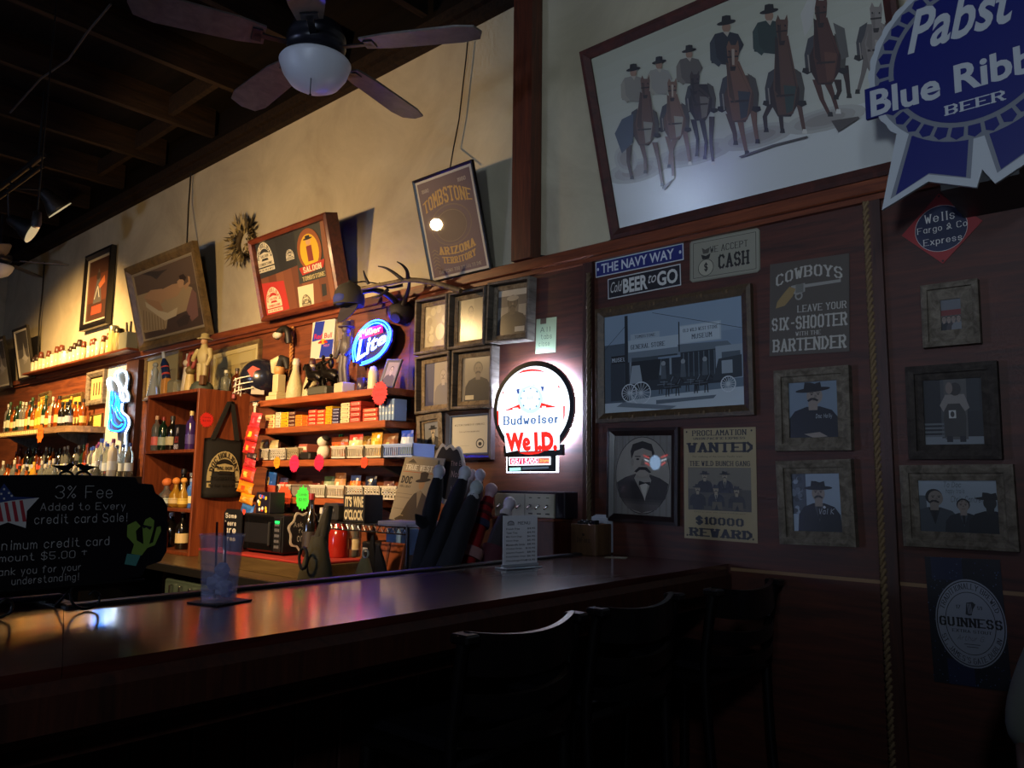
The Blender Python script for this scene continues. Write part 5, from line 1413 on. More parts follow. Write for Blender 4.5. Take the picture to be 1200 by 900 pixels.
# row of shot glasses, cans on the ledge
pro = []
for lab, col, top in (('small shot glass with dark cap on the far ledge', '#d8d2b4', '#2a1a14'), ('small shot glass with amber drink on the far ledge', '#d8cca0', '#5a2a18'), ('plain pale shot glass on the far ledge', '#dcd8c4', '#c8c4a4')):
    t = T('shot_glass', lab, 'shot glass', None, lab)
    mb = MB(); mb.lathe([(.022, 0), (.024, .004), (.026, .125), (.024, .125), (.021, .02), (.0001, .018)], C(col, .15, trans=.25, coat=.4), 12); mb.build('glass', t)
    mb = MB(); mb.lathe([(.0235, .03), (.0238, .112), (.0001, .113)] if 'plain' in lab else [(.022, .126), (.026, .13), (.02, .19), (.0001, .195)], C(top, .4), 10); mb.build('drink' if 'plain' in lab else 'cap', t)
    pro.append(t)
row(dict(enumerate(pro)), [((0, 0, 1, 0, 2, 1, 1, 2, 2, 1, 2, 2, 0, 1, 0, 1, 0, 1, 0, 0)[i % 20], (-9.25 + i * .058, -.055 - .05 * (i % 2), 2.4685)) for i in range(38) if min(abs(-9.25 + i * .058 - onY(q, 420, .08).x) for q in (81, 135.5, 142, 149)) > .075], .006, 9)
for x, h_, r_, col, lab, lid in ((onY(81, 420, .08).x + .0, .13, .045, '#cfd8c8', 'pale beer can standing among the shot glasses', '#a8b0a8'), (onY(135.5, 420, .08).x, .24, .042, '#d8c878', 'tall pale can with grey top near the right end of the ledge', '#8d9080'), (onY(142, 420, .08).x, .20, .042, '#c9b878', 'shorter cream can with dark band near the right end of the ledge', '#3a3428')):
    t = T('beverage_can', lab, 'can', standM((x, -.11, 2.4685)))
    mb = MB(); mb.lathe([(r_ * .85, 0), (r_, .01), (r_, h_ * .78), (r_ * .98, h_ * .8)], C(col, .3, .2), 14); mb.build('body', t)
    mb = MB(); mb.lathe([(r_ * 1.01, h_ * .78), (r_ * 1.01, h_ * .95), (r_ * .85, h_), (.0001, h_)], C(lid, .3, .5), 14); mb.build('lid', t)
x = onY(149, 420, .08).x
t = T('utensil_box', 'grey box holding dark handles at the right end of the ledge', 'box', standM((x, -.08, 2.4685)))
mb = MB(); mb.box((-.08, -.05, 0), (.08, .05, .15), C('#7d7f70', .6), None, .004); mb.build('body', t)
for dx in (-.04, .03):
    mb = MB(); mb.cyl((dx, 0, .14), (dx - .01 + dx * .3, .0, .25), .012, .009, C('#3a3026', .6), 8); mb.build('handle', t)

# ------------------------------------------------------------------ in and on the cabinet
CBX = lambda px, py, d=.25: onY(px, py, d)
Z1, Z2, Z3 = CABZ


def onshelf(px, z, d):                                 # x where the photo column px meets the shelf
    return onY(px, 500, d).x


for px, d, lab, a in ((183, .32, 'clear bottle with red label, leftmost on the upper cabinet shelf', ('clear', 'tall', .255, .033, '#c05a50', '#c8a080')), (191, .30, 'dark green bottle with pale label on the upper cabinet shelf', ('green', 'tall', .245, .034, '#8d9a88', '#8a2a20')), (201.5, .27, 'black liqueur bottle with cream label on the upper cabinet shelf', ('dark', 'whiskey', .25, .042, '#b0a680', '#2a2a26')), (223.5, .25, 'purple bottle with a round yellow label, rightmost on the upper cabinet shelf', ('purple', 'tall', .275, .036, '#4a3a78', '#c8b070'))):
    t = bottle('liquor_bottle', lab, a[0], a[1], a[2], a[3], a[4], a[5]); t.matrix_world = standM((onY(px, 510, d).x, -d, Z1 + .0005))
t = T('gift_box', 'slanted black gift box with white lettering on the upper cabinet shelf', 'box', standM((onY(212, 510, .26).x, -.26, Z1 + .0005)))
mb = MB(); mb.prism([(-.05, 0), (.05, 0), (.02, .185), (-.04, .185)], -.03, .03, C('#15131c', .4)); mb.v = [(x, -z, y) for x, y, z in mb.v]; mb.build('box', t)
A = Art(Matrix(((1, 0, 0, 0), (0, 0, -1, -.031), (0, 1, 0, 0), (0, 0, 0, 1))), .08, .18, 0); A.text('JIM', .0, .6, .4, .9, '#b8b4c0', 'sans', .02); A.text('BOX', -.2, .3, .5, .55, '#a03a30', 'sans', .02); A.text('80', -.3, .05, .5, .25, '#b8b4c0', 'sans', .02)
A.v = [(x - .01, -.0305 - z, y) for x, y, z in A.v]; A.build('printing', t)
for px, d, lab, a in ((195, .28, 'squat clear tequila bottle with orange cork, front left of the middle cabinet shelf', ('clear', 'squat', .20, .046, '#b8c8c0', '#e0793a')), (206, .27, 'squat tequila bottle with orange cork, front middle of the middle cabinet shelf', ('gold', 'squat', .21, .038, '#c8b078', '#e08a3a')), (215, .29, 'slim golden tequila bottle with orange cork on the middle cabinet shelf', ('gold', 'squat', .215, .030, '#d8b850', '#e0a04a'))):
    t = bottle('tequila_bottle', lab, a[0], a[1], a[2], a[3], a[4], a[5], cork=True); t.matrix_world = standM((onY(px, 580, d).x, -d, Z2 + .0005))
for px, d, z, lab, a in ((223.5, .25, Z2, 'pale blue bottle with cream label at the right of the middle cabinet shelf', ('blue', 'tall', .20, .026, '#e0d0a0', '#9aa8c0')), (214, .12, Z2, 'dark shouldered bottle at the back of the middle cabinet shelf', ('dark', 'jug', .27, .045, None, '#2a2824')), (223, .2, Z2, 'black slim bottle at the back right of the middle cabinet shelf', ('dark', 'tall', .24, .03, '#55606a', '#6a707a')),
                         (216.5, .27, Z3, 'wine bottle with cream foil and cream label on the cabinet bottom', ('dark', 'wine', .27, .045, '#d8c08a', '#c8b070')), (203, .22, Z3, 'dark bottle with white cap on the cabinet bottom', ('dark', 'jug', .24, .042, '#2a2a28', '#c8c8c0')), (191, .33, Z3, 'dark bottle with gold band on the cabinet bottom', ('brown', 'jug', .2, .042, '#8a6a30', '#3a2a1c'))):
    t = bottle('liquor_bottle', lab, a[0], a[1], a[2], a[3], a[4], a[5]); t.matrix_world = standM((onY(px, 580, d).x, -d, z + .0005))

TZ = CTOPZ + .0005


def figure(t, parts):
    for nm, f in parts:
        mb = MB(); f(mb); mb.build(nm, t)


STONE = C('#a89a6a', .55, bump=.3); STONE2 = C('#7d6a44', .55, bump=.3)
x = onY(237, 450, .24).x
t = T('cowboy_statue', 'tan carved cowboy statue with a rifle standing on the cabinet corner', 'statue', standM((x, -.24, TZ), .3))
mb = MB()
mb.lathe([(.075, 0), (.08, .02), (.07, .05), (.05, .07)], C('#3a4238', .6, bump=.3), 14); mb.build('base', t)
mb = MB()
for s in (-1, 1): mb.tube([(s * .025, 0, .06), (s * .024, -.005, .13), (s * .022, 0, .20)], [.02, .022, .028], STONE, 10)
mb.ball((0, 0, .255), .05, STONE, 14, 10, (1.05, .75, 1.5)); mb.tube([(0, 0, .30), (0, 0, .345)], [.03, .018], STONE, 10); mb.ball((0, -.004, .358), .026, C('#b08a62', .6), 12, 8, (.9, 1, 1.15))
mb.tube([(-.05, 0, .30), (-.07, -.02, .25), (-.05, -.05, .22)], [.02, .017, .013], STONE, 8); mb.tube([(.05, 0, .30), (.072, -.01, .24), (.06, -.03, .18)], [.02, .017, .013], STONE, 8); mb.build('body', t)
mb = MB(); mb.lathe([(.052, .372), (.055, .377), (.03, .381), (.027, .41), (.015, .416), (.0001, .414)], STONE, 16); mb.build('hat', t)
mb = MB(); mb.tube([(.066, -.035, .06), (.058, -.03, .26)], [.009, .005], STONE2, 6); mb.build('rifle', t)
mb = MB(); mb.box((.035, -.07, .04), (.075, -.03, .11), C('#5a3a20', .6), None, .006); mb.build('barrel', t)
x = onY(220, 450, .2).x
t = T('figurine_group', 'glittery cream and red figurines clustered left of the cowboy statue', 'figurine', standM((x, -.2, TZ)))
mb = MB(); mb.box((-.07, -.05, 0), (.07, .05, .03), C('#8a7a50', .5, bump=.4), None, .006); mb.build('base', t)
mb = MB(); mb.tube([(-.03, 0, .03), (-.035, 0, .12), (-.03, 0, .21)], [.035, .026, .02], C('#b8ae9a', .3, bump=.6), 10); mb.ball((-.03, 0, .24), .028, C('#b8ae9a', .3, bump=.6)); mb.tube([(-.03, 0, .26), (-.035, 0, .31)], [.012, .008], C('#9aa0a0', .3), 8); mb.build('left_figure', t)
mb = MB(); mb.tube([(.03, 0, .03), (.03, 0, .15)], [.04, .028], C('#c8b070', .4, bump=.6), 10); mb.ball((.03, 0, .18), .035, C('#6a5a30', .5)); mb.build('right_figure', t)
mb = MB(); mb.tube([(.035 + .05 * math.cos(R(i * 24)), .0, .25 + .06 * math.sin(R(i * 24))) for i in range(15)], .014, C('#9a4a44', .5, bump=.5), 8, closed=True); mb.build('red_wreath', t)
x = onY(209, 455, .22).x
t = T('glass_ornament', 'square cut-glass block on the cabinet top', 'ornament', standM((x, -.24, TZ), .3))
mb = MB(); mb.box((-.05, -.05, 0), (.05, .05, .115), C('#8d8a72', .15, trans=.4, bump=.8), None, .02); mb.build('block', t)
mb = MB(); mb.box((-.055, -.055, 0), (.055, .055, .012), C('#55523f', .3), None, .004); mb.build('foot', t)
x = onY(193, 450, .28).x
t = T('bottle_holder', 'blue beer bottle tilted in a wooden post holder on the cabinet top', 'bottle holder', standM((x, -.28, TZ)))
mb = MB(); mb.box((-.01, -.025, 0), (.05, .025, .13), C('#b8823e', .5), None, .005); mb.build('post', t)
mb = MB(); mb.M = Matrix.Translation((-.02, 0, .235)) @ Matrix.Rotation(R(-22), 4, 'Y') @ Matrix.Translation((0, 0, -.12)); mb.lathe([(.028, 0), (.03, .01), (.03, .12), (.012, .17), (.012, .22)], C('#16264e', .2, coat=.5), 14); mb.build('bottle', t)
mb = MB(); mb.M = Matrix.Translation((-.02, 0, .235)) @ Matrix.Rotation(R(-22), 4, 'Y') @ Matrix.Translation((0, 0, -.12)); mb.lathe([(.0302, .03), (.0302, .045)], C('#a83a30', .4), 14); mb.lathe([(.0302, .09), (.0302, .10)], C('#a83a30', .4), 14); mb.lathe([(.0135, .17), (.0135, .225), (.0001, .226)], C('#a8b4c8', .3), 12); mb.build('foil', t)
x = onY(179, 450, .33).x
t = T('crystal_figurine', 'clear crystal angel figurine at the left end of the cabinet top', 'figurine', standM((x, -.32, TZ)))
mb = MB(); mb.lathe([(.05, 0), (.045, .02), (.03, .1), (.02, .16), (.025, .19), (.012, .22)], C('#b8c4c8', .1, trans=.5, bump=.5), 12); mb.ball((0, 0, .235), .02, C('#b8c4c8', .1, trans=.5)); mb.build('body', t)
for s in (-1, 1):
    mb = MB(); mb.prism([(s * .01, .12), (s * .07, .24), (s * .055, .12), (s * .03, .07)], -.006, .006, C('#b8c4c8', .1, trans=.5)); mb.v = [(a, c_ + .02, b) for a, b, c_ in mb.v]; mb.build('wing', t)
for px, lab, g, cp in ((264, 'clear bottle standing at the rear corner of the cabinet top', 'clear', '#c8c4b0'), (277, 'amber bottle with dark cap beside the helmet', 'brown', '#2a2018')):
    t = bottle('small_bottle', lab, g, 'whiskey', .17, .034, None, cp); t.matrix_world = standM((onY(px, 455, .08).x, -.08, TZ))

# tote bag and red tag on the cabinet's side
SXF = CX1
tm = sideM(SXF + .004, onX(239, 570, SXF).y, onX(240, 583, SXF).z)
q = [onX(*p, SXF) for p in ((239, 512), (284, 517), (280, 585), (238, 581))]
y0, y1 = q[0].y, q[1].y; z0, z1 = (q[2].z + q[3].z) / 2, (q[0].z + q[1].z) / 2
tm = sideM(SXF + .002, y0, z0); w, h = y1 - y0, z1 - z0
t = T('tote_bag', 'black DOC HOLLIDAY SALOON tote bag hanging on the cabinet side', 'tote bag', tm)
CLOTH = C('#121110', .9, bump=.3)
mb = MB()
N = 12; vs = []; fs = []
for side in (0, 1):
    for j in range(N + 1):
        for i in range(N + 1):
            u, v = i / N, j / N; d = (.004 if side == 0 else .035 * math.sin(math.pi * u) ** .6 * (1 - .6 * v) + .006)
            vs.append((u * w, v * h + .006 * math.sin(7 * u) * v, d))
for side in (0, 1):
    for j in range(N):
        for i in range(N): a = side * (N + 1) ** 2 + j * (N + 1) + i; fs.append((a, a + 1, a + N + 2, a + N + 1))
for k in range(N):
    for e in (k, (N + 1) * N + k): fs.append((e, e + 1, e + 1 + (N + 1) ** 2, e + (N + 1) ** 2))
    for e in (k * (N + 1), k * (N + 1) + N): fs.append((e, e + N + 1, e + N + 1 + (N + 1) ** 2, e + (N + 1) ** 2))
mb.add(vs, fs, CLOTH, True); mb.build('bag', t)
hp = onX(269, 471, SXF); hx_, hz_ = hp.y - y0, hp.z - z0
for d in (.008, .022):
    mb = MB()
    for a_, b_ in ((w * .18, hx_ - .01), (w * .82, hx_ + .01)):
        mb.add([(a_ - .015, h * .98, d), (a_ + .015, h * .98, d), (b_ + .012, hz_, d), (b_ - .012, hz_, d), (a_ - .015, h * .98, d + .003), (a_ + .015, h * .98, d + .003), (b_ + .012, hz_, d + .003), (b_ - .012, hz_, d + .003)], [(0, 1, 2, 3), (4, 5, 6, 7), (0, 4, 7, 3), (1, 5, 6, 2), (2, 3, 7, 6)], CLOTH)
    mb.build('strap', t)
mb = MB(); mb.cyl((hx_, hz_ - .004, 0), (hx_, hz_ - .004, .04), .006, .006, IRON, 8); mb.build('hook', t)
A = Art(tm, w, h, 0); logo(A, .08, .17, .84, .62, '#b0a274', '#15130f')
A.v = [(x, y, .0085 + .036 * math.sin(math.pi * min(max(x / w, 0), 1)) ** .6 * (1 - .6 * y / h) + z + .004) for x, y, z in A.v]; A.build('printed_logo', t)


def star(px, py, rx_px, d, col, lab, n=20, X=None, tall=1.3, name='price_tag'):
    p = onX(px, py, X) if X is not None else onY(px, py, d)
    m = sideM(X + .001, p.y, p.z) if X is not None else wallM(p.x, p.z, d)
    e = onX(px + rx_px, py, X) if X is not None else onY(px + rx_px, py, d)
    r = abs(e.y - p.y) if X is not None else abs(e.x - p.x)
    mb = MB(); pts = []
    rr = random.Random(int(px))
    for i in range(2 * n):
        w_ = math.pi * i / n; q = r * (1.0 if i % 2 else .82) * rr.uniform(.95, 1.08); pts.append((q * math.cos(w_), q * math.sin(w_)))
    mb.prism(pts, 0, .0015, C(col, .6))
    o = solo(mb, name, lab, 'price tag', m)
    A = Art(m, 2 * r, 2 * r, .0016)
    for k, (s, y_) in enumerate((('Candy', .58), ('$2.50', .38))): A.text(s, .22, y_, .78, y_ + .13, '#2a1418', 'chalk', t=.8)
    A.v = [(x - r, y - r, z) for x, y, z in A.v]; A.build('handwriting', o)
    return o


star(242, 492, 8.5, 0, '#c8241c', 'red starburst tag on the cabinet side above the tote bag', X=SXF)
star(345, 543, 6, SD + .001, '#e8205a', 'pink starburst tag, left of two on the basket shelf edge')
star(374, 542, 6, SD + .001, '#e8184e', 'pink starburst tag, right of two on the basket shelf edge')
star(324.5, 542, 4, SD + .001, '#e8941c', 'small orange starburst tag on the basket shelf edge', 9)
star(427, 542, 4.5, SD + .001, '#e8401c', 'small red-orange tag right of the pink tags on the basket shelf edge', 7)
star(333, 584, 9, SD + .001, '#f0502c', 'large red-orange starburst tag above the microwave', 14)
star(355, 584, 8.5, SD + .001, '#3ce04a', 'green starburst tag above the microwave', 14)
star(445, 461, 9.5, SD + .003, '#d8303c', 'large red starburst tag at the right end of the top shelf', 22)
star(47, 508, 4, BD + .004, '#e8641c', 'orange ribbon tag on the curved left shelf edge', 8)

# ------------------------------------------------------------------ candy boxes
stacks = [(310, 321, 486, 3, '#dcc98a', '#b03a28', 'cream boxes with red lettering, leftmost'), (322, 328, 483, 4, '#d5cfb4', '#2a2a26', 'white and black boxes, second from left'), (328.3, 337, 483, 4, '#e0ae1e', '#3a2a14', 'yellow boxes left of the brown stack'), (337.3, 345, 482, 4, '#4a2018', '#c8b090', 'dark brown boxes'), (345.3, 353, 486, 3, '#e08a20', '#8a3a14', 'light orange boxes'), (353.3, 360, 487, 2, '#e8691a', '#7a2a10', 'two deep orange boxes'), (360.3, 370, 480, 4, '#d63220', '#f0c8a0', 'red boxes, left of two red stacks'), (370.3, 380, 480, 4, '#e0431f', '#f0d8a0', 'red-orange boxes'), (380.3, 388, 476, 5, '#e0a618', '#6a3a10', 'tall stack of amber yellow boxes'), (388.3, 397, 478, 5, '#2b2442', '#b0b4d8', 'navy boxes'), (398, 408.5, 472, 5, '#cfc79e', '#4a4a3a', 'tall stack of cream boxes'), (409, 422, 470, 4, '#a23228', '#d8b0a0', 'tall stack of dark red boxes'), (424, 442, 478, 3, '#b5432f', '#ecd0b0', 'wide red boxes beside the blue packs')]


def candybox(w_, h_, d_, col, ink, lab, grp):
    t = T('candy_box', lab, 'candy box', None, grp)
    mb = MB(); mb.box((-w_ / 2, -d_ / 2, 0), (w_ / 2, d_ / 2, h_), C(col, .45), None, .002); mb.build('carton', t)
    mb = MB(); mb.box((-w_ * .38, -d_ / 2 - .0008, h_ * .3), (w_ * .38, -d_ / 2 - .0002, h_ * .72), C(ink, .5)); mb.box((-w_ * .38, -d_ / 2 - .0012, h_ * .40), (w_ * .30, -d_ / 2 - .0007, h_ * .60), C(col, .5)); mb.build('brand_panel', t)
    return t


z = SZ[1] + .0005
for x0, x1, yt, n, col, ink, lab in stacks:
    a, b = onY(x0, 495, .20), onY(x1, 495, .20); top = onY((x0 + x1) / 2, yt, .20).z
    hh = (top - z) / n; t = candybox(b.x - a.x - .004, hh - .0012, .10, col, ink, 'candy box, ' + lab + ', on the candy shelf', lab + ' on the candy shelf')
    for i in range(n):
        m = standM(((a.x + b.x) / 2, -.148, z + hh * i), random.uniform(-.03, .03))
        if i == 0: t.matrix_world = m
        else: dup(t, m)
a, b = onY(442.5, 486, .19), onY(461, 486, .19)
for i in range(5):
    m = standM((a.x + (b.x - a.x) * (i + .5) / 5, -.14, z))
    if i == 0: t = candybox((b.x - a.x) / 5 - .006, .115, .09, '#7c97bd', '#c8d0d8', 'slim pale blue upright candy pack at the right end of the candy shelf', 'blue candy packs'); t.matrix_world = m
    else: dup(t, m)


# ------------------------------------------------------------------ baskets, bags
def basket(px0, px1, z, d, col, lab, style, grp=None):
    a, b = onY(px0, 535, d), onY(px1, 535, d); w_ = b.x - a.x - .006; hh = .072; dp = .15
    t = T('snack_basket', lab, 'basket', standM(((a.x + b.x) / 2, -d + dp / 2, z + .0005)), grp)
    mt = C(col, .5); mb = MB(); wl = .004
    mb.box((-w_ / 2, -dp / 2, 0), (w_ / 2, dp / 2, .005), mt)
    for y in (-dp / 2, dp / 2 - wl):
        mb.box((-w_ / 2, y, 0), (w_ / 2, y + wl, .014), mt); mb.box((-w_ / 2, y, hh - .016), (w_ / 2, y + wl, hh), mt)
        n = max(3, int(w_ / (.016 if style == 'slot' else .022)))
        for i in range(n + 1):
            x = -w_ / 2 + (w_ - .005) * i / n; mb.box((x, y, .01), (x + (.005 if style == 'slot' else .009), y + wl, hh - .01), mt)
        if style == 'dot': mb.box((-w_ / 2, y, .028), (w_ / 2, y + wl, .037), mt); mb.box((-w_ / 2, y, .046), (w_ / 2, y + wl, .052), mt)
    for x in (-w_ / 2, w_ / 2 - wl): mb.box((x, -dp / 2, 0), (x + wl, dp / 2, hh), mt)
    mb.build('basket_body', t)
    mb = MB(); bars(mb, -w_ / 2 - .004, -dp / 2 - .004, w_ / 2 + .004, dp / 2 + .004, .008, hh - .006, hh + .002, mt, .9); mb.build('rim', t)
    return t


BK = '#c8c2b2'
for i, (a, b, st, col, lab) in enumerate(((303, 315, 'slot', BK, 'small white basket at the left end of the basket shelf'), (316, 334, 'dot', BK, 'white dotted basket second from left on the basket shelf'), (335.5, 349, 'dot', '#a89a78', 'tan basket in the middle of the basket shelf'), (387.5, 405, 'slot', BK, 'white slotted basket with the orange chip bag'), (405.8, 426, 'slot', BK, 'white slotted basket with the cream chip bag'), (427, 447, 'slot', BK, 'white slotted basket with the yellow chip bag'), (448.5, 484, 'slot', '#8fa6dc', 'long bluish-white slotted basket at the right end of the basket shelf'))): basket(a, b, SZ[2], .215, col, lab, st)
for i, (a, b, st, lab) in enumerate(((327, 343, 'slot', 'white basket at the left end of the lowest shelf'), (364, 383, 'slot', 'white slotted basket right of the green tag on the lowest shelf'), (384, 405, 'slot', 'white slotted basket in the middle of the lowest shelf'), (407, 426, 'dot', 'white dotted basket above the wine box on the lowest shelf'), (427, 446, 'dot', 'white dotted basket second from the right on the lowest shelf'), (447, 466, 'dot', 'white dotted basket at the right end of the lowest shelf'))): basket(a, b, SZ[3], .215, BK, lab, st)


def pillow(w_, h_, d_, cols, seed=0, n=8):
    mb = MB(); rr = random.Random(seed); vs = []; fs = []; mi = []
    for s in (1, -1):
        for j in range(n + 1):
            for i in range(n + 1):
                u, v = i / n, j / n; k = (math.sin(math.pi * u) ** .5) * (math.sin(math.pi * v) ** .6)
                vs.append(((u - .5) * w_ * (1 - .08 * math.sin(math.pi * v)), s * -(d_ / 2) * k * (1 + .25 * rr.uniform(-1, 1)) - s * .001, v * h_))
    for s in (0, 1):
        for j in range(n):
            for i in range(n):
                a = s * (n + 1) ** 2 + j * (n + 1) + i; q = (a, a + 1, a + n + 2, a + n + 1)
                u, v = (i + .5) / n - .5, (j + .5) / n - .45
                c = cols[1] if abs(v) > .36 else (cols[2] if u * u * 2 + v * v < .06 else cols[0])
                if len(cols) > 3 and v < -.12 and abs(v) < .36: c = cols[3]
                mb.add([vs[p] for p in q], [(0, 1, 2, 3)], C(c, .3, coat=.2), True)
    return mb


def bag(px, pyb, pyt, wpx, d, cols, lab, seed, tilt=0, zb=None, name='chip_bag', rz=0, part=True):
    p = onY(px, pyb, d); z = p.z if zb is None else zb
    top = onY(px, pyt, d).z; w_ = onY(px + wpx / 2, pyt, d).x - onY(px - wpx / 2, pyt, d).x
    o = solo(pillow(w_, top - z, .05, cols, seed), name, lab, 'snack bag', Matrix.Translation((p.x, -d, z)) @ Matrix.Rotation(rz, 4, 'Z') @ Matrix.Rotation(tilt, 4, 'Y'))
    return o


bz = SZ[2] + .0065
for k, (px, yt, w_, d, cols, lab) in enumerate(((398, 512, 20, .145, ('#b8501c', '#5a2a14', '#e08a2a'), 'crumpled orange chip bag in a white basket'), (417, 509, 16, .14, ('#d8c890', '#b8403a', '#e8dcb0'), 'cream chip bag in a white basket'), (431, 511, 12, .14, ('#8a6a2a', '#5a4418', '#b8943a'), 'dull gold chip bag behind the cream one'), (441.5, 506, 13, .145, ('#e0b030', '#c8962a', '#f0d890'), 'bright yellow chip bag in a white basket'), (457.5, 508, 18, .145, ('#7a4a24', '#5a3418', '#a8b070'), 'brown chip bag in the bluish basket'), (477, 504.5, 14, .145, ('#b8c8e0', '#2a4ac0', '#d0d8e8', '#7d9a8c'), 'blue and white chip bag at the right end of the bluish basket'))): bag(px, 530, yt, w_, d, cols, lab, k, 0, bz)
for k, (px, yt, w_, cols, lab) in enumerate(((310, 515, 8, ('#d5c490', '#b8a878', '#e0d4a8'), 'pale yellow snack packet at the left of the basket shelf'), (321, 516, 10, ('#d5c490', '#c0b080', '#e8dcb0'), 'pale yellow snack packet in the dotted basket'), (342, 523, 10, ('#2a2624', '#1a1816', '#3a3432'), 'black snack packet in the tan basket'))): bag(px, 530, yt, w_, .14, cols, lab, 20 + k, 0, bz)
bz = SZ[3] + .0065
for k, (px, yt, w_, cols, lab) in enumerate(((333, 560, 9, ('#b83a2a', '#2a2a4a', '#d8c890'), 'red snack packet in the lowest left basket'), (370, 566, 9, ('#a84a3a', '#6a2a20', '#d8c8a0'), 'small red packet in the basket right of the green tag'), (386, 558, 12, ('#8d9a7a', '#2a3a2a', '#d8d8c0'), 'pale green snack bag on the lowest shelf'), (399, 554, 13, ('#b88a5a', '#5a3a24', '#e8d8c0'), 'tan and white snack bag on the lowest shelf'), (417, 557, 12, ('#d86a2a', '#2a3a6a', '#f0a040'), 'orange snack bag behind the dotted basket'), (435, 558, 13, ('#1c2440', '#14182c', '#2c3a66'), 'dark blue snack bag on the lowest shelf'), (456, 564, 12, ('#a8907a', '#5a3a3a', '#c8b098'), 'dull pink snack packet in the rightmost lower basket'))): bag(px, 570, yt, w_, .14, cols, lab, 30 + k, 0, bz)
# things loose on the basket shelf
p = onY(364, 530, .13)
t = T('snack_tray', 'low black tray with a boxed snack on the basket shelf', 'tray', standM((p.x, -.13, SZ[2] + .0005)))
mb = MB(); mb.box((-.06, -.07, 0), (.09, .07, .045), C('#191614', .5), None, .008); mb.build('tray', t)
mb = MB(); mb.box((-.055, -.05, .0455), (.03, .04, .095), C('#a85a48', .5), None, .004); mb.box((-.055, -.0505, .06), (.03, -.0501, .08), C('#d8c8b0', .5)); mb.build('boxed_snack', t)
p = onY(376, 528, .17)
t = T('sock_doll', 'small black and white stuffed toy among the baskets', 'toy', standM((p.x, -.15, SZ[2] + .0005)))
mb = MB(); mb.ball((0, 0, .045), .045, C('#c8c4b0', .8), 12, 8, (1, .8, 1)); mb.build('body', t)
mb = MB(); mb.ball((.0, -.01, .105), .032, C('#d0ccb8', .8), 12, 8); mb.build('head', t)
mb = MB(); mb.ball((.012, .0, .122), .028, C('#1a1816', .8), 12, 8, (1, 1, .7)); mb.build('black_patch', t)
p = onY(384.5, 530, .17)
t = T('green_tubes', 'two bright green tubes standing beside the orange chip bag', 'tube', standM((p.x - .005, -.08, SZ[2] + .0005)))
for x in (-.012, .012):
    mb = MB(); mb.cyl((x, 0, 0), (x, 0, .15), .009, .008, C('#2cc040', .4), 10); mb.build('tube', t)
for px0, px1, cols, lab, s in ((309, 322, ('#2a5ab0', '#2a68c8', '#c8a03a', '#b8503a'), 'tall blue snack bag left of the lowest shelf', 41), (326, 338, ('#b82a2a', '#c83a30', '#d8d0b0', '#9ab83a'), 'red and green snack bag behind the lower left basket', 42)):
    pass
bag(316, 581, 546, 12, .12, ('#2a5ab0', '#2a68c8', '#c8a03a', '#b8503a'), 'tall blue snack bag at the left end of the lowest shelf', 41, R(6), SZ[3] + .001)

# hanging strip of snack packets
p0, p1 = onY(303, 476, .27), onY(283, 612, .27)
t0 = T('snack_strip', 'white hanging strip clipped to the shelf end, carrying the snack packets', 'hanging strip', wallM(p0.x, p0.z, .25))
iv = t0.matrix_world.inverted(); a, b = iv @ onY(299, 474, .25), iv @ onY(286, 612, .25)
mb = MB(); mb.prism([(a.x - .012, a.y), (a.x + .012, a.y), (b.x + .012, b.y), (b.x - .012, b.y)], -.002, 0, C('#c8c0a8', .5)); mb.build('strip', t0)
mb = MB(); mb.box((a.x - .02, a.y - .01, -.01), (a.x + .02, a.y + .02, .006), C('#d8d4c4', .4), None, .003); mb.tube([(a.x, a.y + .01, -.005), (a.x + .05, a.y + .02, .0), (onY(305, 472, .21).x - p0.x, SZ[0] - .012 - p0.z, .028)], .004, IRON, 6); mb.build('clip', t0)
for k, (px, py, w_, h_, cols, lab) in enumerate(((298, 492, 12, 17, ('#c8303a', '#d8404a', '#e05060'), 'pink-red candy packet, topmost on the hanging strip'), (294, 508, 15, 17, ('#c83a2a', '#b02a2a', '#e8c040'), 'red and yellow packet, second on the hanging strip'), (291, 524, 14, 15, ('#c83430', '#c02a2a', '#e8b040'), 'red packet, third on the hanging strip'), (294, 534, 11, 8, ('#3a2a30', '#2a1a20', '#5a4a4a'), 'dark packet in the middle of the hanging strip'), (292, 541, 14, 12, ('#b8303a', '#d84a40', '#c84848'), 'dull red packet in the middle of the hanging strip'), (289, 555, 16, 17, ('#c8502a', '#b8202a', '#e0b850'), 'red and gold packet low on the hanging strip'), (286, 571, 18, 14, ('#e08a1c', '#d8781c', '#d84a20'), 'orange packet low on the hanging strip'), (288, 584, 16, 12, ('#d88a2a', '#e0901c', '#e8b050'), 'golden orange packet near the bottom of the hanging strip'), (287, 600, 15, 22, ('#2a5a9a', '#3a6ab0', '#d84a3a', '#b83a3a'), 'blue and red packet, lowest on the hanging strip'))):
    p = onY(px, py, .285 + .004 * (k % 2)); w2 = onY(px + w_ / 2, py, .28).x - onY(px - w_ / 2, py, .28).x; h2 = onY(px, py - h_ / 2, .28).z - onY(px, py + h_ / 2, .28).z
    solo(pillow(w2, h2, .036, cols, 60 + k), 'candy_packet', lab, 'candy packet', Matrix.Translation((p.x, p.y, p.z - h2 / 2)) @ Matrix.Rotation(R(8), 4, 'Y') @ Matrix.Rotation(R(-8), 4, 'X'))

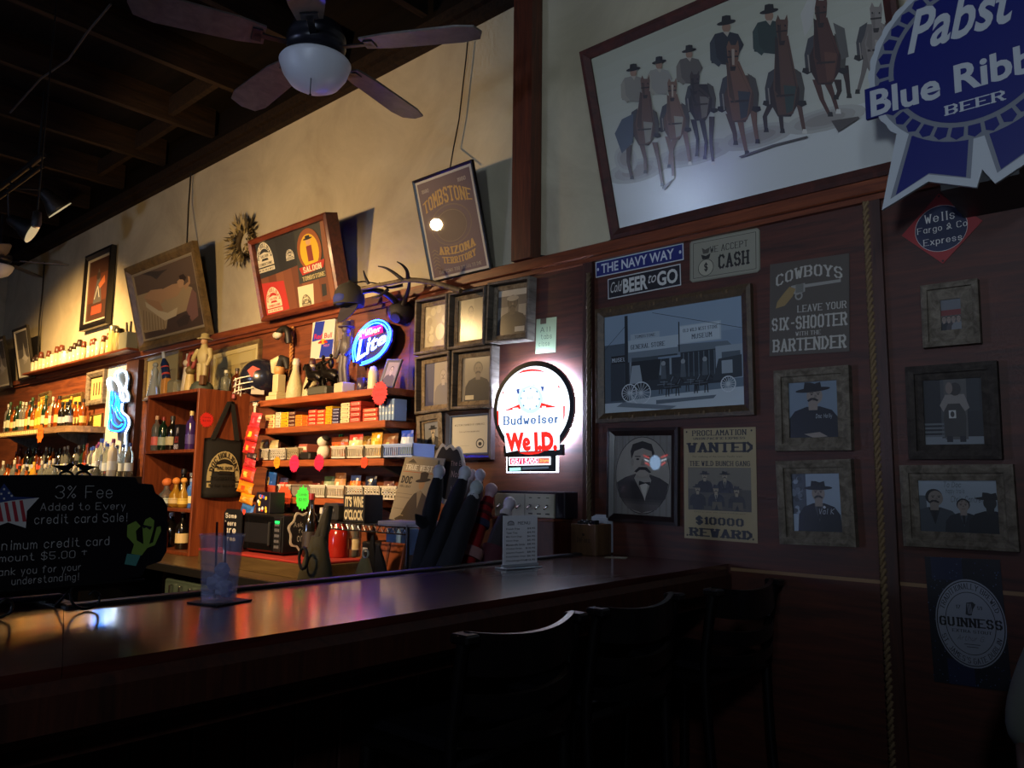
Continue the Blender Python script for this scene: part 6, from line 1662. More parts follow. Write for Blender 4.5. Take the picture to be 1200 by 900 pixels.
# ------------------------------------------------------------------ figurines on the topmost shelf
z = SZ[0] + .0005
p = onY(297, 445, .17)
t = T('football_helmet', 'dark football helmet with a white cage on the left end of the top shelf', 'helmet', standM((onY(304, 450, .14).x, -.13, z + .05), R(-35)))
HB = C('#1a1c2a', .25, coat=.5)
mb = MB(); mb.ball((0, .01, .115), .135, HB, 24, 16, (.92, 1.08, .98)); mb.build('shell', t)
mb = MB(); mb.prism([(-.09, .03), (.09, .03), (.1, -.05), (-.1, -.05)], 0, .05, C('#b8b0a0', .6)); mb.build('foam_base', t)
mb = MB(); mb.v = []
for a_ in (-1, 1): mb.prism([(-.06, .05), (-.02, .09), (.05, .06), (.0, .03), (.06, .0), (-.03, .0)], 0, .003, C('#c83a1c', .4))
mb.v = [((1 if i < len(mb.v) // 2 else -1) * (.112 + z_), -.03 + x * .8, .11 + y * .8) for i, (x, y, z_) in enumerate(mb.v)]; mb.build('side_mark', t)
mb = MB(); CG = C('#d8d2be', .4)
for zz_ in (.02, .06, .10): mb.tube(cat([(-.11, -.04, zz_ + .02), (-.09, -.13, zz_), (0, -.17, zz_ - .01), (.09, -.13, zz_), (.11, -.04, zz_ + .02)], 4), .004, CG, 6)
for x in (-.06, 0, .06): mb.tube([(x, -.155 + abs(x) * .5, .10), (x * 1.1, -.16 + abs(x) * .5, .0)], .005, CG, 6)
mb.build('face_cage', t)
mb = MB(); mb.box((-.055, -.17, -.03), (.055, -.15, .0), C('#8a3a3a', .5), None, .004); mb.build('chin_plate', t)
t.matrix_world = t.matrix_world @ Matrix.Translation((0, 0, .0))
p = onY(321, 470, .17)
t = T('column_trophy', 'cream pillar trophy with a draped top beside the helmet', 'trophy', standM((p.x, -.14, z)))
CR_ = C('#c8b98a', .5)
for nm, lo, hi in (('plinth', (-.06, -.055, 0), (.06, .055, .03)), ('step', (-.045, -.045, .0305), (.045, .045, .055)), ('pillar', (-.03, -.03, .0555), (.03, .03, .17))):
    mb = MB(); mb.box(lo, hi, CR_, None, .004); mb.build(nm, t)
mb = MB(); mb.ball((0, 0, .2), .04, C('#c08a50', .5), 12, 8, (.9, .9, 1)); mb.tube([(0, 0, .22), (.03, 0, .27), (.07, 0, .26), (.085, 0, .2)], [.03, .03, .022, .012], C('#1c1a18', .6), 10); mb.build('draped_figure', t)
mb = MB(); mb.tube([(-.05, 0, .19), (-.02, -.02, .25), (.02, -.01, .275)], [.025, .035, .02], C('#d0c090', .5), 10); mb.build('cream_drape', t)
for px, lab, hh, col in ((345, 'white textured ceramic bottle, left of two on the top shelf', .23, '#b8ac84'), (364, 'white textured ceramic bottle with brown spout, right of two on the top shelf', .225, '#b8ac84')):
    p = onY(px, 470, .12 if px < 350 else .08)
    t = T('ceramic_bottle', lab, 'ceramic bottle', standM((p.x, p.y, z)))
    mb = MB(); mb.lathe([(.05, 0), (.056, .02), (.05, .08), (.034, .14), (.022, .185), (.02, hh)], C(col, .5, bump=.9), 16); mb.build('body', t)
    mb = MB(); mb.lathe([(.022, hh - .01), (.024, hh), (.018, hh + .03), (.0001, hh + .034)], C('#c8c0a8' if px < 350 else '#4a2a1c', .5), 12); mb.build('stopper', t)
p = onY(373, 465, .17)
t = T('bronze_sculpture', 'dark bronze sculpture of galloping horses on a grey base', 'sculpture', standM((p.x, -.13, z), .0))
BZM = C('#1a1614', .35, .6)
mb = MB(); mb.box((-.095, -.06, 0), (.095, .06, .055), C('#4a4a40', .5, bump=.4), None, .01); mb.build('base', t)
for k, (x, y) in enumerate(((-.07, -.02), (.0, .02), (.07, -.01))):
    mb = MB(); mb.tube(cat([(x + .07, y, .10), (x + .03, y, .125), (x - .03, y, .13), (x - .06, y, .155), (x - .085, y, .19)], 3), [.022, .03, .034, .034, .034, .033, .032, .031, .03, .026, .022, .02, .018], BZM, 10)
    mb.tube([(x - .08, y, .19), (x - .10, y, .195), (x - .125, y, .178)], [.018, .016, .010], BZM, 8)
    for dx, ex in ((.055, .09), (.04, .05), (-.05, -.11), (-.045, -.08)): mb.tube([(x + dx, y + (.012 if dx > .045 or dx < -.047 else -.012), .11), (x + (dx + ex) / 2 + .01, y, .085), (x + ex, y, .055)], [.013, .009, .006], BZM, 6)
    mb.tube([(x + .07, y, .12), (x + .11, y, .11), (x + .125, y, .08)], [.01, .008, .003], BZM, 6)
    mb.build('horse', t)
for k, x in enumerate((-.02, .06)):
    mb = MB(); mb.ball((x, 0, .195), .02, BZM, 10, 8, (1, .8, 1.6)); mb.ball((x - .005, 0, .24), .012, BZM, 8, 6); mb.tube([(x, -.015, .205), (x - .04, -.03, .19)], [.009, .006], BZM, 6); mb.build('rider', t)
p = onY(400, 455, .17)
t = T('pewter_statue', 'tall cowboy statue lit purple by the neon, on a cream block', 'statue', standM((p.x + .0, -.15, z), -.2))
PU = C('#4a4448', .45, bump=.3)
mb = MB(); mb.box((-.055, -.04, 0), (.055, .04, .06), C('#b8ae90', .5), None, .004); mb.build('block', t)
mb = MB()
for s in (-1, 1): mb.tube([(s * .03, 0, .06), (s * .026, -.01, .15), (s * .02, 0, .22)], [.018, .02, .027], PU, 10)
mb.ball((0, 0, .275), .045, PU, 14, 10, (1.05, .7, 1.5)); mb.tube([(0, 0, .32), (0, 0, .36)], [.026, .016], PU, 8); mb.ball((0, 0, .375), .026, PU, 12, 8)
for s in (-1, 1): mb.tube([(s * .045, 0, .32), (s * .075, -.01, .26), (s * .06, -.035, .21)], [.018, .015, .011], PU, 8)
mb.build('body', t)
mb = MB(); mb.lathe([(.05, .388), (.05, .393), (.026, .396), (.024, .425), (.0001, .428)], PU, 14); mb.build('hat', t)
p = onY(421, 450, .15)
t = T('mug', 'small dark mug with pale band under the neon sign', 'mug', standM((p.x, -.13, z)))
mb = MB(); mb.lathe([(.026, 0), (.03, .005), (.03, .08), (.026, .08), (.025, .01), (.0001, .01)], C('#3a3040', .3), 14); mb.build('cup', t)
mb = MB(); mb.tube([(.03, 0, .06), (.05, 0, .055), (.05, 0, .03), (.03, 0, .02)], .005, C('#3a3040', .3), 6); mb.build('handle', t)
p = onY(434, 450, .15)
t = T('candle', 'cream rounded candle jar under the neon sign', 'candle', standM((p.x, -.13, z)))
mb = MB(); mb.lathe([(.03, 0), (.032, .01), (.03, .10), (.018, .135), (.0001, .142)], C('#cfc6a0', .4), 14); mb.build('wax', t)
mb = MB(); mb.box((-.04, -.04, 0), (.04, .04, .006), C('#5a3a5a', .4)); mb.build('saucer', t)
fm = [onY(*q, .12) for q in ((443, 450), (462, 450))]
mm = wallM(onY(445, 452, .15).x, z + .002, .155) @ Matrix.Rotation(R(-6), 4, 'Z') @ Matrix.Rotation(R(-16), 4, 'X')
framed('desk_photo', 'purple-lit framed photo leaning back at the right end of the top shelf', 'picture', mm, .125, .175, .016, .014, C('#5a5a78', .5), lambda A: (A.bg('#8d84a8'), person(A, .5, 0, .27, '#a89cb8', '#4a4468', None, None, '#2a2440')), .0, None, 0, None, .3, .006)  # purple neon light is mixed into the frame and print colours

# ------------------------------------------------------------------ on the back counter
mp0, mp1 = onZ(283, 649, RZ), onZ(328, 656, RZ)
t = T('microwave', 'black microwave oven on the red mat below the shelves', 'microwave', standM((-3.98, -.26, RZ)))
a = onY(283, 625, .45).x; b = onY(329, 625, .45).x; w_ = (b - a) / 2; top = onY(300, 602, .45).z - RZ
t.matrix_world = standM(((a + b) / 2, -.29, RZ))
mb = MB(); mb.box((-w_, -.15, .012), (w_, .16, top), C('#101012', .35), None, .006); mb.build('body', t)
mb = MB(); mb.box((-w_ + .004, -.163, .02), (w_ * .62, -.1505, top - .01), C('#0b0b0d', .12, coat=.5), None, .004); d_ = mb.build('door', t)
mb = MB(); mb.box((-w_ + .035, -.1642, .06), (w_ * .42, -.1632, top - .05), C('#1c1c20', .2), None, 0); mb.build('window', d_)
mb = MB(); mb.box((w_ * .5, -.18, .05), (w_ * .56, -.163, top - .04), C('#2a2a2c', .3), None, .004); mb.build('door_handle', d_)
mb = MB(); mb.box((w_ * .64, -.160, .02), (w_ - .004, -.1505, top - .01), C('#141416', .4), None, .002); cp = mb.build('control_panel', t)
mb = MB(); mb.box((w_ * .70, -.1612, top - .05), (w_ * .92, -.1602, top - .032), C('#20d060', .4, 0, 1.5)); mb.build('clock_display', cp)
for r_ in range(5):
    for c_ in range(3):
        mb = MB(); x = w_ * (.70 + .08 * c_); zq_ = .04 + .03 * r_; mb.box((x, -.1612, zq_), (x + w_ * .06, -.1602, zq_ + .016), C('#55555a', .5)); mb.build('button', cp)
for x in (-w_ * .8, w_ * .8):
    mb = MB(); mb.box((x - .02, -.12, 0), (x + .02, .12, .0118), BLACK); mb.build('foot', t)
MW = t; MWX = (a + b) / 2; MWTOP = RZ + top
# bits on top of it
p = onZ(313, 600, MWTOP)
t = T('candy_carton', 'black carton of colourful candy on top of the microwave', 'candy box', standM((onY(313, 595, .36).x, -.34, MWTOP + .0005)))
w2 = (onY(321, 595, .36).x - onY(305, 595, .36).x) / 2
mb = MB(); mb.box((-w2, -.05, 0), (w2, .05, .12), C('#1a1626', .4), None, .003); mb.build('carton', t)
A = Art(Matrix.Identity(4), 2 * w2, .12, 0); rr = random.Random(4)
for i in range(14): A.ell(rr.uniform(.1, .9), rr.uniform(.1, .85), .08, .09, rr.choice(('#d83a2a', '#3ac040', '#e8c030', '#e0e0d8', '#3a5ad8')), 8)
A.v = [(x - w2, -.0503 - z_, y) for x, y, z_ in A.v]; A.build('printing', t)
# chalk card on the microwave side
m = sideM(MWX + w_ + .003, -.42, RZ + .03)
t = T('chalk_card', 'small black card with wavy white edge fixed on the microwave side', 'card', m)
pts = []
for i in range(40):
    q = 2 * math.pi * i / 40; r_ = 1 + .1 * math.sin(7 * q); pts.append((.10 + .085 * r_ * math.cos(q), .10 + .105 * r_ * math.sin(q)))
mb = MB(); mb.prism(pts, 0, .004, C('#c8c0b0', .6)); mb.build('edge', t)
mb = MB(); mb.prism([(.10 + (x - .1) * .86, .10 + (y - .1) * .88) for x, y in pts], .0041, .006, C('#17151a', .6)); mb.build('face', t)
A = Art(m, .2, .2, .006); A.text('Ask me', .22, .62, .78, .76, '#c8c4b8', 'chalk', t=.5); A.text('for', .38, .45, .62, .57, '#c8c4b8', 'chalk', t=.5); A.text('one', .34, .22, .66, .38, '#c8c4b8', 'chalk', t=.5); A.build('chalk_writing', t)
# small black sign left of the microwave
m = wallM(onY(265, 618, .45).x, RZ + .13, .47)
t = T('tent_card', 'small black chalk card with white handwriting left of the microwave', 'card', wallM(onY(263, 618, .47).x, CZ + .0885, .47))
h2 = onY(270, 596, .47).z - CZ - .09; w2 = onY(284, 610, .47).x - onY(263, 610, .47).x
mb = MB(); mb.prism([(0, 0), (w2, 0), (w2, h2 * .9), (w2 * .85, h2), (w2 * .15, h2), (0, h2 * .9)], 0, .006, BLACK); mb.build('board', t)
A = Art(t.matrix_world, w2, h2, .0062)
for i, s in enumerate(('Some', 'beers', 'are', 'free')): A.text(s, .08, .78 - .18 * i, .7, .9 - .18 * i, '#c8c4b8', 'chalk', t=.9)
A.build('handwriting', t)
# bottles and jars right of it
for px, d, lab, a in ((363, .34, 'tall dark wine bottle with red foil right of the microwave', ('dark', 'wine', .34, .042, '#2a2422', '#8a1c1c')), (378, .22, 'clear glass jug behind the olive bag', ('clear', 'jug', .26, .05, None, '#b8b4a8')), (397, .24, 'square-shouldered red-brown bottle on the red mat', ('red', 'jug', .245, .045, None, '#1c1414')), (414, .16, 'clear bottle with cream label behind the black aprons', ('clear', 'tall', .24, .042, '#c8b890', '#55504a'))):
    t = bottle('counter_bottle', lab, a[0], a[1], a[2], a[3], a[4], a[5]); t.matrix_world = standM((onY(px, 640, d).x, -d, RZ + .0005))

# wire rack with sign, magazine, papers
RY0, RY1 = -.57, -.13
rx0, rx1 = onY(384, 612, .57).x, onY(478, 619, .57).x; rz_ = onY(430, 615, .57).z
t = T('wire_rack', 'black wire rack on the back counter behind the beer tap figures', 'rack', standM(((rx0 + rx1) / 2, (RY0 + RY1) / 2, CZ)))
hw, hd, hz = (rx1 - rx0) / 2, (RY1 - RY0) / 2, rz_ - CZ
for x in (-hw, hw):
    for y in (-hd, hd):
        mb = MB(); mb.cyl((x, y, 0.0005), (x, y, hz + .01), .008, .008, C('#3a3a3c', .35, .7), 8); mb.build('post', t)
mb = MB()
for y in (-hd, hd):
    mb.cyl((-hw, y, hz), (hw, y, hz), .004, .004, CHROME, 6); mb.cyl((-hw, y, hz - .03), (hw, y, hz - .03), .004, .004, CHROME, 6)
    k = 14
    for i in range(k): mb.cyl((-hw + 2 * hw * i / k, y, hz - .03), (-hw + 2 * hw * (i + .5) / k, y, hz), .0025, .0025, CHROME, 5); mb.cyl((-hw + 2 * hw * (i + .5) / k, y, hz), (-hw + 2 * hw * (i + 1) / k, y, hz - .03), .0025, .0025, CHROME, 5)
for i in range(24): mb.cyl((-hw + 2 * hw * i / 23, -hd, hz), (-hw + 2 * hw * i / 23, hd, hz), .0022, .0022, C('#2a2a2c', .4, .6), 5)
mb.build('shelf', t)
RT = rz_ + .0045
a, b = onY(402, 606, .52), onY(427, 606, .52); w2 = b.x - a.x; h2 = onY(420, 580, .52).z - RT
t = T('wine_sign', "black box sign reading IT'S WINE O'CLOCK on the wire rack", 'sign', Matrix.Translation((a.x, -.52, RT)))
mb = MB(); mb.box((0, 0, 0), (w2, .11, h2), BLACK, None, .002); mb.build('box', t)
A = Art(Matrix.Identity(4), w2, h2, .0005); A.bg('#17140f'); A.text("IT'S", .08, .55, .40, .94, '#cfc29a', 'sans', .04); A.text('WINE', .46, .55, .93, .94, '#cfc29a', 'sans', .04); A.text("O'CLOCK", .06, .07, .94, .46, '#cfc29a', 'sans', .04); A.v = [(x, -z_, y) for x, y, z_ in A.v]; A.build('lettering', t)
p = onY(395, 604, .4)
t = T('dark_plush', 'small dark bear-faced box left of the wine sign', 'box', standM((onY(394, 600, .52).x, -.52, RT)))
mb = MB(); mb.box((-.06, -.04, 0), (.06, .04, .085), C('#22201f', .7), None, .01); mb.build('box', t)
for x in (-.03, .03):
    mb = MB(); mb.ball((x, -.041, .05), .012, C('#4a4642', .6), 10, 6, (1, .4, 1)); mb.build('eye', t)
# magazine
mg = wallM(onY(461, 604, .42).x, RT + .018, .44) @ Matrix.Rotation(R(-4), 4, 'Z') @ Matrix.Rotation(R(-14), 4, 'X')
w2 = .23; h2 = .30


def mag(A):
    A.bg('#9a8d74'); A.rect(0, .86, 1, 1, '#8d8068'); A.text('TRUE WEST', .08, .80, .92, .90, '#d8d0b8', 'slab', t=1.6); A.poly([(.12, .92), (.26, .99), (.40, .92)], '#4a4030'); A.rect(.05, .77, .95, .78, '#a8522a')
    A.text('DOC', .06, .58, .40, .71, '#17130f', 'slab', t=1.8); A.text('HOLLIDAY', .06, .52, .40, .56, '#2a241c', 'slab', t=1.2); A.rect(.05, .42, .5, .425, '#5a4c3a'); A.rect(.05, .36, .5, .365, '#5a4c3a'); A.rect(.05, .18, .36, .185, '#5a4c3a')
    A.poly([(.15, .02), (.3, .08), (.42, .30), (.55, .44), (.72, .50), (.92, .42), (1, .2), (1, 0), (.2, 0)], '#463a2e'); A.poly([(.62, .48), (.78, .50), (.74, .22)], '#8a7a60'); A.ell(.71, .60, .085, .085, '#a8835a'); A.ell(.72, .66, .22, .03, '#2a201a', 20, .15); A.poly([(.62, .66), (.60, .78), (.72, .80), (.84, .78), (.83, .68)], '#33271f'); A.text('Doc', .3, .08, .4, .1, '#c8b890', 'chalk')


t = T('magazine', 'tan TRUE WEST magazine with a man in a hat propped up on the rack', 'magazine', mg)
mb = MB(); mb.box((0, 0, 0), (w2, h2, .006), C('#b8ae98', .5)); mb.build('pages', t)
A = Art(mg, w2, h2, .0062, .5); mag(A); A.build('cover', t)
t = T('magazine', 'glossy plastic-wrapped magazine standing behind the true west one', 'magazine', mg @ Matrix.Translation((.03, .012, -.012)))
mb = MB(); mb.box((0, 0, 0), (w2, h2, .006), C('#8d8c90', .2, coat=.5)); mb.build('cover', t)
pp = onZ(477, 598, RT)
t = T('paper_stack', 'loose stack of white papers on the rack in front of the magazine', 'papers', standM((onY(482, 600, .5).x, -.5, RT + .0002), .2))
for i in range(5):
    mb = MB(); mb.M = Matrix.Rotation(.06 * (i % 3 - 1), 4, 'Z'); mb.box((-.12, -.085, .004 * i), (.12, .085, .004 * i + .003), C(('#c8c4d0', '#b8b4c8', '#d0ccd4')[i % 3], .5), None, .001); mb.build('sheet', t)
# oval chalkboard
cm = onY(529, 590, .42)
cm = wallM(onY(511, 600, .36).x, RT - .02, .36) @ Matrix.Rotation(R(-8), 4, 'X')
w2 = onY(549, 560, .4).x - onY(510, 560, .4).x; h2 = onY(530, 521, .4).z - RT + .02
t = T('oval_chalkboard', 'small black chalkboard with wavy cream border behind the beer tap figures', 'chalkboard', cm)


OVP = [(lambda p: (p.x, p.y))(onM(480 + x * .1889, 510 + y * .1889, cm)) for x, y in cat([(160, 215), (163, 150), (182, 95), (212, 52), (235, 78), (262, 58), (285, 82), (312, 72), (332, 110), (346, 170), (352, 230), (345, 300), (330, 360), (290, 420), (220, 430), (180, 360), (162, 280), (160, 215)], 3)[:-1]]
OVC = (sum(p[0] for p in OVP) / len(OVP), sum(p[1] for p in OVP) / len(OVP))


def ov(k): return [(OVC[0] + (x - OVC[0]) * k, OVC[1] + (y - OVC[1]) * k) for x, y in OVP]


mb = MB(); mb.prism(ov(1), 0, .010, C('#b8b4b0', .6)); mb.build('border', t)
mb = MB(); mb.prism(ov(.86), .0101, .012, C('#14121a', .5)); mb.build('slate', t)
A = Art(cm, w2, h2, .0121); A.text('The Big', .28, .74, .72, .82, '#b89a9a', 'chalk', t=.5); A.text('Nosh', .34, .62, .7, .70, '#b89a9a', 'chalk', t=.5); A.text('tips', .36, .44, .6, .52, '#8a8490', 'chalk', t=.5); A.build('chalk_writing', t)
mb = MB(); mb.box((w2 / 2 - .02, .02, -.06), (w2 / 2 + .02, h2 * .5, -.0005), BLACK); mb.build('back_stand', t)

# cloths and bags hanging below the rack
def drape(name, lab, cat_, top, bot, wt, wb, d, col, group=None, folds=3, extra=None):
    a, b = onY(*top, d), onY(*bot, d); t = T(name, lab, cat_, Matrix.Translation(b), group); L_ = a - b
    mb = MB(); prof = []; n = 24; k = 8; vs = []
    for j in range(k + 1):
        v = j / k; c_ = L_ * v; r_ = wb + (wt - wb) * v
        r_ *= 1 + .18 * math.sin(math.pi * v)
        for i in range(n):
            q = 2 * math.pi * i / n; f_ = 1 + .16 * math.cos(folds * q + 2 * v); vs.append((c_.x + r_ * f_ * math.cos(q), c_.y + r_ * .6 * f_ * math.sin(q), c_.z))
    fs = [(j * n + i, j * n + (i + 1) % n, (j + 1) * n + (i + 1) % n, (j + 1) * n + i) for j in range(k) for i in range(n)]
    mb.add(vs, fs, C(col, .85, bump=.3), True); mb.add(vs[:n], [tuple(range(n))[::-1]], C(col, .85, bump=.3)); mb.add(vs[-n:], [tuple(range(n))], C(col, .85, bump=.3)); mb.build('cloth', t)
    if extra: extra(t, L_)
    return t


def loop(col): return lambda t, L_: (lambda mb: (mb.tube([(L_.x + .018 * math.cos(R(i * 30)), L_.y, L_.z + .018 + .018 * math.sin(R(i * 30))) for i in range(12)], .004, C(col, .5), 6, closed=True), mb.build('ring', t)))(MB())


drape('olive_bag', 'olive canvas bag slumped on a stand behind the bar', 'bag', (374, 628), (368, 690), .05, .10, .80, '#4f4a34', None, 2, lambda t, L_: [(lambda mb: (mb.tube([(L_.x - .01, L_.y, L_.z - .02), (L_.x + .02, L_.y + .02, L_.z + .10), (L_.x + .045, L_.y + .02, L_.z + .13), (L_.x + .03, L_.y, L_.z - .02)], [.022, .016, .014, .02], C('#3f3b2c', .85), 8), mb.build('strap', t)))(MB()), (lambda mb: (mb.tube([(L_.x + .02 + .03 * math.cos(R(i * 30)), L_.y - .09, L_.z - .09 + .045 * math.sin(R(i * 30))) for i in range(12)], .007, C('#2a281e', .8), 6, closed=True), mb.build('handle_loop', t)))(MB())])
drape('black_apron', 'black apron hanging from the wire rack, left of two', 'apron', (437, 627), (432, 682), .006, .055, .60, '#0d0d10', None, 4)
drape('black_apron', 'black apron hanging from the wire rack, right of two', 'apron', (443, 640), (448, 680), .012, .04, .60, '#101014', None, 4)
drape('canvas_pouch', 'small yellow canvas pouch with a ring on top behind the bar', 'pouch', (428, 654), (428, 686), .02, .055, .78, '#a08a52', None, 3, loop('#c8c0a0'))
p = onY(460, 668, .4)
t = T('cutting_board', 'orange wooden board leaning under the wire rack', 'board', wallM(onY(445, 670, .40).x, CZ + .002, .42) @ Matrix.Rotation(R(-12), 4, 'X'))
mb = MB(); mb.box((0, 0, 0), (.17, .21, .02), C('#8a4420', .5), None, .004); mb.build('board', t)
mb = MB(); mb.box((.06, -.0, .0202), (.075, .21, .024), C('#5a2a14', .6)); mb.build('slat', t)
t = T('tissue_boxes', 'stacked pale blue boxes under the right end of the wire rack', 'box', standM((onY(466, 635, .3).x, -.27, CZ + .0005)))
mb = MB(); mb.box((-.06, -.06, 0), (.06, .06, .14), C('#55504a', .6), None, .003); mb.build('lower_box', t)
mb = MB(); mb.box((-.055, -.06, .1405), (.055, .06, .27), C('#5d7fa8', .5), None, .003); mb.build('blue_box', t)
t = T('storage_crate', 'black crate under the wire rack behind the aprons', 'crate', standM((onY(447, 640, .3).x, -.3, CZ + .0005)))
mb = MB(); mb.box((-.07, -.07, 0), (.07, .07, .2), C('#0f0f12', .5), None, .006); mb.build('crate', t)
mb = MB(); mb.box((-.06, -.0705, .15), (.06, -.0702, .17), C('#b8b4a8', .5)); mb.build('label_tape', t)
# ------------------------------------------------------------------ things behind and on the bar
FX = -2.2
t = T('speed_rail', 'black steel ledge fixed behind the bar rail, under the ball-headed figures', 'ledge', standM((-2.16, -.62, 0)))
mb = MB(); mb.box((-.14, -.42, .985), (.138, .45, 1.0), BLACK, None, .003); mb.build('tray', t)
for y in (-.3, .38):
    mb = MB(); mb.box((-.02, y - .02, 0), (.02, y + .02, .985), BLACK); mb.build('leg', t)


def figurine(top, bot, dx, rb, rt, hr, col, headcol, lab, extra=None):
    a, b = onX(*top, FX + dx), onX(*bot, FX + dx); b = b.copy(); k = (1.0005 - b.z) / (a.z - b.z); b = b + (a - b) * k
    t = T('ball_head_figure', lab, 'figure', Matrix.Translation(b)); L_ = a - b
    mb = MB(); n = 20; k = 9; vs = []; mt = C(col, .85, bump=.3)
    e = (L_.normalized() * (hr * 1.0)); top_ = L_ - e
    for j in range(k + 1):
        v = j / k; c_ = top_ * v; hr *= 1; r_ = rb * (1 - v) + rt * v + .006 * math.sin(math.pi * v) + (.006 if .6 < v < .9 else 0)
        for i in range(n):
            q = 2 * math.pi * i / n; f_ = 1 + .14 * math.cos(3 * q + 3 * v) * (1 - .6 * v); vs.append((c_.x + r_ * .8 * f_ * math.cos(q), c_.y + r_ * f_ * math.sin(q), c_.z))
    mb.add(vs, [(j * n + i, j * n + (i + 1) % n, (j + 1) * n + (i + 1) % n, (j + 1) * n + i) for j in range(k) for i in range(n)], mt, True)
    mb.add(vs[:n], [tuple(range(n))[::-1]], mt); mb.add(vs[-n:], [tuple(range(n))], mt); mb.build('coat', t)
    mb = MB(); mb.ball(L_, hr, C(headcol, .45), 18, 12, (1, 1, 1.08)); mb.tube([L_ - e * 1.25, L_ - e * .5], [hr * .72, hr * .8], C(headcol, .45), 12); mb.build('head', t)
    if extra: extra(t, L_, top_)
    return t


def band(v0, v1, r0, r1, col, nm='band'):
    def f(t, L_, tp):
        mb = MB(); mb.tube([tp * v0, tp * ((v0 + v1) / 2), tp * v1], [r0, (r0 + r1) / 2 + .003, r1], C(col, .8, bump=.3), 14); mb.build(nm, t)
    return f


def many(*fs): return lambda *a: [f(*a) for f in fs]


def arm(v, side, ln, col):
    def f(t, L_, tp):
        p = tp * v; mb = MB(); mb.tube([p, p + Vector((.0, side * ln * .5, .02)), p + Vector((.02, side * ln, .045))], [.03, .022, .004], C(col, .85), 8); mb.build('sleeve', t)
    return f


BLKC = '#121119'
figurine((514.5, 552.5), (491, 672), -.06, .034, .022, .025, BLKC, '#c0c0c8', 'black-coated ball-headed figure with a pointed sleeve, leftmost of the leaning row', arm(.52, -1, .085, BLKC))
figurine((553, 556), (515, 660), -.11, .02, .014, .021, '#c8c0bc', '#d0b8c0', 'ball-headed figure in a white lace strip behind the tall black one', None)
figurine((545, 554), (503, 668), .0, .040, .022, .026, BLKC, '#c4c6cc', 'tallest black-coated ball-headed figure, second from left in front', None)
figurine((562.5, 556.5), (545, 655), -.06, .03, .018, .023, '#4a2a30', '#ccc4d0', 'ball-headed figure in dull red cloth, at the back of the row', None)
figurine((558.5, 571), (525, 668), .10, .052, .024, .026, '#1c1b20', '#a8b0b0', 'grey-coated ball-headed figure with a silver collar in front of the row', band(.93, 1.0, .023, .018, '#b8b8bc', 'collar'))
figurine((575.5, 574), (546, 664), .03, .040, .022, .026, '#a0181c', '#e0b8c4', 'pink-headed ball figure in red plaid with dark belt', many(band(.62, .70, .039, .036, '#2a2a4a', 'belt'), band(.24, .36, .050, .048, '#a87a74', 'pale_patch'), band(.86, .90, .030, .029, '#5a1418', 'stripe'), band(.76, .80, .034, .033, '#5a1418', 'stripe')))
figurine((597, 590), (572, 662), .03, .045, .02, .026, '#3a3438', '#c4bcc8', 'ball-headed figure in grey and maroon cloth behind the menu', many(band(.90, .98, .026, .022, '#c8c0c0', 'collar'), band(.15, .42, .052, .046, '#5a2a34', 'maroon_patch')))

# switch panel on a wooden pedestal, against the wall
a, b = onY(580, 577, .12), onY(649, 607, .12); p2 = onY(664, 600, .02)
t = T('wood_pedestal', 'reddish wooden pedestal box carrying the switch panel behind the bar', 'pedestal', standM(((a.x + p2.x) / 2 + .01, -.075, 0)))
hw = (p2.x - a.x) / 2 + .01
mb = MB(); mb.box((-hw, -.065, 0), (hw, .07, b.z - .004), wood('pedestal_wood', '#3a1610', '#5c2a1c', .4, (8, 8, .8), .2, .06, 3), None, .004); mb.build('box', t)
mb = MB(); mb.box((-hw - .004, -.069, b.z - .016), (hw + .004, .074, b.z - .0035), TRIM, None, .003); mb.build('rim', t)
pm = Matrix.Translation((a.x, -.12, b.z - .003)) @ Matrix(((1, 0, 0, 0), (0, 0, -1, 0), (0, 1, 0, 0), (0, 0, 0, 1)))
t = T('switch_panel', 'cream steel panel of toggle switches beneath the oval beer sign', 'switch panel', pm); w_, h_ = b.x - a.x, a.z - b.z
mb = MB(); mb.box((-.004, .0005, -.112), (w_ + .05, h_ + .012, -.012), C('#1a1620', .4), None, .004); mb.build('housing', t)
mb = MB(); mb.box((0, .0008, -.0118), (w_, h_, 0), C('#b0a894', .4), None, .002); mb.build('faceplate', t)
mb = MB(); mb.box((w_ * .52, .002, .0002), (w_ * .53, h_ - .002, .001), C('#6a6458', .5)); mb.build('seam', t)
for i, x in enumerate((.1, .26, .44, .62, .76, .90)):
    mb = MB(); mb.ball((x * w_, h_ * .5, .004), .008, CHROME, 10, 6); mb.cyl((x * w_, h_ * .5, .004), (x * w_, h_ * .5 - .012, .025), .004, .005, CHROME, 8); mb.build('toggle', t)
for i, x in enumerate((.62, .76, .90)):
    mb = MB(); mb.box((x * w_ - .012, h_ * .14, .0002), (x * w_ + .012, h_ * .2, .001), C('#3a362e', .5)); mb.box((x * w_ - .008, h_ * .82, .0002), (x * w_ + .008, h_ * .86, .001), C('#3a362e', .5)); mb.build('marking', t)

BT = 1.0705
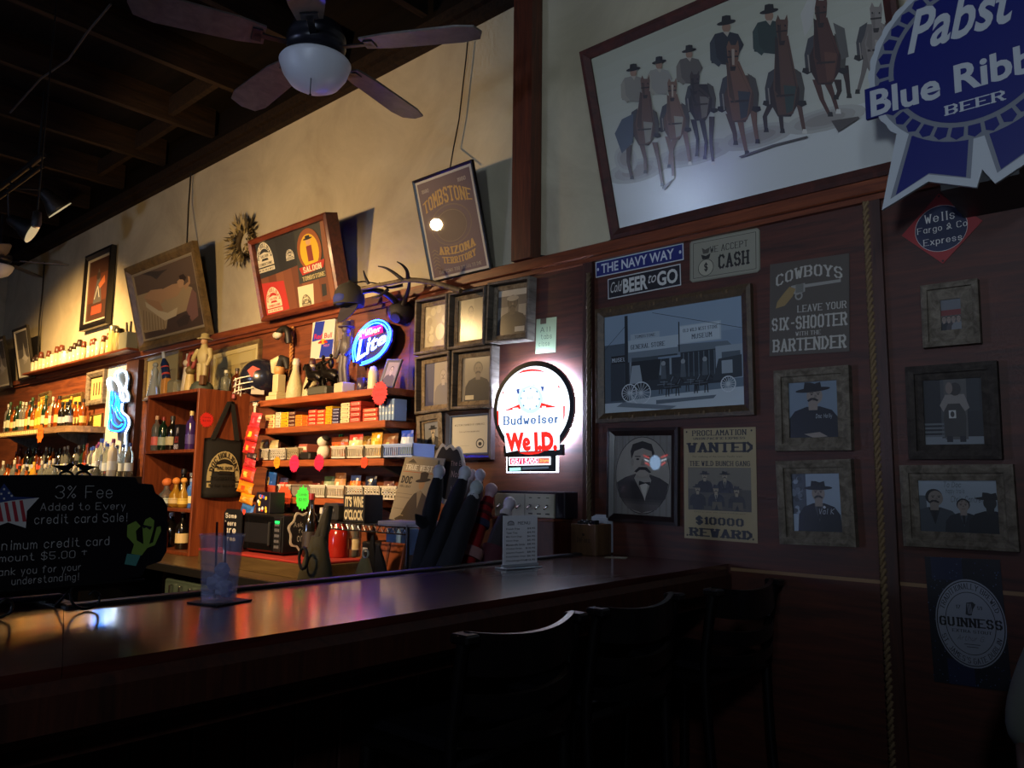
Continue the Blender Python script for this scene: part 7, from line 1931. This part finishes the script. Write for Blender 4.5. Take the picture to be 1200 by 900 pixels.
# napkin caddy
c0 = onZ(698, 652, 1.07); top = onX(698, 615, c0.x).z
t = T('napkin_caddy', 'brown wooden caddy of napkins on the bar against the wall', 'caddy', standM((-1.975, -.085, BT)))
WB = wood('caddy_wood', '#4a3320', '#6d5034', .5, (6, 6, 1), 0, .1, 4); hh = top - BT
for nm, lo, hi in (('front_panel', (-.065, -.058, 0), (.063, -.05, hh)), ('back_panel', (-.065, .05, 0), (.063, .058, hh)), ('side_panel', (.055, -.0498, 0), (.063, .0498, hh)), ('side_panel', (-.065, -.0498, 0), (-.057, .0498, hh)), ('divider', (-.0565, -.004, 0), (.0545, .004, hh * .95)), ('bottom', (-.0565, -.0498, 0), (.0545, .0498, .006))):
    mb = MB(); mb.box(lo, hi, WB, None, .0015); mb.build(nm, t)
A = Art(Matrix.Identity(4), .12, hh, 0); A.text('DeFlora', .22, .40, .78, .58, '#1c120a', 'slab', t=.9); A.ell(.5, .66, .06, .05, '#1c120a', 6); A.v = [(x - .06, -.0583 - z_, y) for x, y, z_ in A.v]; A.build('logo', t)
t = T('napkin_stack', 'folded white napkins sticking out of the wooden caddy', 'napkins', standM((-1.975, -.060, BT + .0065)))
for i in range(5):
    mb = MB(); mb.box((-.045 + .002 * i, .03 + .007 * i, 0), (.045 + .002 * i, .0345 + .007 * i, hh + .018 + .003 * i), C(('#b8bcc8', '#c4c8d2')[i % 2], .7), None, .001); mb.build('napkin', t)
t = T('stir_sticks', 'black stirrers and coasters in the front slot of the caddy', 'stirrers', standM((-1.975, -.112, BT + .0065)))
for i in range(6):
    mb = MB(); mb.box((-.045 + .016 * i, -.016, 0), (-.032 + .016 * i, .018, hh + .004 + .006 * (i % 2)), BLACK, None, .002); mb.build('stirrer', t)
p = onZ(722, 653.5, 1.07)
t = MB(); t.box((-.045, -.03, 0), (.045, .03, .0015), C('#8d7f66', .6), None, .0005); solo(t, 'paper_card', 'beige paper card lying on the bar beside the napkin caddy', 'card', standM((p.x, p.y, BT), .4))

# menu
a, b = onZ(588.5, 667.5, 1.07), onZ(629, 664.5, 1.07); ang = math.atan2(b.y - a.y, b.x - a.x); w_ = (b - a).length
tl = onX(588, 604.5, a.x); h_ = tl.z - BT
mm = Matrix.Translation((a.x, a.y, BT)) @ Matrix.Rotation(ang, 4, 'Z') @ Matrix(((1, 0, 0, 0), (0, 0, -1, 0), (0, 1, 0, 0), (0, 0, 0, 1)))
t = T('menu_stand', 'white food MENU card in a clear stand on the bar', 'menu', mm)
mb = MB(); mb.box((-.004, 0, -.04), (w_ + .004, .006, .03), C('#b8bcc4', .1, trans=.6), None, .002); mb.box((-.003, .006, -.004), (w_ + .003, .016, .006), C('#c8ccd4', .15, trans=.4), None, .001); mb.build('base', t)
mb = MB(); mb.box((0, .0062, 0), (w_, h_, .002), C('#e6e6ec', .5), None, .0005); mb.build('card', t)
A = Art(mm, w_, h_, .0022, .4); ink = '#22242c'
A.ell(.22, .845, .10, .055, ink, 20, 0, 0, 180); A.ell(.22, .85, .075, .035, '#c4c4cc', 20, 0, 0, 180); A.rect(.12, .82, .32, .835, ink); A.text('MENU', .42, .825, .78, .885, ink, 'chalk', t=.9)
for i, (s, pz) in enumerate((('French Fries', '$4.95'), ('Tater Tots', '$4.95'), ('Mini Corn Dogs', '$6.95'), ('Onion Rings', '$5.95'), ('Mozzarella Sticks', '$8.95'), ('Chicken Strips', '$10.95'), ('Jalapeno Poppers', '$8.95'), ('Fried Pickle Chips', '$6.95'), ('Cheeseburger/Fries', '$12.95'))):
    y = .73 - .075 * i; A.text(s, .09, y, .09 + .032 * len(s), y + .036, ink, 'sans', .01); A.text(pz, .92 - .045 * len(pz), y, .93, y + .036, ink, 'sans', .01)
A.build('printing', t)

# plastic cup with ice and two straws
c0 = onZ(256, 706, 1.07); top = onX(256, 626, c0.x).z
rb = (onZ(275, 706, 1.07) - onZ(236, 706, 1.07)).length / 2; dep = (c0 - EYE).dot(CA); rb = 19.5 * dep / FPX; rt = 25 * dep / FPX; hh = top - BT - .004
t = T('coaster', 'black bar coaster under the plastic cup', 'coaster', standM((c0.x - .0, c0.y + .0, BT), .25))
mb = MB(); mb.box((-.052, -.052, 0), (.052, .06, .0035), C('#15161c', .6), None, .001); mb.build('pad', t)
t = T('plastic_cup', 'clear plastic cup of ice with two dark red straws on the bar', 'cup', standM((c0.x, c0.y, BT + .0038)))
CUPM = C('#c4c8f0', .12, coat=.5, alpha=.26)
mb = MB(); mb.lathe([(rb, 0), (rb + (rt - rb) * .93, hh * .93), (rt * 1.03, hh * .95), (rt * 1.03, hh), (rt * .98, hh), (rb + (rt - rb) * .93 - .002, hh * .93), (rb - .002, .006), (.0001, .005)], CUPM, 36); mb.build('cup_wall', t)
mb = MB(); rr = random.Random(8)
ICE = C('#ccd2f6', .35, coat=.3)
ice = T('ice', '', '', None) if False else None
mb = MB(); zz = [(.0, .022), (.028, .05), (.055, .08)]
for i in range(17):
    q = rr.uniform(0, 6.28); r_ = rr.uniform(.0, rb * .52); z_ = .018 + (hh * .55 - .03) * i / 16; s_ = rr.uniform(.009, .013)
    rot = Matrix.Rotation(rr.uniform(0, 3), 4, Vector((rr.random(), rr.random(), rr.random())))
    mb.M = Matrix.Translation((r_ * math.cos(q), r_ * math.sin(q), z_)) @ rot; mb.box((-s_, -s_, -s_), (s_, s_, s_), ICE, None, .003)
mb.M = Matrix.Identity(4); o = mb.build('ice', t, 'stuff')
for (x, y, tx, ty) in ((-.004, -.008, -.005, -.013), (.004, .013, .002, .006)):
    mb = MB(); mb.cyl((x, y, .006), (tx, ty, hh + .03), .0028, .0028, C('#4a0c14', .35), 8); mb.build('straw', t)

# bar mat at the inner corner
p = (-2.42, -2.155)
t = T('bar_mat', 'dark blue rubber bar mat over the rail at the left inner corner', 'mat', standM((-2.42, -2.17, 1.0795)))
mb = MB(); mb.box((-.34, -.09, 0), (.34, .06, .012), C('#1c1a4a', .6, bump=.6), None, .004); mb.build('pad', t)
mb = MB(); mb.box((-.28, -.05, .0121), (.2, .02, .0128), C('#3a3878', .6)); mb.build('raised_lettering_strip', t)

# chalkboard sign on scrolled iron stand
LN = R(-6)
cbm = sideM(-1.935, -2.42, 1.07, 0, LN)
U0 = lambda x, y: onM(x, y, cbm)
rt_ = U0(196, 610).x; ce = (U0(76, 600)).x; lw = 2 * ce - rt_
zt_, zb_ = U0(97, 557).y, U0(110, 690).y
shift = lw; cbm = cbm @ Matrix.Translation((lw, 0, 0)); ce -= lw; rt_ -= lw
hw, cz = rt_ - ce, (zt_ + zb_) / 2; hz = (zt_ - zb_) / 2
t = T('credit_card_chalkboard', 'black chalkboard announcing a 3% credit card fee on a scrolled iron stand', 'chalkboard', cbm)
half = [(0, 1), (.66, .97), (.69, .86), (.84, .84), (.87, .68), (.95, .58), (1, .42), (1, -.42), (.94, -.60), (.80, -.66), (.75, -.84), (.58, -.88), (.54, -1), (0, -1)]
out = [(ce + hw * x, cz + hz * y) for x, y in half] + [(ce - hw * x, cz + hz * y) for x, y in half[::-1][1:-1]]
mb = MB(); mb.prism(out, -.012, 0, C('#0a0a10', .35, coat=.2)); mb.build('slate', t)
mb = MB(); o2 = [(ce + (x - ce) * 1.012, cz + (y - cz) * 1.02) for x, y in out]; mb.prism(o2, -.016, -.0122, C('#3a3a40', .4)); mb.build('edge', t)
A = Art(cbm, 1, 1, .0004, 0, .8); CH = '#a8a6a2'
for s, q, tt in (('3% Fee', (64.4, 584, 132, 569), .35), ('Added to Every', (46.7, 600.5, 147, 589), .5), ('credit card Sale!', (40, 613, 149, 602), .5), ('minimum credit card', (-15, 642.5, 128, 631.5), .5), ('amount $5.00 *', (-10, 657.5, 102, 646), .5), ('Thank you for your', (-18, 675, 94.5, 663.5), .5), ('understanding!', (13, 685.5, 92, 674), .5)):
    mx = (q[0] + q[2]) / 2; a, b, lo, hi = onM(q[0], q[1], cbm), onM(q[2], q[3], cbm), onM(mx, q[1], cbm), onM(mx, q[3], cbm); A.text(s, a.x, lo.y, b.x, hi.y, CH, 'chalk', t=tt)
PX = lambda pts, c: A.px([(x * .2222, 540 + y * .2222) for x, y in pts], c)
PX([(670, 340), (715, 318), (740, 345), (715, 370), (720, 420), (755, 440), (750, 350), (765, 310), (790, 298), (812, 315), (808, 360), (785, 440), (805, 430), (825, 350), (845, 345), (848, 370), (815, 445), (775, 460), (745, 500), (690, 490), (705, 440), (668, 400)], '#7d9a3a')
PX([(668, 490), (740, 498), (715, 555), (655, 545)], '#4a8a80'); PX([(745, 335), (800, 348), (790, 365), (770, 352), (755, 358)], '#101014')
st = []
for i in range(10):
    q = R(90 + 36 * i - 14); r_ = 120 if i % 2 == 0 else 52; st.append((40 + r_ * 1.25 * math.cos(q), 265 - r_ * math.sin(q)))
st = [(20, 120), (75, 190), (205, 195), (140, 265), (135, 355), (40, 325), (-60, 360), (-70, 270), (-140, 200), (-30, 195)]
PX(st, '#23346a'); PX([(-140, 205), (-20, 225), (60, 210), (205, 195), (140, 265), (135, 355), (40, 325), (-60, 360), (-70, 270)], '#c8c4c0')
for x in (-60, -20, 20, 60, 100): PX([(x, 222 - max(0, x) * .12), (x + 18, 222 - max(0, x) * .14), (x + 38, 320), (x + 18, 322)], '#a02a34')
for x, y in ((-20, 180), (20, 150), (20, 200), (60, 185), (45, 170), (5, 175)): PX([(x - 5, y - 5), (x + 5, y - 5), (x + 5, y + 5), (x - 5, y + 5)], '#c8c4c0')
A.build('chalk_writing', t)
# birds and stand
mb = MB(); bz_ = zt_
Q = lambda pts: [(lambda p: (p.x, p.y))(onM(x * .16667, 430 + y * .16667, cbm)) for x, y in pts]
mb.prism(Q([(365, 690), (470, 690), (500, 672), (520, 680), (528, 690), (510, 706), (490, 725), (450, 728), (420, 715)]), -.008, -.003, IRON); mb.build('bird', t)
mb = MB(); mb.prism(Q([(698, 700), (600, 690), (570, 676), (548, 684), (538, 692), (562, 705), (590, 728), (620, 728), (650, 715)]), -.008, -.003, IRON); mb.build('bird', t)
for cx_ in (472, 592):
    mb = MB(); pts = [Q([(cx_ + 52 * math.cos(R(180 - 15 * i)), 775 - 42 * math.sin(R(15 * i)))])[0] for i in range(13)]; mb.tube([(x, y, -.0055) for x, y in pts], .0028, IRON, 6); mb.build('scroll', t)
fl = cbm.inverted() @ Vector((0, 0, 0))
def foot(py_, name):
    y = py_; pts = []
    lp_ = lambda u, z, x=0.0: tuple(cbm.inverted() @ Vector((-1.93 + x, y + u, z)))
    s = 1
    pts = cat([lp_(-.035, 1.135), lp_(-.037, 1.105), lp_(-.025, 1.083), lp_(0, 1.0745), lp_(.022, 1.083), lp_(.026, 1.10), lp_(.014, 1.112), lp_(.002, 1.104)], 5)
    mb = MB(); mb.tube(pts, .0032, IRON, 8); mb.build(name, t)
    mb = MB(); mb.tube([lp_(-.036, 1.12, -.004), lp_(-.036, 1.095, -.05), lp_(-.036, 1.0745, -.09)], .003, IRON, 8); mb.build('rear_leg', t)


foot(onZ(110, 718, 1.07).y, 'foot_scroll'); foot(onZ(8, 722, 1.07).y - .03, 'foot_scroll')
p1, p2 = cbm.inverted() @ Vector((-1.933, -2.40, 1.128)), cbm.inverted() @ Vector((-1.933, -1.99, 1.128))
mb = MB(); mb.tube([(p1.x, p1.y, p1.z + .006), (p2.x, p2.y, p2.z + .006)], .0035, IRON, 8); mb.build('rest_bar', t)

# ------------------------------------------------------------------ bar stools
STW = C('#0d0b0c', .34, coat=.2)


def stool(cx, cy, lab, rz=0.0):
    t = T('bar_stool', lab, 'bar stool', standM((cx, cy, 0), rz))
    # local: back toward +x, width along y
    W2, SZ_, TOP = .205, .74, 1.035
    for s in (-1, 1):
        mb = MB(); mb.tube(cat([(.26, s * (W2 - .005), 0), (.205, s * (W2 - .01), .40), (.185, s * W2, SZ_), (.20, s * W2, .90), (.225, s * (W2 + .005), TOP)], 4), [.019] * 17, STW, 4); mb.build('rear_leg', t)
        mb = MB(); mb.box((.195, s * W2 - .022, TOP - .02), (.252, s * W2 + .022, TOP + .002), STW, None, .005); mb.build('post_cap', t)
        mb = MB(); mb.tube([(-.165, s * (W2 - .01), 0), (-.14, s * (W2 - .03), SZ_ - .02)], [.017, .019], STW, 6); mb.build('front_leg', t)
        mb = MB(); mb.tube([(-.16, s * (W2 - .015), .24), (.225, s * (W2 - .01), .24)], .011, STW, 6); mb.build('side_rung', t)

    def slat(z0, z1, bow):
        n = 14; vs = []
        for i in range(n + 1):
            u = -1 + 2 * i / n; y = u * (W2 - .01); x = .205 + (z0 - .75) * .07 + bow * (1 - u * u); dz = -.018 * (1 - u * u)
            vs += [(x - .009, y, z0 + dz), (x + .009, y, z0 + dz), (x + .009, y, z1 + dz), (x - .009, y, z1 + dz)]
        fs = [(4 * i + a, 4 * i + (a + 1) % 4, 4 * i + 4 + (a + 1) % 4, 4 * i + 4 + a) for i in range(n) for a in range(4)] + [(0, 1, 2, 3), (4 * n, 4 * n + 3, 4 * n + 2, 4 * n + 1)]
        mb = MB(); mb.add(vs, fs, STW); mb.build('back_slat', t)
    slat(.945, TOP + .005, .045); slat(.86, .905, .045); slat(.79, .825, .04)
    mb = MB(); mb.box((-.16, -.205, SZ_ - .02), (.20, .205, SZ_ + .012), STW, None, .012); mb.build('seat', t)
    mb = MB(); mb.box((-.15, -.19, SZ_ + .0122), (.17, .19, SZ_ + .045), C('#131116', .4, coat=.2), None, .02); mb.build('cushion', t)
    mb = MB(); mb.tube([(-.155, -.19, .30), (-.155, .19, .30)], .013, STW, 6); mb.build('foot_rung', t)
    return t


stool(-1.475, -1.37, 'black ladder-back bar stool nearest the camera, its top rail gleaming')
stool(-1.475, -.86, 'black ladder-back bar stool, middle of the three at the bar')
stool(-1.42, -.255, 'black ladder-back bar stool tucked against the wall, below the wanted poster', R(-4))

# ------------------------------------------------------------------ person at the right edge
t = T('person', 'seated person in a grey T-shirt at the right edge, arm hanging', 'person', Matrix.Translation((-.165, -.45, 0)) @ Matrix.Scale(.94, 4))
SKIN = C('#5f4536', .6); TEE = C('#6c6f64', .9, bump=.2); JEAN = C('#1a1f2c', .9)


def skinned(name, verts, edges, radii, mt, sub=2, root=0):
    me = bpy.data.meshes.new(name); me.from_pydata(verts, edges, []); me.materials.append(mt)
    o = bpy.data.objects.new(name, me); COL.objects.link(o)
    md = o.modifiers.new('skin', 'SKIN'); md.use_smooth_shade = True
    for i, r_ in enumerate(radii):
        sv = me.skin_vertices[0].data[i]; sv.radius = r_ if isinstance(r_, tuple) else (r_, r_); sv.use_root = (i == root)
    s = o.modifiers.new('sub', 'SUBSURF'); s.levels = sub; s.render_levels = sub
    dg = bpy.context.evaluated_depsgraph_get(); dg.update()
    m2 = bpy.data.meshes.new_from_object(o.evaluated_get(dg)); o.modifiers.clear(); o.data = m2; bpy.data.meshes.remove(me); m2.name = name
    for p in m2.polygons: p.use_smooth = True
    o.parent = t
    return o


V_ = [(0, .0, .52), (0, .02, .70), (0, .02, .90), (0, .01, 1.02), (0, 0, 1.10), (0, -.01, 1.17), (0, -.015, 1.26), (0, -.02, 1.33)]
E_ = [(i, i + 1) for i in range(7)]; R_ = [(.16, .12), (.15, .11), (.17, .115), (.12, .09), (.05, .05), (.07, .08), (.078, .095), (.055, .07)]


def chain(ps, rs, start):
    k = len(V_); V_.extend(ps); R_.extend(rs); E_.append((start, k)); E_.extend((k + i, k + i + 1) for i in range(len(ps) - 1)); return len(V_) - 1


for s in (-1, 1):
    w = chain([(s * .165, .0, .985), (s * .205, -.005, .87), (s * .21, -.03, .74), (s * .20, -.12, .66), (s * .185, -.21, .615)], [.06, .052, .042, .036, .026], 3)
    h0 = chain([(s * .182, -.25, .60)], [(.036, .018)], w)
    for f, (dx, ln) in enumerate(((-.026, .058), (-.009, .066), (.009, .062), (.025, .05))): chain([(s * .182 + dx, -.285, .595), (s * .182 + dx, -.285 - ln * .5, .585), (s * .182 + dx, -.285 - ln * .85, .565)], [.0095, .009, .0075], h0)
    chain([(s * .182 - s * .036, -.25, .592), (s * .182 - s * .05, -.285, .58)], [.0105, .0085], h0)
    chain([(s * .10, -.06, .50), (s * .12, -.40, .50), (s * .12, -.43, .25), (s * .12, -.41, .07), (s * .12, -.50, .035)], [.085, .066, .052, .04, .035], 0)
skinned('body', V_, E_, R_, SKIN)
tv = [(0, .0, .50), (0, .02, .70), (0, .02, .90), (0, .01, 1.03), (0, .005, 1.075)]; te = [(0, 1), (1, 2), (2, 3), (3, 4)]; tr = [(.19, .15), (.18, .14), (.19, .135), (.145, .105), (.075, .07)]
for s in (-1, 1):
    k = len(tv); tv += [(s * .165, .0, 1.0), (s * .212, -.003, .88), (s * .216, -.008, .755)]; te += [(3, k), (k, k + 1), (k + 1, k + 2)]; tr += [.076, .071, .068]
skinned('t_shirt', tv, te, tr, TEE)
for s in (-1, 1):
    skinned('trouser_leg', [(s * .07, .0, .51), (s * .10, -.08, .505), (s * .12, -.40, .505), (s * .12, -.44, .26), (s * .12, -.42, .10)], [(0, 1), (1, 2), (2, 3), (3, 4)], [.10, .096, .078, .066, .056], JEAN)
    skinned('shoe', [(s * .12, -.39, .045), (s * .12, -.47, .045), (s * .12, -.56, .036)], [(0, 1), (1, 2)], [(.044, .044), (.044, .042), (.036, .034)], C('#15130f', .6))
mb = MB(); mb.ball((0, .012, 1.285), .098, C('#1c1512', .8), 18, 12, (.9, 1.0, 1.1)); mb.v = [(x, y if y > -.05 else -.05 - (y + .05) * .1, z) for x, y, z in mb.v]; mb.build('hair', t)
for s in (-1, 1):
    mb = MB(); mb.ball((s * .03, -.108, 1.27), .011, C('#d8d4cc', .3), 10, 8, (1.3, .7, .8)); mb.ball((s * .03, -.1145, 1.27), .0055, C('#1c120c', .3), 8, 6); mb.build('eye', t)
    mb = MB(); mb.ball((s * .082, .0, 1.265), .024, SKIN, 10, 8, (.4, .8, 1.3)); mb.build('ear', t)
mb = MB(); mb.tube([(0, -.112, 1.28), (0, -.128, 1.25), (0, -.118, 1.24)], [.008, .013, .010], SKIN, 8); mb.build('nose', t)
mb = MB(); mb.tube([(-.022, -.102, 1.208), (0, -.11, 1.206), (.022, -.102, 1.208)], [.003, .006, .003], C('#7a4038', .5), 8); mb.build('mouth', t)
t2 = T('chair', 'dark wooden chair under the seated person at the right edge', 'chair', standM((-.185, -.43, 0)))
mb = MB(); mb.box((-.2, -.2, .36), (.2, .2, .395), STW, None, .008); mb.build('seat', t2)
for x in (-.18, .18):
    mb = MB(); mb.box((x - .018, -.19, 0), (x + .018, -.154, .36), STW, None, .003); mb.build('leg', t2)
    mb = MB(); mb.box((x - .018, .19, 0), (x + .018, .226, .84), STW, None, .003); mb.build('rear_leg', t2)
for z in (.55, .76):
    mb = MB(); mb.box((-.16, .195, z), (.16, .218, z + .06), STW, None, .003); mb.build('back_slat', t2)

# ------------------------------------------------------------------ ceiling fans, track lamps, pendant
FZ = 3.0
fc = onZ(369, 87, FZ)
t = T('ceiling_fan', 'dark ceiling fan with a round white glass lamp over the bar', 'ceiling fan', standM((fc.x, fc.y, FZ)))
BLU = C('#2a2a33', .3, .4)
mb = MB(); mb.lathe([(.0001, -.075), (.05, -.068), (.10, -.04), (.128, .0), (.138, .03), (.143, .045), (.138, .052), (.12, .055)], C('#c8ccd6', .35, emit=.02), 36); mb.build('glass_bowl', t)
mb = MB(); mb.lathe([(.06, .052), (.085, .06), (.085, .085), (.10, .09), (.115, .10), (.12, .12), (.115, .14), (.12, .145), (.115, .165), (.10, .20), (.05, .215), (.0001, .22)], BLU, 32); mb.build('motor', t)
mb = MB(); mb.cyl((0, 0, .21), (0, 0, 1.24), .014, .014, BLU, 12); mb.build('down_rod', t)
mb = MB(); mb.cyl((.05, -.05, .06), (.05, -.05, -.12), .0018, .0018, IRON, 6); mb.ball((.05, -.05, -.125), .005, IRON, 8, 6); mb.build('pull_chain', t)
BLD = wood('fan_blade', '#4a4442', '#6a625e', .4, (3, 3, 3), .2, .03, 5)
for a_ in (-113, -41, 31, 103, 175):
    q = Matrix.Rotation(R(a_), 4, 'Z') @ Matrix.Rotation(R(10), 4, 'X')
    mb = MB(); mb.M = Matrix.Translation((0, 0, .115)) @ q; mb.prism([(.20, -.05), (.30, -.068), (.60, -.078), (.67, -.06), (.69, 0), (.67, .06), (.60, .078), (.30, .068), (.20, .05)], -.004, .004, BLD); b = mb.build('blade', t)
    mb = MB(); mb.M = Matrix.Translation((0, 0, .115)) @ q; mb.box((.10, -.014, -.010), (.24, .014, -.0045), BLU, None, .002); mb.box((.21, -.035, -.010), (.25, .035, -.0045), BLU, None, .002); mb.build('blade_arm', b)
d = dup(t, standM(EYE + ray(-3, 319) * 8.0 + Vector((0, 0, .02)), .5), 'second ceiling fan with white lamp, half out of frame at far left')
# track lamps on a black beam
def atd(px, py, dep): return EYE + ray(px, py) * dep
t = T('track_beam', 'black lighting beam hung under the joists at far left', 'lighting track', standM((-6.9, -.95, 3.80)))
iv = t.matrix_world.inverted()
a, b = iv @ Vector((-6.2, -1.05, 3.72)), iv @ Vector((-9.0, -1.05, 3.72))
mb = MB(); mb.tube([a, b], .022, BLACK, 8); mb.tube([a + Vector((0, 0, -.09)), b + Vector((0, 0, -.09))], .014, BLACK, 8); mb.build('beam', t)
for k in range(6):
    x = a.x + (b.x - a.x) * (k + .5) / 6
    mb = MB(); mb.tube([(x - .1, a.y, a.z), (x + .1, a.y, a.z - .09)], .009, BLACK, 6); mb.build('brace', t)
for x in (a.x - .1, b.x + .3):
    mb = MB(); mb.tube([(x, a.y, a.z), (x, a.y, .44)], .01, BLACK, 6); mb.build('hanger', t)


def can(p, tgt, lab, hang):
    t = T('track_lamp', lab, 'spotlight', None); d = (Vector(tgt) - Vector(p)).normalized(); m = d.to_track_quat('Z', 'Y').to_matrix().to_4x4(); m.translation = Vector(p); t.matrix_world = m
    mb = MB(); mb.lathe([(.0001, -.20), (.03, -.195), (.045, -.17), (.06, -.10), (.10, -.02), (.102, .0), (.098, .0), (.09, -.02), (.05, -.1), (.0001, -.12)], BLACK, 24); mb.build('shade', t)
    mb = MB(); mb.lathe([(.098, .0), (.104, .001), (.104, .006), (.098, .006)], C('#e8dcb0', .4, 0, .35), 24); mb.build('bright_rim', t)
    iv = t.matrix_world.inverted(); mb = MB(); mb.tube([(0, 0, -.19), tuple(iv @ Vector(hang))], .008, BLACK, 6); mb.build('arm', t)


can(atd(38, 271, 6.3), tuple(atd(38, 271, 6.3) + CR * .85 - CU * .52 + CA * .3), 'black track lamp with a bright rim edge-on, lower of two at far left', (-6.98, -1.05, 3.63))
can(atd(70, 246, 6.3), tuple(atd(70, 246, 6.3) + CR * .6 + CA * .5 - CU * .9), 'black track lamp, upper of two at far left', (-6.85, -1.05, 3.63))
t = T('pendant_lamp', 'pendant lamp hanging over the left leg of the bar', 'pendant lamp', standM(BAR_LAMP))
mb = MB(); mb.lathe([(.0001, .16), (.02, .15), (.024, .09), (.018, .07)], C('#2a2420', .5), 14); mb.build('socket', t)
mb = MB(); mb.cyl((0, 0, .155), (0, 0, 1.88), .004, .004, IRON, 6); mb.build('cord', t)
# opposite wall with the sign that shines back in the glass
m = MB(); m.box((LEFT - .14, -6.64, 0), (RIGHT, -6.5, 4.3), PANEL); struct(m, 'wall_front')
m = MB(); m.box((RIGHT, -6.64, 0), (RIGHT + .14, .16, 4.3), PANEL); struct(m, 'wall_right')
FY = -6.495
bk = Matrix(((-1, 0, 0, -5.58), (0, 0, 1, FY), (0, 1, 0, 1.66), (0, 0, 0, 1)))
t = T('winged_neon_sign', 'lit winged beer sign on the opposite wall, mirrored in the oval portrait glass', 'neon sign', bk)
mb = MB(); mb.box((-.2, -.12, .0005), (.2, .12, .03), BLACK, None, .01); mb.build('box', t)
mb = MB(); mb.prism([(.085 * math.cos(R(i * 15)), .10 * math.sin(R(i * 15))) for i in range(24)], .031, .034, C('#a8d0ff', .3, 0, 9.0)); mb.build('lit_oval', t)
for s in (-1, 1):
    for k in range(3):
        mb = MB(); y = .07 - .05 * k; mb.prism([(s * .095, y - .012), (s * (.19 - .015 * k), y + .022), (s * (.19 - .015 * k), y + .044), (s * .095, y + .012)], .031, .034, C('#ff5048' if k != 1 else '#e8f0ff', .3, 0, 8.0)); mb.build('wing_stripe', t)
bk2 = Matrix(((-1, 0, 0, -4.75), (0, 0, 1, FY), (0, 1, 0, 1.30), (0, 0, 0, 1)))
t = T('wall_screen', 'glowing pale blue screen on the opposite wall, seen as glare in the cowboy painting', 'screen', bk2)
mb = MB(); mb.box((-.36, -.22, .0005), (.36, .22, .05), BLACK, None, .01); mb.build('casing', t)
mb = MB(); mb.box((-.33, -.19, .0505), (.33, .19, .052), C('#c8dcff', .3, 0, 55.0)); mb.build('screen_face', t)
bk3 = Matrix(((-1, 0, 0, -4.3), (0, 0, 1, FY), (0, 1, 0, 1.62), (0, 0, 0, 1)))
t = T('violet_neon_ring', 'small violet neon ring on the opposite wall above the screen', 'neon sign', bk3)
mb = MB(); mb.tube([(.11 * math.cos(R(i * 15)), .11 * math.sin(R(i * 15)), .03) for i in range(24)], .012, C('#4a30ff', .3, 0, 90.0), 8, closed=True); mb.build('neon_tube', t)
mb = MB(); mb.box((-.14, -.02, .0005), (.14, .02, .018), BLACK); mb.build('bracket', t)
